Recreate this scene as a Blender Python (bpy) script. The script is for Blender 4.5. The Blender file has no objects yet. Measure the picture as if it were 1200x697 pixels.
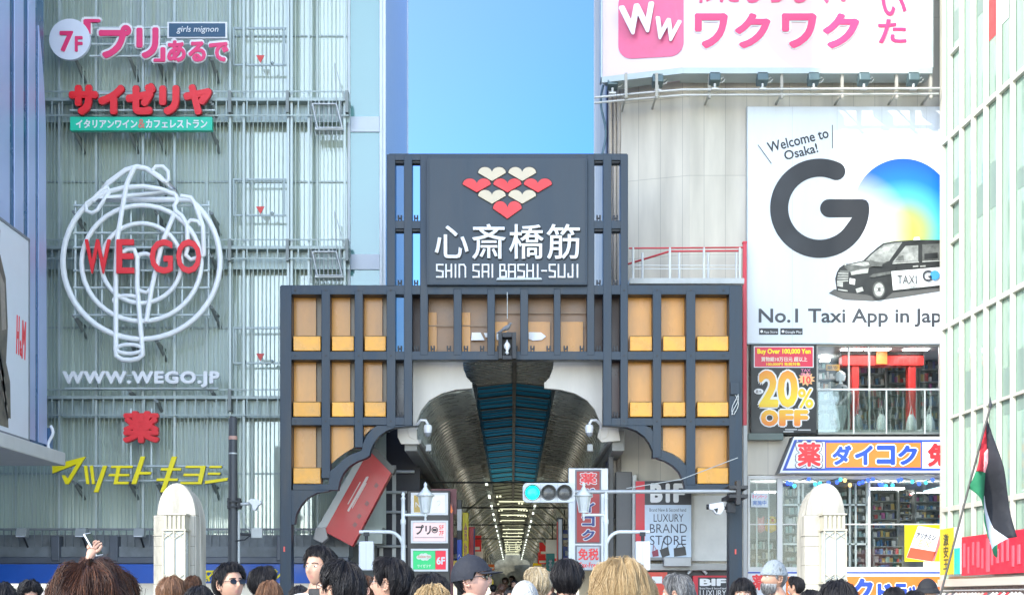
import bpy, bmesh, math, random
from mathutils import Vector, Matrix
random.seed(7)
SC = bpy.context.scene
COL = SC.collection
# ------------------------------------------------------------------ camera
CH = 1.55                      # eye height of the camera
FL = 1733.0                    # focal length, in photo pixels (1200 wide)
cam = bpy.data.cameras.new('camera')
cam.sensor_width = 36.0
cam.lens = FL / 1200 * 36
cam.shift_y = (700 - 348.5) / 1200
cam.clip_start = 0.1
cam.clip_end = 3000
cam_o = bpy.data.objects.new('camera', cam)
cam_o.location = (0, 0, CH)
cam_o.rotation_euler = (math.radians(90), 0, 0)
COL.objects.link(cam_o)
SC.camera = cam_o
# ------------------------------------------------------------------ sky, sun, exposure
SUN_DIR = Vector((0.9, 1.0, -0.9)).normalized()        # way the light travels
EL = math.asin(-SUN_DIR.z)
AZ = math.atan2(-SUN_DIR.x, -SUN_DIR.y)                # 0 = +Y, clockwise towards +X
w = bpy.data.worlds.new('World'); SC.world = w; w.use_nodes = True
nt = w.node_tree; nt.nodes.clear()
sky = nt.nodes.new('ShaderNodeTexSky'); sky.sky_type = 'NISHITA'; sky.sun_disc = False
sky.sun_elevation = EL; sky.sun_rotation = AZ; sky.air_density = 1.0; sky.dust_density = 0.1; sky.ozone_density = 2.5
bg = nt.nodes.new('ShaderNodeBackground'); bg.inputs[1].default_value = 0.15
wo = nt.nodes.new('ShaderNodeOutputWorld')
# sky brightened towards the unseen sun side to fill shaded facades, deepened blue opposite
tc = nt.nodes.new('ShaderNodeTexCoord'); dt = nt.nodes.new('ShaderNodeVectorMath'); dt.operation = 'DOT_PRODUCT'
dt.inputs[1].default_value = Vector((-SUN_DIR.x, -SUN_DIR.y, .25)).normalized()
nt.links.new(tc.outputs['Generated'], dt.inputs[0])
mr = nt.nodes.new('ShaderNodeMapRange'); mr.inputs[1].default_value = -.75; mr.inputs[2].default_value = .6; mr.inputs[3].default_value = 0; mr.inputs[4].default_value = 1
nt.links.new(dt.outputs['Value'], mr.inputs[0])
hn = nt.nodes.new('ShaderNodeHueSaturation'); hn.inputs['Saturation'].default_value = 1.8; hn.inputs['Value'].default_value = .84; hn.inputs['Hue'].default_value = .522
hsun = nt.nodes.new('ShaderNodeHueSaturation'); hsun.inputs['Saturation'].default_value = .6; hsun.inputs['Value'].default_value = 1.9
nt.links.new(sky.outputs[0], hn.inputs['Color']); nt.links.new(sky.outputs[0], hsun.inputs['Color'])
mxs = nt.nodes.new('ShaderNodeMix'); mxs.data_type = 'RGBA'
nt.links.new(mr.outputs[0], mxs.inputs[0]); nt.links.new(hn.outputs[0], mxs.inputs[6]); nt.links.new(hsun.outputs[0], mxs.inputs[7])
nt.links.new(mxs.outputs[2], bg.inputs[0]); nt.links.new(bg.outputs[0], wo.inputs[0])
sl = bpy.data.lights.new('sun', 'SUN'); sl.energy = 2.1; sl.angle = math.radians(0.53); sl.color = (1, .94, .83)
so = bpy.data.objects.new('sun', sl); so.rotation_euler = SUN_DIR.to_track_quat('-Z', 'Y').to_euler()
so.location = (-30, -30, 60); COL.objects.link(so)
vs = SC.view_settings
vs.view_transform = 'Standard'; vs.look = 'None'; vs.gamma = 1; vs.exposure = 1.44; vs.use_curve_mapping = False
SC.cycles.max_bounces = 8; SC.cycles.transparent_max_bounces = 12
SC.cycles.use_denoising = True
# ------------------------------------------------------------------ helpers
def wx(px, Y): return (px - 600.0) * Y / FL
def wz(py, Y): return CH + (700.0 - py) * Y / FL
def tag(o, label=None, cat=None, group=None, kind=None):
    if label: o['label'] = label
    if cat: o['category'] = cat
    if group: o['group'] = group
    if kind: o['kind'] = kind
    return o
def thing(name, label, cat, loc=(0, 0, 0), group=None):
    o = bpy.data.objects.new(name, None); COL.objects.link(o); o.location = loc
    o.empty_display_size = .2
    return tag(o, label, cat, group)
def world_loc(o):
    v = Vector((0, 0, 0))
    while o is not None:
        v = v + Vector(o.location); o = o.parent
    return v
class MB:
    def __init__(s): s.v = []; s.f = []; s.m = []; s.mi = 0; s.sm = []
    def add(s, vs, fs, smooth=False):
        n = len(s.v); s.v.extend([tuple(p) for p in vs])
        for f in fs:
            s.f.append([i + n for i in f]); s.m.append(s.mi); s.sm.append(smooth)
        return s
    def box(s, x0, x1, y0, y1, z0, z1):
        x0, x1 = sorted((x0, x1)); y0, y1 = sorted((y0, y1)); z0, z1 = sorted((z0, z1))
        return s.add([(x0,y0,z0),(x1,y0,z0),(x1,y1,z0),(x0,y1,z0),(x0,y0,z1),(x1,y0,z1),(x1,y1,z1),(x0,y1,z1)],
                     [(0,3,2,1),(4,5,6,7),(0,1,5,4),(1,2,6,5),(2,3,7,6),(3,0,4,7)])
    def pbox(s, a, b, c, d, Y, t):                     # photo columns a..b, rows c..d measured at depth Y, t metres deep
        return s.box(wx(a, Y), wx(b, Y), Y, Y + t, wz(d, Y), wz(c, Y))
    def prism(s, pts, y0, y1):                         # outline in (x, z), pushed along y
        n = len(pts)
        A = sum(pts[i][0]*pts[(i+1)%n][1]-pts[(i+1)%n][0]*pts[i][1] for i in range(n))
        if A < 0: pts = pts[::-1]
        vs = [(p[0], y0, p[1]) for p in pts] + [(p[0], y1, p[1]) for p in pts]
        fs = [list(range(n)), list(range(2*n-1, n-1, -1))]
        fs += [(i, i+n, (i+1)%n+n, (i+1)%n) for i in range(n)]
        return s.add(vs, fs)
    def pprism(s, pts, Y, t): return s.prism([(wx(a, Y), wz(b, Y)) for a, b in pts], Y, Y + t)
    def xprism(s, pts, x0, x1):                        # outline in (y, z), pushed along x
        n = len(pts)
        vs = [(x0, p[0], p[1]) for p in pts] + [(x1, p[0], p[1]) for p in pts]
        fs = [list(range(n)), list(range(2*n-1, n-1, -1))] + [(i, i+n, (i+1)%n+n, (i+1)%n) for i in range(n)]
        return s.add(vs, fs)
    def quad(s, *p): return s.add(p, [tuple(range(len(p)))])
    def tube(s, pts, r, n=6, closed=False, caps=True):
        pts = [Vector(p) for p in pts]; k = len(pts)
        rs = r if isinstance(r, (list, tuple)) else [r]*k
        vs = []; up = None
        for i, p in enumerate(pts):
            if closed: d = pts[(i+1)%k] - pts[i-1]
            else: d = pts[min(i+1, k-1)] - pts[max(i-1, 0)]
            if d.length < 1e-9: d = Vector((0, 0, 1))
            d.normalize()
            if up is None:
                up = Vector((0, 0, 1)) if abs(d.z) < .9 else Vector((0, 1, 0))
            a = d.cross(up)
            if a.length < 1e-4: a = d.cross(Vector((1, .1, 0)))
            a.normalize(); b = a.cross(d).normalized(); up = b
            for j in range(n):
                t = 2*math.pi*j/n
                vs.append(p + (a*math.cos(t) + b*math.sin(t))*rs[i])
        fs = []
        for i in range(k if closed else k-1):
            for j in range(n):
                a0 = i*n+j; a1 = i*n+(j+1)%n; i2 = (i+1)%k
                fs.append((a0, a1, i2*n+(j+1)%n, i2*n+j))
        s.add(vs, fs, True)
        if caps and not closed: s.add(vs[:n], [tuple(range(n-1, -1, -1))]); s.add(vs[-n:], [tuple(range(n))])
        return s
    def lathe(s, prof, c, n=16, axis='z'):
        vs = []
        for r, h in prof:
            for j in range(n):
                t = 2*math.pi*j/n; a, b = r*math.cos(t), r*math.sin(t)
                if axis == 'z': vs.append((c[0]+a, c[1]+b, c[2]+h))
                elif axis == 'y': vs.append((c[0]+a, c[1]+h, c[2]+b))
                else: vs.append((c[0]+h, c[1]+a, c[2]+b))
        fs = []
        for i in range(len(prof)-1):
            for j in range(n): fs.append((i*n+j, i*n+(j+1)%n, (i+1)*n+(j+1)%n, (i+1)*n+j))
        s.add(vs, fs, True)
        s.add(vs[:n], [tuple(range(n-1, -1, -1))]); s.add(vs[-n:], [tuple(range(n))])
        return s
    def disc(s, cx, cz, r, y0, y1, n=48, rz=None):
        rz = rz or r
        return s.prism([(cx+r*math.cos(2*math.pi*i/n), cz+rz*math.sin(2*math.pi*i/n)) for i in range(n)], y0, y1)
    def build(s, name, mat, parent=None, bevel=0, smooth=False, fixn=True):
        me = bpy.data.meshes.new(name)
        org = world_loc(parent) if parent is not None else None
        loc = Vector((0, 0, 0))
        if org is None:
            xs = [p[0] for p in s.v]; ys = [p[1] for p in s.v]; zs = [p[2] for p in s.v]
            org = Vector(((min(xs)+max(xs))/2, (min(ys)+max(ys))/2, min(zs))); loc = org
        me.from_pydata([tuple(Vector(p) - org) for p in s.v], [], s.f)
        for mm in (mat if isinstance(mat, (list, tuple)) else [mat]): me.materials.append(mm)
        me.polygons.foreach_set('material_index', s.m)
        me.polygons.foreach_set('use_smooth', [bool(a or smooth) for a in s.sm])
        if fixn:
            bm = bmesh.new(); bm.from_mesh(me)
            bmesh.ops.recalc_face_normals(bm, faces=bm.faces); bm.to_mesh(me); bm.free()
        o = bpy.data.objects.new(name, me); COL.objects.link(o); o.location = loc
        if parent is not None: o.parent = parent
        if bevel:
            b = o.modifiers.new('bevel', 'BEVEL'); b.width = bevel; b.segments = 2; b.limit_method = 'ANGLE'; b.angle_limit = math.radians(50)
            b.use_clamp_overlap = True
        return o
# ------------------------------------------------------------------ materials
MATS = {}
def M(name, col, rough=.5, metal=0, var=.12, scale=1.5, bump=0, bscale=40, spec=.5, streak=0, emit=0, ecol=None, rnd=0):
    if name in MATS: return MATS[name]
    m = bpy.data.materials.new(name); m.use_nodes = True; t = m.node_tree; b = t.nodes['Principled BSDF']
    b.inputs['Roughness'].default_value = rough; b.inputs['Metallic'].default_value = metal
    b.inputs['Specular IOR Level'].default_value = spec
    c4 = (*col, 1)
    b.inputs['Base Color'].default_value = c4
    geo = t.nodes.new('ShaderNodeNewGeometry')
    if var:
        n = t.nodes.new('ShaderNodeTexNoise'); n.inputs['Scale'].default_value = scale; n.inputs['Detail'].default_value = 6
        n.inputs['Roughness'].default_value = .62
        mp = t.nodes.new('ShaderNodeMapping'); mp.inputs['Scale'].default_value = (1, 1, 1) if not streak else (streak, streak, .35)
        t.links.new(geo.outputs['Position'], mp.inputs[0]); t.links.new(mp.outputs[0], n.inputs['Vector'])
        r = t.nodes.new('ShaderNodeMapRange'); r.inputs[1].default_value = .3; r.inputs[2].default_value = .7
        r.inputs[3].default_value = 1 - var; r.inputs[4].default_value = 1 + var*.6
        t.links.new(n.outputs['Fac'], r.inputs[0])
        mx = t.nodes.new('ShaderNodeVectorMath'); mx.operation = 'MULTIPLY'
        mx.inputs[0].default_value = col; t.links.new(r.outputs[0], mx.inputs[1])
        last = mx.outputs[0]
        if rnd:                                                    # every object of this paint has aged a little differently
            oi = t.nodes.new('ShaderNodeObjectInfo'); r3 = t.nodes.new('ShaderNodeMapRange'); r3.inputs[3].default_value = 1-rnd; r3.inputs[4].default_value = 1+rnd*.5
            m3 = t.nodes.new('ShaderNodeVectorMath'); m3.operation = 'MULTIPLY'; t.links.new(oi.outputs['Random'], r3.inputs[0]); t.links.new(last, m3.inputs[0]); t.links.new(r3.outputs[0], m3.inputs[1]); last = m3.outputs[0]
        t.links.new(last, b.inputs['Base Color'])
        r2 = t.nodes.new('ShaderNodeMapRange'); r2.inputs[1].default_value = .3; r2.inputs[2].default_value = .7
        r2.inputs[3].default_value = max(0, rough-.08); r2.inputs[4].default_value = min(1, rough+.1)
        t.links.new(n.outputs['Fac'], r2.inputs[0]); t.links.new(r2.outputs[0], b.inputs['Roughness'])
    if bump:
        n2 = t.nodes.new('ShaderNodeTexNoise'); n2.inputs['Scale'].default_value = bscale; n2.inputs['Detail'].default_value = 3
        t.links.new(geo.outputs['Position'], n2.inputs['Vector'])
        bp = t.nodes.new('ShaderNodeBump'); bp.inputs['Strength'].default_value = bump; bp.inputs['Distance'].default_value = .02
        t.links.new(n2.outputs['Fac'], bp.inputs['Height']); t.links.new(bp.outputs[0], b.inputs['Normal'])
    if emit:
        b.inputs['Emission Color'].default_value = (*(ecol or col), 1); b.inputs['Emission Strength'].default_value = emit
    MATS[name] = m
    return m
def glass(name, tint, refl=.1, fres=.5, rough=.02, film=0):      # window pane: see-through film plus a mirror coat
    if name in MATS: return MATS[name]
    m = bpy.data.materials.new(name); m.use_nodes = True; t = m.node_tree; t.nodes.clear()
    out = t.nodes.new('ShaderNodeOutputMaterial'); tr = t.nodes.new('ShaderNodeBsdfTransparent'); tr.inputs[0].default_value = (*tint, 1)
    gl = t.nodes.new('ShaderNodeBsdfGlossy'); gl.inputs['Roughness'].default_value = rough; gl.inputs['Color'].default_value = (.9, .95, .95, 1)
    lw = t.nodes.new('ShaderNodeLayerWeight'); lw.inputs['Blend'].default_value = .25
    ma = t.nodes.new('ShaderNodeMath'); ma.operation = 'MULTIPLY_ADD'; ma.inputs[1].default_value = fres; ma.inputs[2].default_value = refl; ma.use_clamp = True
    t.links.new(lw.outputs['Fresnel'], ma.inputs[0])
    base = tr.outputs[0]
    if film:
        df = t.nodes.new('ShaderNodeBsdfDiffuse'); df.inputs[0].default_value = (*tint, 1)
        mf = t.nodes.new('ShaderNodeMixShader'); mf.inputs[0].default_value = film
        t.links.new(tr.outputs[0], mf.inputs[1]); t.links.new(df.outputs[0], mf.inputs[2]); base = mf.outputs[0]
    mx = t.nodes.new('ShaderNodeMixShader')
    t.links.new(ma.outputs[0], mx.inputs[0]); t.links.new(base, mx.inputs[1]); t.links.new(gl.outputs[0], mx.inputs[2])
    nz = t.nodes.new('ShaderNodeTexNoise'); nz.inputs['Scale'].default_value = .9; bp = t.nodes.new('ShaderNodeBump'); bp.inputs['Strength'].default_value = .06; bp.inputs['Distance'].default_value = .1
    g = t.nodes.new('ShaderNodeNewGeometry'); t.links.new(g.outputs['Position'], nz.inputs['Vector']); t.links.new(nz.outputs[0], bp.inputs['Height']); t.links.new(bp.outputs[0], gl.inputs['Normal'])
    t.links.new(mx.outputs[0], out.inputs[0]); MATS[name] = m
    return m
def random_mat(name, cols, scale, rough=.6, sx=1, sz=1):         # goods on shelves: many small patches of different colours
    if name in MATS: return MATS[name]
    m = bpy.data.materials.new(name); m.use_nodes = True; t = m.node_tree; b = t.nodes['Principled BSDF']; b.inputs['Roughness'].default_value = rough
    g = t.nodes.new('ShaderNodeNewGeometry'); r = t.nodes.new('ShaderNodeValToRGB'); r.color_ramp.interpolation = 'CONSTANT'
    while len(r.color_ramp.elements) < len(cols): r.color_ramp.elements.new(.5)
    for i, c in enumerate(cols): r.color_ramp.elements[i].position = i/len(cols); r.color_ramp.elements[i].color = (*c, 1)
    t.links.new(g.outputs['Random Per Island'], r.inputs[0]); t.links.new(r.outputs[0], b.inputs['Base Color'])
    MATS[name] = m
    return m
# ------------------------------------------------------------------ lettering
def text_mesh(s, bold, ex, shear, res=3, sp=1.0, line=1.0):
    extra = bold if bold > .006 else 0; bold = 0 if extra else bold
    cu = bpy.data.curves.new('t', 'FONT'); cu.body = s; cu.size = 1; cu.offset = bold; cu.extrude = .5; cu.resolution_u = res
    cu.shear = shear; cu.space_character = sp; cu.space_line = line; cu.align_x = 'CENTER'
    o = bpy.data.objects.new('t', cu); COL.objects.link(o)
    dg = bpy.context.evaluated_depsgraph_get()
    me = bpy.data.meshes.new_from_object(o.evaluated_get(dg))
    bpy.data.objects.remove(o); bpy.data.curves.remove(cu)
    if extra > 0:                                                  # heavy letters: the outline spread in eight directions
        V = [v.co.copy() for v in me.vertices]; P = [list(p.vertices) for p in me.polygons]; n = len(V); vs = []; fs = []
        offs = [(0, 0)] + [(math.cos(k*math.pi/5), math.sin(k*math.pi/5)) for k in range(10)]
        for k, (a, b) in enumerate(offs):
            vs += [(v.x+a*extra, v.y+b*extra, v.z*(1-.012*k)-.006*k) for v in V]; fs += [[i+n*k for i in p] for p in P]
        me2 = bpy.data.meshes.new('t'); me2.from_pydata(vs, [], fs); bpy.data.meshes.remove(me); me = me2
    return me
def text(s, x0, x1, z0, z1, Y, mat, parent, name='lettering', ex=.03, bold=0, shear=0, rot=0, sp=1.0, line=1.0, axis='y', res=3, keep=False):
    """letters fitted to x0..x1, z0..z1 on a wall facing -Y at depth Y (axis 'y'), standing ex metres proud of it;
       axis 'x-'/'x+' : on a wall facing -X / +X at x = Y, x0..x1 then measured along y"""
    me = text_mesh(s, bold, ex, shear, res, sp, line)
    xs = [v.co.x for v in me.vertices]; ys = [v.co.y for v in me.vertices]
    bx0, bx1, by0, by1 = min(xs), max(xs), min(ys), max(ys)
    sx = (x1-x0)/(bx1-bx0); sz = (z1-z0)/max(1e-6, by1-by0)
    if keep: sx = sz = min(sx, sz) if keep == 'min' else sz
    cx, cz = (x0+x1)/2, (z0+z1)/2; ca, sa = math.cos(math.radians(rot)), math.sin(math.radians(rot))
    org = world_loc(parent) if parent is not None else Vector((cx, Y, z0))
    for v in me.vertices:
        a = (v.co.x-(bx0+bx1)/2)*sx; b = (v.co.y-(by0+by1)/2)*sz; d = (v.co.z+.5)*ex
        a, b = a*ca-b*sa, a*sa+b*ca
        if axis == 'y': p = Vector((cx+a, Y-d, cz+b))
        elif axis == 'x-': p = Vector((Y-d, cx-a, cz+b))
        else: p = Vector((Y+d, cx+a, cz+b))
        v.co = p - org
    me.materials.clear(); me.materials.append(mat); me.name = name
    o = bpy.data.objects.new(name, me); COL.objects.link(o)
    if parent is not None: o.parent = parent
    else: o.location = org
    return o
def ptext(s, a, b, c, d, Y, mat, parent, name='lettering', **k):
    return text(s, wx(a, Y), wx(b, Y), wz(d, Y), wz(c, Y), Y, mat, parent, name, **k)
# shared paints
WHITE = M('white_paint', (.78, .79, .8), .45, var=.06, scale=3)
RED = M('sign_red', (.82, .025, .035), .35, var=.06)
PINK = M('sign_pink', (.8, .045, .17), .35, var=.05)
BLUE = M('sign_blue', (.02, .07, .42), .35, var=.06)
BLACK = M('sign_black', (.015, .016, .02), .4, var=.1)
YELLOW = M('sign_yellow', (.95, .78, .005), .4, var=.06)
ORANGE = M('sign_orange', (.8, .16, .02), .4, var=.05)
STEEL = M('grey_steel', (.33, .35, .36), .4, .6, var=.15, scale=4)
GALV = M('galvanised_steel', (.5, .53, .53), .45, .3, var=.12, scale=5)
DARK = M('dark_metal', (.03, .033, .038), .5, .2, var=.2)
# ------------------------------------------------------------------ ground
def ground():
    m = MB(); m.box(-400, 400, -80, 22, -.6, 0)
    pav = M('granite_paving', (.3, .29, .27), .75, var=.2, scale=.8, bump=.3)
    g = m.build('bridge_deck', pav); tag(g, kind='structure')
    m = MB(); m.box(-700, 700, 22, 1200, -.6, -.004)
    tag(m.build('ground', M('street_paving', (.24, .235, .23), .8, var=.2, scale=.6, bump=.3)), kind='structure')
ground()
# ================================================================== tall finned building on the left, with its billboard
def finned_building():
    X = -12.9; FRONT = 41.4; BACK = 18.7
    T = thing('office_building', 'tall block with blue and lavender vertical fins at the left edge', 'building', (-20, 30, 0))
    m = MB()
    for y0, y1, zt in ((BACK, 27, 47), (27.003, 34, 37), (34.003, FRONT-.5, 27)): m.box(-34, X-.055, y0, y1, 5.4, zt)  # unseen upper tiers, stepped to let more sky light onto the facades
    m.box(-34, X-2.6, BACK+.5, FRONT-.9, 0, 5.4)
    m.build('wall', M('navy_cladding', (.012, .1, .22), .25, .1, var=.15, scale=.6), T)
    lav = M('lavender_fins', (.44, .53, .78), .35, .25, var=.08, scale=.4, streak=2)
    for y0, hw in ((37.65, .4), (38.77, .36), (39.8, .3)):
        m = MB(); m.box(X-.05, X-.02, y0-hw, y0+hw, 5.8, 27); m.build('fin', lav, T, bevel=.008)
    y = 36.5
    while y > 19.5:
        m = MB(); m.box(X-.05, X-.02, y-.38, y+.38, 5.8, 27 if y > 34.4 else (37 if y > 27.4 else 47)); m.build('fin', lav, T, bevel=.008); y -= 1.2
    # last fin bows outwards as it comes down
    pts = []
    for i in range(15):
        t = i/14; py = 40 + 130*t
        ex = .62*(1-(1-t)**2)
        pts.append((FRONT-1.02+ex, wz(py, 41)))
    outline = pts + [(FRONT-.3, 5.8), (FRONT-1.02, 5.8)]
    m = MB(); m.xprism(outline, X-.05, X-.02); m.build('bowed_fin', lav, T)
    m = MB(); m.box(X-2.4, X+.36, BACK+.3, FRONT+.15, 5.25, 5.62); m.build('canopy', M('pale_canopy', (.62, .62, .6), .5, var=.1), T, bevel=.03)
    # wavy white lamps on the blue boxes under the fins
    for (px, py) in ((47, 492), (60, 499)):
        Y = 41.2
        m = MB(); m.box(wx(px-10, Y), wx(px-1, Y), Y, Y+.25, wz(py+27, Y), wz(py+2, Y)); bx = m.build('lamp_box', M('lamp_box_blue', (.06, .15, .3), .4), T, bevel=.02)
        m = MB(); m.tube([(wx(px+3*math.sin(i*.75), Y), Y-.06, wz(py+i*3.6, Y)) for i in range(11)], .045, 8); m.build('wavy_lamp', WHITE, T)
    return T
finned_building()
def fashion_billboard():
    T = thing('fashion_billboard', 'pale blue billboard with a dark coated figure and red logo, at the left edge', 'billboard', (-12.8, 38, 5.9))
    z0, z1 = 5.68, 10.85
    m = MB(); m.box(-12.86, -12.62, 33.4, 38.6, z0, z1)
    m.build('board', M('billboard_paleblue', (.74, .78, .84), .4, var=.03), T, bevel=.01)
    m = MB(); m.box(-12.88, -12.60, 38.61, 38.66, z0-.05, z1+.05); m.box(-12.88, -12.60, 33.3, 38.66, z1+.003, z1+.07); m.box(-12.88, -12.60, 33.3, 38.66, z0-.07, z0-.003)
    m.build('frame', M('billboard_edge', (.2, .22, .25), .4), T)
    # picture: standing figure in a coat, printed flat (y along the wall)
    x = -12.616
    m = MB()
    def shape(pts, k, mi): m.mi = mi; m.add([(x+.002*k, a-.75, 5.8+(b-5.9)*.84) for a, b in pts], [tuple(range(len(pts)))])
    shape([(36.0,5.9),(36.2,8),(36.1,9.8),(36.5,10.7),(37.2,10.9),(37.6,10.3),(37.75,8.9),(37.6,7.6),(37.8,5.9)], 1, 0)
    shape([(36.5,10.9),(36.4,11.6),(36.8,11.95),(37.2,11.6),(37.1,10.9)], 2, 1)
    shape([(37.15,10.4),(37.5,10.1),(37.62,8.8),(37.3,8.7)], 3, 1)
    shape([(37.5,8.0),(37.9,7.3),(37.95,6.2),(37.4,6.2)], 4, 0)
    for i in range(7): shape([(36.9+.09*i,8.4-.3*i),(37.0+.09*i,8.45-.3*i),(37.5+.05*i,7.4-.2*i),(37.4+.05*i,7.3-.2*i)], 5, 1 if i % 2 else 2)
    m.build('printed_figure', [M('print_charcoal', (.16, .14, .11), .5, var=.6, scale=3), M('print_taupe', (.36, .31, .26), .5, var=.25, scale=5), M('print_black', (.02, .02, .02), .5)], T, fixn=False)
    # the red logo lettering
    text('H', 37.62, 37.88, 7.75, 8.75, x, RED, T, 'logo', ex=.01, bold=.02, shear=.25, axis='x+')
    text('&', 37.9, 38.02, 7.75, 8.15, x, RED, T, 'logo', ex=.01, axis='x+')
    text('M', 38.04, 38.38, 7.7, 8.7, x, RED, T, 'logo', ex=.01, bold=.02, shear=.25, axis='x+')
fashion_billboard()
# ================================================================== glass building behind the left half of the gate
GY = 45.0
def glass_building():
    T = thing('glass_building', 'tall pale green glass building with vertical rods and many shop signs', 'building', (-10, 50, 0))
    xl, xr = -17.5, wx(450, GY); top = 34
    xc = wx(408, GY)
    m = MB(); m.box(xl, xr-.05, GY+1.3, GY+1.4, 3.2, top)          # inner wall seen through the glass
    for k in range(9):                                             # floor slabs
        z = wz(620, GY)+k*4.43
        m.box(xl, xr-.06, GY+.12, GY+1.3, z-.42, z+.08)
    inner = m.build('inner_wall', M('inner_wall', (.66, .73, .65), .7, var=.32, scale=.35, streak=3), T)
    m = MB(); rr = random.Random(3)
    x = xl
    while x < xc-.5:                                               # blinds and partitions behind the glass
        wdt = rr.choice((.5, .8, 1.1, 1.3))
        for k in range(-1, 8):
            z = wz(620, GY)+k*4.43
            if z < 3.3: z = 3.3
            if rr.random() < .5:
                hh = rr.uniform(.8, 3.6); m.box(x, x+wdt*.9, GY+.7+rr.uniform(0, .3), GY+1.05, z+3.9-hh, z+3.9)
        x += wdt
    m.build('blinds', random_mat('blind_tones', [(.62,.68,.62),(.42,.52,.48),(.7,.72,.66),(.32,.43,.41),(.5,.56,.47)], 1), T)
    m = MB(); m.box(xl, xc, GY, GY+.03, 3.15, top)
    m.build('glass_front', glass('green_glass', (.69, .79, .68), .13, .4, .06, film=.78), T)
    # pane joints, floor lines
    m = MB()
    for px in (20, 72, 118, 163, 186, 243, 272, 296, 340, 372):
        m.box(wx(px, GY)-.045, wx(px, GY)+.045, GY-.1, GY-.004, 3.15, top)
    m.build('mullion', M('pale_mullion', (.52, .6, .58), .4, .2, var=.1), T, bevel=.01)
    m = MB()
    for k in range(9):
        z = wz(640, GY)+k*2.215
        m.box(xl, xc, GY-.05, GY-.008, z-.025, z+.025)
    m.build('transom', M('grey_transom', (.36, .43, .42), .4, .2), T)
    # the screen of thin rods, hung 0.45 m in front
    m = MB(); x = xl+.3; rr = random.Random(5)
    while x < wx(406, GY-.45):
        wd = .02 if rr.random() < .8 else .034
        m.box(x-wd/2, x+wd/2, GY-.47, GY-.43, wz(636, GY), top); x += .118 + rr.uniform(-.02, .02)
    m.build('rod_screen', M('screen_rods', (.43, .51, .455), .45, .1, var=.3, scale=.6), T)
    m = MB()
    for px in (70, 113, 168, 205, 270, 286, 338, 342, 362, 404):
        Yq = GY-.62; m.box(wx(px, Yq)-.033, wx(px, Yq)+.033, Yq-.06, Yq+.06, wz(640, Yq), top)
    m.build('hanger_tubes', M('hanger_tubes', (.46, .53, .51), .4, .3, var=.12), T)
    # maintenance walkways
    for (py, dk) in ((116, 1), (289, .7), (464, 1.1), (-58, 1)):
        Yq = GY-.7; z = wz(py, Yq)
        m = MB(); m.box(xl, wx(409, Yq), Yq-.1, GY-.1, z-.09, z)
        for px in range(62, 409, 12): m.box(wx(px, Yq)-.02, wx(px, Yq)+.02, Yq-.09, Yq-.05, z-.5*dk, z-.09)
        m.box(xl, wx(409, Yq), Yq-.085, Yq-.055, z-.5*dk-.04, z-.5*dk)
        m.box(xl, wx(409, Yq), Yq-.13, Yq-.1, z+.16, z+.2)
        wk = m.build('walkway', M('walkway_grating', (.38, .45, .43), .5, .4, var=.3), T)
        m = MB(); m.box(xl, wx(409, Yq), Yq+.25, Yq+.27, z-.62, z-.1); m.build('walkway_panel', M('walkway_panel', (.36, .45, .44), .35, .2, var=.3, scale=2), wk)
        for px in (270, 337.5, 407): m = MB(); m.box(wx(px, Yq)-.045, wx(px, Yq)+.045, Yq-.16, Yq+.2, z-.45, z+.2); m.build('walkway_bracket', M('arm_grey_dark', (.24, .27, .26), .5, .1), wk)
    for (py) in (116, 289):                                        # little hung platforms at the right end of the walkways
        Yq = GY-.9
        m = MB(); a = [(366, py+6), (372, py+34), (401, py+34), (394, py+6)]
        for i in range(4):
            p, q = a[i], a[(i+1) % 4]
            m.tube([(wx(p[0], Yq), Yq, wz(p[1], Yq)), (wx(q[0], Yq), Yq, wz(q[1], Yq))], .03, 6)
        for px in range(364, 404, 5): m.tube([(wx(px, Yq), Yq+.1, wz(py+42, Yq)), (wx(px, Yq), Yq+.1, wz(py, Yq))], .014, 4)
        m.box(wx(369, Yq), wx(402, Yq), Yq, Yq+.5, wz(py+36, Yq), wz(py+33, Yq))
        m.tube([(wx(392, Yq), Yq, wz(py-42, Yq)), (wx(404, Yq), Yq, wz(py+2, Yq))], .012, 4); m.tube([(wx(392, Yq), Yq, wz(py-42, Yq)), (wx(394, Yq), Yq, wz(py, Yq))], .012, 4)
        m.build('hung_platform', GALV, T)
    # rescue entrances: two cross bars and a red triangle
    for (b0, b1, ty) in ((33, 76, 70), (210, 252, 247), (384, 425, 419)):
        Yq = GY-.55; m = MB()
        for b in (b0, b1): m.box(wx(273, Yq), wx(335, Yq), Yq, Yq+.05, wz(b+1.2, Yq), wz(b-1, Yq))
        for px in (274, 333): m.box(wx(px, Yq)-.025, wx(px, Yq)+.025, Yq-.02, Yq+.03, wz(b1, Yq), wz(b0, Yq))
        for px in (287, 319): m.lathe([(.04, -.04), (.05, 0), (.02, .04)], (wx(px, Yq), Yq-.02, wz(b1-2, Yq)), 8)
        br = m.build('rescue_bars', M('bar_grey', (.3, .36, .36), .4, .4), T)
        m = MB(); m.pprism([(300, ty-5), (310, ty-5), (305, ty+4)], Yq-.06, .02); m.build('red_triangle', M('triangle_red', (.65, .06, .05), .4), br)
    # clear corner bay with white frames and spandrels
    m = MB(); m.box(wx(410, GY), wx(445, GY), GY+.02, GY+.04, wz(500, GY), top)
    m.build('corner_glass', glass('teal_glass', (.22, .46, .45), .1, .5, .03, film=.65), T)
    m = MB()
    for px, wd in ((409, 1.6), (446.5, 1.6), (448.8, .5)): m.box(wx(px-wd, GY), wx(px+wd, GY), GY-.06, GY+.1, wz(497, GY), top)
    m.build('corner_frame', M('frame_white', (.68, .74, .78), .4, var=.06), T, bevel=.01)
    m = MB()
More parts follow.
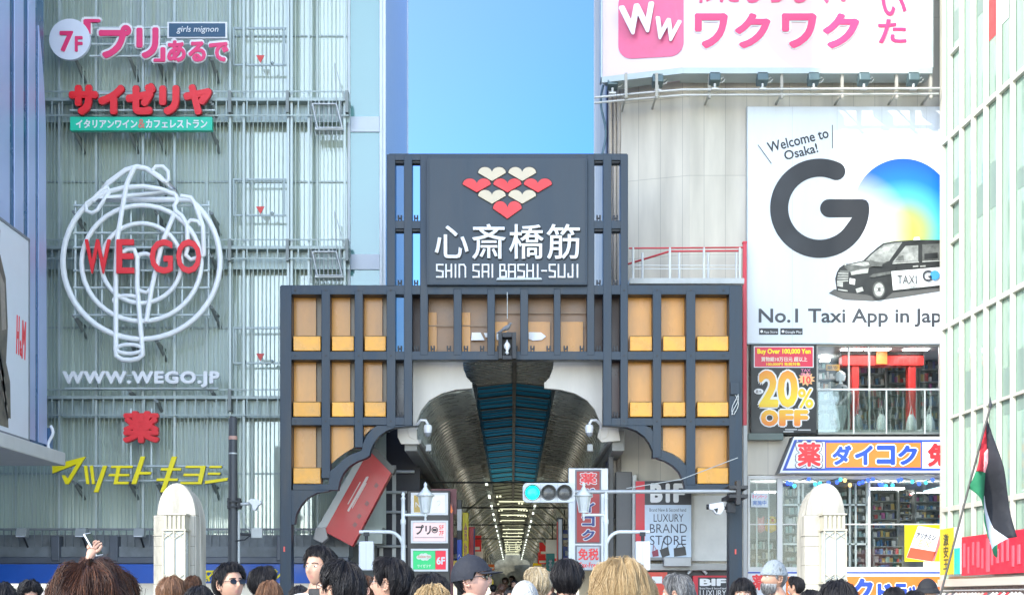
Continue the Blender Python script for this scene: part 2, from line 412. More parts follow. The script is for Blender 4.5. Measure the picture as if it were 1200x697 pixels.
    for py in (-33, 137, 298, 470):
        m = MB(); m.box(wx(410.8, GY), wx(444.7, GY), GY-.03, GY+.06, wz(py+18, GY), wz(py, GY))
        m.build('spandrel', M('spandrel_white', (.56, .62, .7), .4, var=.05), T, bevel=.01)
    m = MB(); m.box(wx(410, GY), wx(446, GY), GY+1.0, GY+1.05, wz(497, GY), top); m.build('corner_backing', M('corner_backing', (.3, .52, .5), .6, var=.25, scale=.5), T)
    # side wall to the arcade: pale mesh panels
    m = MB(); m.box(xr-.3, xr, GY+.12, 55.0, wz(497, GY), top)
    sidem = bpy.data.materials.new('mesh_panel'); sidem.use_nodes = True; t = sidem.node_tree; b = t.nodes['Principled BSDF']; b.inputs['Roughness'].default_value = .45
    g = t.nodes.new('ShaderNodeNewGeometry'); mp = t.nodes.new('ShaderNodeMapping'); mp.inputs['Scale'].default_value = (1, 3.2, .55)
    wv = t.nodes.new('ShaderNodeTexWave'); wv.wave_type = 'BANDS'; wv.bands_direction = 'Y'; wv.inputs['Scale'].default_value = 1.2; wv.inputs['Distortion'].default_value = 9; wv.inputs['Detail'].default_value = 3; wv.inputs['Detail Scale'].default_value = .6
    rp = t.nodes.new('ShaderNodeValToRGB'); rp.color_ramp.elements[0].color = (.3, .42, .55, 1); rp.color_ramp.elements[1].color = (.62, .72, .82, 1); rp.color_ramp.elements[1].position = .5
    t.links.new(g.outputs['Position'], mp.inputs[0]); t.links.new(mp.outputs[0], wv.inputs[0]); t.links.new(wv.outputs['Fac'], rp.inputs[0]); t.links.new(rp.outputs[0], b.inputs['Base Color'])
    m.build('side_wall', sidem, T)
    m = MB(); m.box(xr-.34, xr+.03, 54.9, 55.1, wz(497, GY), top); m.box(xr-.04, xr+.05, GY-.02, GY+.1, wz(497, GY), top); m.build('side_edge', M('edge_white', (.7, .76, .82), .4), T)
    # body behind
    m = MB(); m.box(xl, xr-.4, GY+2, 60, 0, top); m.build('core', M('core_grey', (.2, .22, .23), .8), T)
    # low cornice over the shopfront
    m = MB(); x1 = wx(413, GY)
    m.box(xl, x1, GY-1.0, GY+.2, wz(652, GY-1), wz(640, GY-1)); m.box(xl, x1, GY-.8, GY+.2, wz(640, GY-1)+.003, wz(626, GY-1)); m.box(xl, x1, GY-1.02, GY-.9, wz(621, GY-1), wz(618.5, GY-1))
    for px in range(4, 412, 9): m.box(wx(px, GY-1)-.012, wx(px, GY-1)+.012, GY-1.0, GY-.96, wz(640, GY-1), wz(621, GY-1))
    m.build('cornice', M('cornice_grey', (.2, .22, .23), .55, .2, var=.35, scale=2), T)
    m = MB(); m.box(xl, x1, GY-1.15, GY-.3, wz(660, GY-1), wz(652.4, GY-1)); 
    for px in (67, 135, 330): m.box(wx(px, GY-1)-.12, wx(px, GY-1)+.12, GY-1.2, GY-.3, wz(657, GY-1), wz(628, GY-1))
    m.build('shutter_box', M('shutter_box', (.1, .115, .14), .4, .3, var=.2), T, bevel=.02)
    m = MB(); m.box(xl, x1, GY-.4, GY-.3, 0, wz(674, GY)); m.build('shopfront', M('lit_shopfront', (.75, .74, .66), .5, emit=.2), T)
    return T
GB = glass_building()
def fascia():
    Y = 43.75
    T = thing('shop_fascia', 'long blue shop fascia with yellow letters under the glass building', 'shop sign', (wx(200, Y), Y, wz(684, Y)))
    m = MB(); m.box(-17.4, wx(413, Y), Y, Y+.2, wz(683, Y), wz(660.5, Y)); m.build('board', M('fascia_blue', (.012, .1, .47), .35, var=.12), T, bevel=.01)
    ptext('マツモトキヨシ', 240, 330, 666, 681, Y, YELLOW, T, ex=.04, bold=.03, shear=.3)
    ptext('薬', 236, 243, 669, 681, Y-.05, YELLOW, T, 'yellow_mark', ex=.04, bold=.02)
    m = MB(); m.box(-17.4, wx(60, Y), Y+.02, Y+.18, wz(691, Y), wz(684, Y)); m.build('light_strip', M('strip_light', (.8, .8, .7), .5, emit=.8), T)
fascia()
for i, px in enumerate((28, 97, 165)):                             # square floodlights on the cornice
    Y = 43.6
    T = thing('floodlight', ['square grey floodlight on the cornice below the blue billboard', 'square grey floodlight on the cornice above the raised phone', 'square grey floodlight on the cornice just left of the stone pillar'][i], 'floodlight', (wx(px, Y), Y, wz(632, Y)), 'floodlights on the cornice of the glass building')
    m = MB(); m.xprism([(Y, wz(630, Y)), (Y-.3, wz(629, Y)), (Y-.22, wz(619, Y)), (Y+.05, wz(618, Y))], wx(px-6, Y), wx(px+6, Y)); m.build('housing', M('flood_grey', (.3, .32, .31), .5), T, bevel=.015)
    m = MB(); m.box(wx(px-5, Y), wx(px+5, Y), Y-.34, Y-.302, wz(629, Y), wz(628, Y)); m.build('visor', WHITE, T)
    m = MB(); m.tube([(wx(px, Y), Y, wz(630, Y)), (wx(px, Y), Y+.35, wz(640, Y))], .03); m.build('bracket', DARK, T)
# ---------------------------------------------------------------- signs on the glass building
SY = 43.95
def sup(T, x0, x1, rows, cols=(), c0=0, c1=0, Y=SY+.12):           # support frame of pale tubes with dark stand-off arms
    m = MB()
    for r in rows: m.tube([(wx(x0, Y), Y, wz(r, Y)), (wx(x1, Y), Y, wz(r, Y))], .035, 8)
    for c in cols: m.tube([(wx(c, Y), Y+.05, wz(c1, Y)), (wx(c, Y), Y+.05, wz(c0, Y))], .035, 8)
    m.build('support_frame', M('support_tube', (.58, .66, .66), .4, .2), T)
def arms(T, pts, Y=SY+.15):
    for px, py in pts:
        m = MB(); m.tube([(wx(px, Y), Y, wz(py, Y)), (wx(px, Y)+.05, GY-.1, wz(py+16, Y))], .055, 6); m.tube([(wx(px, Y)-.06, Y, wz(py-2, Y)), (wx(px, Y), GY-.1, wz(py+3, Y))], .045, 6)
        m.build('support_arm', M('arm_grey_dark', (.24, .27, .26), .5, .1), T)
def sign_7f():
    T = thing('shop_sign', 'pink and white sign with a round 7F disc, highest on the glass building', 'shop sign', (wx(165, SY), SY, wz(75, SY)))
    Y = SY
    m = MB(); m.disc(wx(83, Y), wz(48, Y), 24*Y/FL, Y-.12, Y); m.build('disc', M('disc_white', (.72, .76, .85), .35, var=.04), T)
    ptext('7', 70, 86, 37, 61, Y-.12, PINK, T, ex=.03, bold=.03); ptext('F', 88, 97, 43, 61, Y-.12, PINK, T, ex=.03, bold=.03)
    for (s, a, b, c, d, bo) in (('「', 98, 118, 23, 41, .05), ('プリ', 116, 186, 30, 69, .045), ('」', 180, 194, 56, 73, .05), ('あるで', 196, 268, 48, 73, .045)):
        ptext(s, a-2.2, b+2.2, c-2.2, d+2.2, Y, WHITE, T, 'letter_backing', ex=.06, bold=bo+.05)
        ptext(s, a, b, c, d, Y-.07, PINK, T, ex=.03, bold=bo)
    m = MB(); m.pbox(196, 266, 26, 45, Y-.05, .1); pl = m.build('plate', WHITE, T); m = MB(); m.pbox(198, 264, 27.6, 43.4, Y-.065, .01); m.build('plate_face', M('plate_navy', (.03, .09, .16), .4), pl)
    ptext('girls mignon', 207, 256, 31, 40, Y-.068, WHITE, pl, ex=.015, shear=.2)
    sup(T, 105, 262, (33, 52, 66)); arms(T, [(89, 70), (152, 68), (184, 68), (248, 70)])
sign_7f()
def sign_saizeriya():
    T = thing('shop_sign', 'red raised katakana letters above a green strip, second sign from the top', 'shop sign', (wx(165, SY), SY, wz(155, SY))); Y = SY
    ptext('サイゼリヤ', 82, 249, 99, 136, Y-.1, RED, T, ex=.12, bold=.075)
    ptext('サイゼリヤ', 81, 250, 98, 137, Y-.02, M('letter_side', (.18, .02, .03), .5), T, 'letter_backing', ex=.06, bold=.095)
    m = MB(); m.pbox(82, 248.5, 137, 153, Y-.1, .2); st = m.build('strip', M('sign_green', (.02, .56, .36), .35, var=.05), T, bevel=.01)
    ptext('イタリアンワイン', 89, 161, 140.5, 150.5, Y-.1, WHITE, st, ex=.02, bold=.03); ptext('&', 162, 170, 140, 150.5, Y-.1, M('amp_red', (.6, .2, .15), .4), st, ex=.02, bold=.02); ptext('カフェレストラン', 171, 243, 140.5, 150.5, Y-.1, WHITE, st, ex=.02, bold=.03)
    sup(T, 82, 252, (110, 129.5)); arms(T, [(88, 154), (152, 154), (184, 154), (249, 122), (249, 154)])
sign_saizeriya()
def sign_globe():
    Y = 43.7
    T = thing('globe_sign', 'big white outline of a globe and lighthouse tube crossed by red letters', 'shop sign', (wx(165, Y), Y, wz(425, Y)))
    wl = M('globe_white', (.86, .88, .88), .4, var=.05)
    def P(x, y, k=0): return (wx(60 + x/2.682, Y), Y - k, wz(180 + y/2.682, Y))
    def ln(pts, r=.085, k=0, closed=False, name='outline'):
        m = MB(); m.tube([P(a, b, k) for a, b in pts], r, 8, closed); return m.build(name, wl, T)
    def arc(cx, cy, rx, ry, a0, a1, n=40): return [(cx+rx*math.cos(math.radians(a0+(a1-a0)*i/n)), cy-ry*math.sin(math.radians(a0+(a1-a0)*i/n))) for i in range(n+1)]
    ln(arc(284, 338, 247, 245, 128, 412)[::-1] + [(395, 118), (340, 74), (300, 48), (270, 42), (235, 52), (180, 92), (132, 145)], closed=True)
    ln(arc(284, 345, 188, 182, 0, 360)[:-1], .075, .01, True); ln(arc(284, 345, 126, 125, 0, 360)[:-1], .07, .02, True)
    ln([(132, 150), (175, 122), (230, 108), (290, 104), (345, 113), (392, 130)], .075, .03)
    ln([(262, 48), (240, 95), (225, 175), (211, 260), (205, 350), (205, 620)], .075, .06)                   # tube, left side
    ln([(205, 615), (206, 636), (225, 648), (250, 650), (275, 645), (290, 632), (288, 612)], .075, .06); ln(arc(247, 615, 40, 14, 0, 360)[:-1], .06, .07, True)
    ln([(218, 318), (240, 303), (262, 302), (272, 330), (272, 420), (282, 540), (288, 615)], .075, .06)
    ln([(270, 335), (280, 318), (300, 316), (314, 322)], .07, .05); ln([(388, 190), (350, 285), (318, 420), (300, 530)], .075, .06)
    ln([(275, 430), (300, 438), (315, 425)], .06, .05); ln(arc(240, 462, 42, 15, 20, 200, 16), .06, .05)
    ln([(110, 160), (112, 182), (130, 188), (147, 178), (185, 120), (180, 108), (160, 118), (132, 145), (110, 160)], .065, .04)
    ln([(318, 56), (330, 42), (352, 42), (368, 58), (370, 84), (360, 92)], .06, .04)
    ln([(392, 130), (398, 148), (388, 165), (392, 182), (412, 198), (428, 225), (430, 300), (424, 320), (440, 335), (462, 328), (482, 320), (478, 230), (452, 158), (440, 140), (408, 135)], .07, .05)
    ln([(425, 225), (440, 210), (462, 214), (470, 228)], .06, .05)
    for (s, a, b, c, d) in (('W', 100, 130, 281, 321), ('E', 137, 158, 281, 321), ('G', 176, 203, 281, 321), ('O', 207, 236, 281, 321)):
        ptext(s, a, b, c, d, Y-.14, RED, T, ex=.08, bold=.02)
    sup(T, 86, 246, (241, 273, 290, 317, 337, 369), (88, 119, 153, 185, 213, 244), 235, 372, Y=Y+.18)
    arms(T, [(88, 250), (184, 205), (184, 250), (248, 250), (248, 300), (88, 372), (152, 400), (248, 360), (184, 400)], Y+.2)
sign_globe()
def sign_url():
    Y = SY
    T = thing('web_address_sign', 'white block letters of a web address below the globe outline', 'shop sign', (wx(165, Y), Y, wz(455, Y)))
    ptext('WWW.WEGO.JP', 74, 258, 435, 454, Y-.04, WHITE, T, ex=.1, bold=.05, sp=1.15)
    sup(T, 76, 256, (440, 455)); arms(T, [(152, 458), (184, 470), (248, 458)])
sign_url()
def sign_kusuri():
    Y = SY
    T = thing('pharmacy_sign', 'single chunky red kanji sign between web address and yellow letters', 'shop sign', (wx(166, Y), Y, wz(520, Y)))
    ptext('薬', 145, 187.5, 482, 519, Y-.05, RED, T, ex=.14, bold=.045)
    ptext('薬', 144.5, 188, 481.5, 519.5, Y, M('kusuri_side', (.5, .03, .03), .5), T, 'letter_backing', ex=.05, bold=.07)
    sup(T, 150, 182, (490, 510), (153, 177), 478, 560)
sign_kusuri()
def sign_yellow():
    Y = 43.8
    T = thing('yellow_letter_sign', 'yellow slanted katakana letters with blue edges, lowest sign on the glass building', 'shop sign', (wx(165, Y), Y, wz(577, Y)))
    S = 5.0
    glyphs = [[[(55,372),(250,322),(150,485),(132,485),(110,432),(128,432),(146,452),(196,368),(56,422)]],
        [[(240,378),(258,374),(272,484),(254,484)],[(274,378),(292,374),(304,484),(288,484)],[(352,376),(376,376),(324,532),(298,532)]],
        [[(402,376),(528,376),(524,390),(398,390)],[(388,424),(508,424),(504,438),(384,438)],[(434,378),(456,378),(438,470),(505,470),(500,485),(414,485)]],
        [[(574,322),(600,322),(546,484),(518,484)],[(566,412),(636,412),(630,428),(560,428)]],
        [[(694,390),(812,390),(808,405),(690,405)],[(668,450),(792,450),(788,466),(664,466)],[(756,322),(786,322),(714,532),(688,532)]],
        [[(838,376),(955,376),(930,485),(805,485),(808,471),(908,471),(914,437),(822,437),(826,422),(918,422),(924,390),(834,390)]],
        [[(978,376),(1050,376),(1046,390),(974,390)],[(968,416),(1042,416),(1038,430),(964,430)],[(952,464),(1085,446),(1080,464),(948,484)]]]
    for g in glyphs:
        m = MB(); b = MB()
        for q in g:
            pp = [(50+a/S, 470+c/S) for a, c in q]
            m.pprism(pp, Y-.12-.004*g.index(q), .1)
            cx = sum(p[0] for p in pp)/len(pp); cy = sum(p[1] for p in pp)/len(pp)
            b.pprism([(p[0]+.7, p[1]+.55) for p in pp], Y-.019+.003*g.index(q), .06)
        m.build('letter', YELLOW, T, bevel=.008); b.build('letter_edge', M('edge_navy', (.02, .05, .2), .4), T)
    sup(T, 92, 262, (546, 563)); arms(T, [(88, 566), (152, 566), (184, 566), (249, 566)])
sign_yellow()
# lower corner of the glass building: dark recess with pipes
def recess():
    T = thing('side_shop', 'dark recessed shop wall with pale pipes behind the slanted red board', 'building', (wx(440, 47), 47, 0))
    Y = 47.2
    m = MB(); m.box(wx(395, Y), wx(492, Y), Y, Y+.3, 0, wz(480, Y)); m.build('wall', M('recess_dark', (.03, .032, .045), .5, var=.4, scale=1), T)
    m = MB()
    for py in (553, 577, 600, 640): m.tube([(wx(425, Y), Y-.15, wz(py, Y)), (wx(486, Y), Y-.15, wz(py, Y))], .05, 8)
    for px in (447, 462): m.box(wx(px, Y)-.06, wx(px, Y)+.06, Y-.08, Y-.003, 0, wz(545, Y))
    m.build('pipes', GALV, T)
recess()
def red_board():
    Y = 43.15
    T = thing('slanted_board', 'long slanted red board in a pale grey case beside the gate', 'shop sign', (wx(415, Y), Y, wz(640, Y)))
    def q(pts, y0, y1, name, mat, par=T, bev=0):
        m = MB(); m.pprism(pts, y0, y1-y0); return m.build(name, mat, par, bevel=bev)
    q([(433.5, 523), (460, 551), (413, 640), (379, 622)], Y, Y+.5, 'red_panel', M('board_red', (.5, .025, .025), .35, var=.12), bev=.01)
    q([(434.5, 519), (463, 549), (460, 555.5), (431.5, 526.5)], Y-.02, Y+.53, 'end_cap', M('cap_grey', (.13, .13, .12), .5), bev=.01)
    q([(425, 526), (434, 524), (380, 622), (369, 622)], Y-.01, Y+.56, 'case_side', M('case_pale', (.55, .56, .54), .5), bev=.01)
    q([(370, 618), (381, 617), (384, 630), (377, 636), (367, 631)], Y-.12, Y+.4, 'foot', M('foot_grey', (.4, .38, .36), .5), bev=.02)
    rot = Matrix.Rotation(math.radians(62), 4, 'Y')
    for i, (cx, cy, ln, th) in enumerate(((418, 578, 46, 2), (421, 575, 40, 1.2), (414.5, 577, 30, .9), (424, 571, 26, 1), (420.5, 580, 34, .8))):
        dx, dy = .49, -.87
        q([(cx-dx*ln/2, cy-dy*ln/2), (cx+dx*ln/2, cy+dy*ln/2), (cx+dx*ln/2+th, cy+dy*ln/2+th*.6), (cx-dx*ln/2+th, cy-dy*ln/2+th*.6)], Y-.012-.002*i, Y-.004, 'white_mark', M('mark_white', (.72, .6, .56), .5))
    for (cx, cy) in ((441, 569), (430, 590), (421, 605), (416, 615)): q([(cx-3, cy), (cx, cy-4), (cx+3, cy-1), (cx, cy+3)], Y-.01, Y-.003, 'small_mark', M('mark_grey', (.3, .12, .11), .5))
red_board()
# ================================================================== the gate
Y0 = 41.0
SLATE = M('gate_slate', (.017, .034, .055), .42, .15, var=.45, scale=1.3, streak=2.5, bump=.12, bscale=25)
AMBER = M('amber_board', (.7, .315, .055), .25, var=.3, scale=.8, streak=1, rnd=.22)
AMBER2 = M('amber_box', (.9, .41, .035), .3, var=.22, scale=2.5, rnd=.16)
def heart(cx, top, bot, hw):
    """flat wide heart: photo columns/rows"""
    h = bot-top; sh = top + h*.42; pts = [(cx, bot), (cx-hw, sh)]
    for i in range(1, 12):
        a = math.pi - math.pi*i/12; pts.append((cx-hw/2+hw/2*math.cos(a), sh-(sh-top)*math.sin(a)))
    pts.append((cx, sh-(sh-top)*.18))
    for i in range(1, 12):
        a = math.pi - math.pi*i/12; pts.append((cx+hw/2+hw/2*math.cos(a), sh-(sh-top)*math.sin(a)))
    pts.append((cx+hw, sh)); return pts
def gate():
    T = thing('arcade_gate', 'dark slate steel gate with amber panels and hearts over the arcade entrance', 'gate', (0, Y0+.5, 0))
    Y = Y0; G = 700 + CH*FL/Y0                                     # row of the ground at this depth
    def post(a, b, c, d, name='post', dy=0, t=.42): 
        m = MB(); m.pbox(a, b, c, d, Y+dy, t); return m.build(name, SLATE, T, bevel=.012)
    def beam(a, b, c, d, dy=.006, t=.40): return post(a, b, c, d, 'beam', dy, t)
    post(328, 341.5, 335, G, t=.5); post(854.5, 870, 335, G, t=.5)
    for a, b, d in ((376.6, 386.8, 560), (415.5, 425.2, 524), (453, 463.5, 500), (765, 775, 536), (804, 815, 568)): post(a, b, 340, d)
    post(727, 736, 181, 498.5); post(453.2, 463.3, 0+181, 335)
    post(473.3, 483, 181, 498.5); post(706.8, 716.8, 181, 498.5)
    post(492.2, 501.5, 181, 416); post(687.8, 696.6, 181, 416)
    for a, b in ((531.5, 541), (571, 580), (609.6, 619), (649, 657)): post(a, b, 338, 416)
    beam(456, 735, 180, 188); beam(457, 500, 258.5, 268); beam(688, 735, 258.5, 268)
    beam(329, 869, 334, 345, .009, .46); beam(329, 869, 411.5, 421.5)
    beam(341.5, 482, 488.5, 498, .007); beam(708, 855, 489.5, 498.5, .007)
    beam(343, 372, 568, 574); beam(816, 855, 567, 574)
    # second, rear lattice gives the gate its depth
    for a in (334, 381, 420, 458, 478, 497, 536, 576, 614, 653, 692, 712, 731, 770, 809, 862):
        lo = 498 if (a < 483 or a > 700) else 421
        m = MB(); m.pbox(a-2.5, a+2.5, 336, lo, Y+.95, .12); m.build('rear_post', SLATE, T)
    for r in (338, 416):
        m = MB(); m.pbox(330, 868, r-3.5, r+3.5, Y+.953, .114); m.build('rear_beam', SLATE, T)
    for r in (493,):
        for a, b in ((330, 482), (709, 868)):
            m = MB(); m.pbox(a, b, r-3.5, r+3.5, Y+.953, .114); m.build('rear_beam', SLATE, T)
    m = MB()
    for a in (340, 470, 496, 690, 714, 862): m.pbox(a-2, a+2, 338, 344, Y+.405, .545); m.pbox(a-2, a+2, 413, 419, Y+.405, .545)
    m.build('cross_tie', SLATE, T)
    # cusped brackets under the wings
    rt = [(708, 498.3), (716, 499), (735, 500.5), (746, 504.5), (755, 511), (761, 519), (764.5, 527), (766, 533.5), (771, 537), (780, 540), (789, 545.5), (796, 553), (800.5, 562), (803, 573.8), (856, 573.8), (856, 566.8), (814, 566.8), (814, 553), (803, 544), (797, 538), (789, 532.5), (778, 528.5), (775, 527), (774, 520), (770, 511), (763, 502), (757, 498.3)]
    m = MB(); m.pprism(rt, Y+.012, .38); m.build('bracket', SLATE, T, bevel=.01)
    lf = [(1199-a, b) for a, b in rt]
    m = MB(); m.pprism(lf, Y+.012, .38); m.build('bracket', SLATE, T, bevel=.01)
    m = MB(); m.pprism([(341, 573.9), (386, 573.9), (385, 575), (371, 577), (360, 583), (352, 592), (347, 602), (345, 614), (341, 614)], Y+.012, .38); m.build('bracket', SLATE, T)
    # amber boards and the lower boxes in the wings
    opens_l = [(341.5, 376.6), (386.8, 415.5), (425.2, 453)]; opens_r = [(736, 765), (775, 804), (815, 854.5)]
    rows = [(345, 411.5), (421.5, 488.5), (498, 567)]
    smokey = M('smoked_sheet', (.22, .17, .11), .35, var=.25)
    for ri, (c, d) in enumerate(rows):
        for side, ops in ((0, opens_l), (1, opens_r)):
            for oi, (a, b) in enumerate(ops):
                outer = oi == (0 if side == 0 else 2)
                if ri == 2 and oi == (2 if side == 0 else 0): continue
                if ri == 2 and not outer:
                    q = [(777, 499), (803.5, 499), (803.5, 543), (796, 536), (788, 531), (777, 527)] if side else [(388, 499), (414.5, 499), (414.5, 524), (403, 531), (395, 537), (388, 543)]
                    m = MB(); m.pprism(q, Y+.33, .05); m.build('amber_board', AMBER, T)
                    continue
                fr = .82 if side == 0 else 1.0
                m = MB(); m.pbox(a-1, a+(b-a)*fr, c-2, d, Y+.5, .05); m.build('amber_board', AMBER, T)
                m = MB(); m.pbox(a-2, b+2, c-2, d+2, Y+.62, .03); m.build('smoked_board', smokey, T)
                hgt = 17.5 if ri < 2 else 19
                m = MB(); m.pbox(a+2.2, b-.8, d-hgt, d-.6, Y+.12, .3); m.build('amber_box', AMBER2, T, bevel=.015)
                m = MB(); m.pbox(a+2.4, b-1, d-hgt-.8, d-hgt-.1, Y+.14, .26); m.build('box_rim', M('rim_dark', (.2, .12, .04), .5), T)
    m = MB(); m.pprism([(425.5, 498.6), (441, 498.6), (433, 504), (428, 509), (425.5, 513)], Y+.33, .05); m.build('amber_board', AMBER, T)
    # middle band: smoky amber boards behind, white plates for bright gaps
    rr = random.Random(4)
    for (a, b) in ((483, 492.2), (501.5, 531.5), (541, 571), (580, 609.6), (619, 649), (657, 687.8), (696.6, 706.8), (716.8, 727)):
        thin = b-a < 15
        m = MB(); m.pbox(a-1, b+1, 343, 414.3, Y+.72, .04)
        m.build('smoked_board', M('smoked_amber', (.3, .17, .085), .35, var=.25, scale=1.5) if not thin else M('smoked_dark', (.09, .055, .045), .4), T)
        if not thin:
            f = .34 if a < 575 else (.5 if a < 600 else .85)
            m = MB(); m.pbox(a-.5, a+(b-a)*f, 366 if a < 575 else 377, 412.5, Y+.63, .03); m.build('amber_board', AMBER, T)
            m = MB(); m.pbox(a, b, 366 if a > 575 else 381, 367.2 if a > 575 else 382, Y+.6, .02); m.build('slat', M('slat_brown', (.35, .24, .15), .5), T)
    for pts in (((553, 389.5), (563, 389.5), (568, 398.5), (552, 398.5)), ((567, 390), (571, 390), (571, 395), (569, 395)), ((582, 389), (587, 389), (587, 398), (582, 398)), ((619.5, 389), (634, 389.5), (640, 394), (635, 398), (625, 399), (619.5, 397))):
        m = MB(); m.pprism(pts, Y+.56, .02); m.build('bright_gap_plate', M('bright_gap_white', (.8, .82, .84), .3), T)  # white stands in for the sky-lit building seen through the gaps
    bolt = None
    for px in (346, 381.7, 420.3, 458, 731.5, 770, 809.5, 848):
        for py in (340, 416.5, 493.3):
            x, z = wx(px, Y), wz(py, Y)
            if bolt is None:
                m = MB(); m.lathe([(.028, -.012), (.028, .008)], (x, Y-.003, z), 6, 'y'); bolt = m.build('bolt', DARK, T); b0 = Vector((x, Y, z))
            else:
                c = bolt.copy(); COL.objects.link(c); c.parent = T; c.location = Vector((x, Y, z))-b0
    # small black floodlights at the foot of the openings
    def clip(px, py, dy=.15):
        m = MB(); q = Y+dy
        m.pbox(px-2.6, px-.8, py-6.5, py-2.5, q, .1); m.pbox(px+.8, px+2.6, py-6.5, py-2.5, q, .1); m.pbox(px-1.6, px+1.6, py-3.6, py-2.2, q+.003, .08)
        m.pbox(px-2.4, px-1, py-2.4, py, q, .07); m.pbox(px+1, px+2.4, py-2.4, py, q, .07); m.build('floodlight', DARK, T)
    for px in (488, 507, 526, 546, 565, 585, 604, 624, 643, 663, 682, 701.5, 721.8, 468.5): clip(px, 411.5)
    for px in (468.5, 721.8): clip(px, 488.8)
    for px in (468.5, 487.5, 701.5, 721.5): clip(px, 258.5); clip(px, 334.5)
    for px in (468.5, 487.5, 701.5, 721.5):
        for py in (188.2, 268.2): 
            m = MB(); m.pbox(px-5, px+5, py, py+2.6, Y+.06, .3); m.build('lamp_bar', DARK, T)
    for a, b, nn in ((453, 463.5, 0), (463.5, 473.3, 1)):
        if nn: m = MB(); m.pbox(a, b, 421.5, 488.5, Y+.6, .03); m.build('smoked_board', M('smoked_blue', (.1, .1, .11), .3), T)
    m = MB(); m.pbox(716.8, 727, 421.5, 488.5, Y+.6, .03); m.build('smoked_board', M('smoked_brown', (.1, .055, .05), .3), T)
    # name board
    m = MB(); m.pbox(500.5, 688, 184.5, 334.5, Y-.12, .4); B = m.build('name_board', M('board_slate', (.016, .032, .05), .38, .1, var=.35, scale=.9, streak=1.5), T, bevel=.012)
    m = MB(); m.pbox(500.5, 502.5, 186, 333, Y-.15, .027); m.pbox(686, 688, 186, 333, Y-.15, .027); m.pbox(500.5, 688, 331.5, 333.3, Y-.153, .03); m.build('board_edge', SLATE, B)
    YB = Y-.125
    CREAM = M('heart_cream', (.62, .53, .38), .4, var=.06); HRED = M('heart_red', (.75, .025, .03), .35, var=.05); EDGE = M('heart_edge', (.012, .013, .018), .5)
    for cx, t, b, hw, mt in ((576.5, 195.9, 212, 16.2, CREAM), (612, 195.9, 212, 16.2, CREAM), (558.7, 209.3, 225.4, 16.4, HRED), (594.6, 209.3, 225.4, 16.4, HRED), (630.3, 209.3, 225.4, 16.4, HRED),
                         (576.5, 222.7, 238.7, 16.2, CREAM), (612, 222.7, 238.7, 16.2, CREAM), (594.5, 235.8, 256.2, 16.8, HRED)):
        m = MB(); m.pprism(heart(cx, t, b, hw), YB-.06, .05); h = m.build('heart', mt, B)
        m = MB(); m.pprism(heart(cx, t-.9, b+1.3, hw+1.3), YB-.008, .03); m.build('heart_edge', EDGE, h)
    ptext('心斎橋筋', 509.5, 679.5, 263, 304, YB-.03, WHITE, B, ex=.06, bold=.009, sp=1.08)
    ptext('心斎橋筋', 510.3, 680.6, 263.8, 305, YB, EDGE, B, 'letter_edge', ex=.03, bold=.012, sp=1.08)
    ST = {'S': [[(1,1),(0,1),(0,.52),(1,.46),(1,0),(0,0)]], 'H': [[(0,0),(0,1)],[(1,0),(1,1)],[(0,.5),(1,.5)]], 'I': [[(.5,0),(.5,1)]], 'N': [[(0,0),(0,1),(.75,1),(1,.8),(1,0)]],
          'A': [[(0,0),(0,1),(1,1),(1,0)],[(0,.42),(1,.42)]], 'B': [[(0,0),(0,1),(.75,1),(.75,.52),(0,.52)],[(.75,.52),(1,.45),(1,0),(0,0)]], 'U': [[(0,1),(0,0),(1,0),(1,1)]], 'J': [[(0,.25),(0,0),(1,0),(1,1)]], '-': [[(0,.5),(1,.5)]]}
    SP = [('S',247,275),('H',290,315),('I',328,340),('N',352,380),('S',417,443),('A',460,488),('I',500,512),('B',542,570),('A',582,612),('S',626,654),('H',668,696),('I',712,722),('-',737,757),('S',772,798),('U',814,843),('J',860,880),('I',897,908)]
    for ch, a, b in SP:
        m = MB(); mb = MB(); w0 = .021; k = 0
        for pl in ST[ch]:
            for p, q in zip(pl[:-1], pl[1:]):
                f = lambda u: Vector((wx(450+(a+(b-a)*u[0])/3.983, YB), wz(170+(617-(617-560)*u[1])/3.983, YB)))
                P, Q = f(p), f(q); d = (Q-P).normalized(); n = Vector((-d.y, d.x))*w0; e = d*w0*.98; k += 1
                m.prism([tuple(P-e+n), tuple(Q+e+n), tuple(Q+e-n), tuple(P-e-n)], YB-.05-.0015*k, YB-.01)
        m.build('letter', WHITE, B)
    m = MB(); m.prism([(wx(581.8, YB), wz(328.6, YB)), (wx(635.3, YB), wz(328.3, YB)), (wx(634, YB), wz(325.8, YB)), (wx(583, YB), wz(326, YB))], YB-.07, YB-.012); m.build('underline', M('under_grey', (.5, .55, .58), .4), B)
    # black lantern case in the middle of the beam
    m = MB(); q = Y-.42
    m.pbox(584, 588.5, 389, 420, q, .4); m.pbox(600, 605, 389, 420, q, .4); m.pbox(588.6, 599.9, 389, 395, q+.02, .36); m.pbox(588.6, 599.9, 416, 421, q+.02, .36); m.pbox(588.6, 599.9, 395.1, 415.9, q+.3, .06)
    lc = m.build('lantern_case', DARK, T, bevel=.01)
    m = MB(); z = wz(414, q); m.lathe([(.02, 0), (.06, .04), (.03, .1), (.1, .2), (.09, .27), (.02, .36), (.02, .4)], (wx(594.3, q), q+.16, z), 10); m.build('dome_lamp', M('lamp_white', (.8, .82, .84), .3), lc)
    m = MB(); m.tube([(wx(594.5, Y), Y-.2, wz(344, Y)), (wx(594.5, Y), Y-.2, wz(375, Y))], .012, 5); m.build('hanging_rod', GALV, T)
    # cables and a box on the right post
    m = MB()
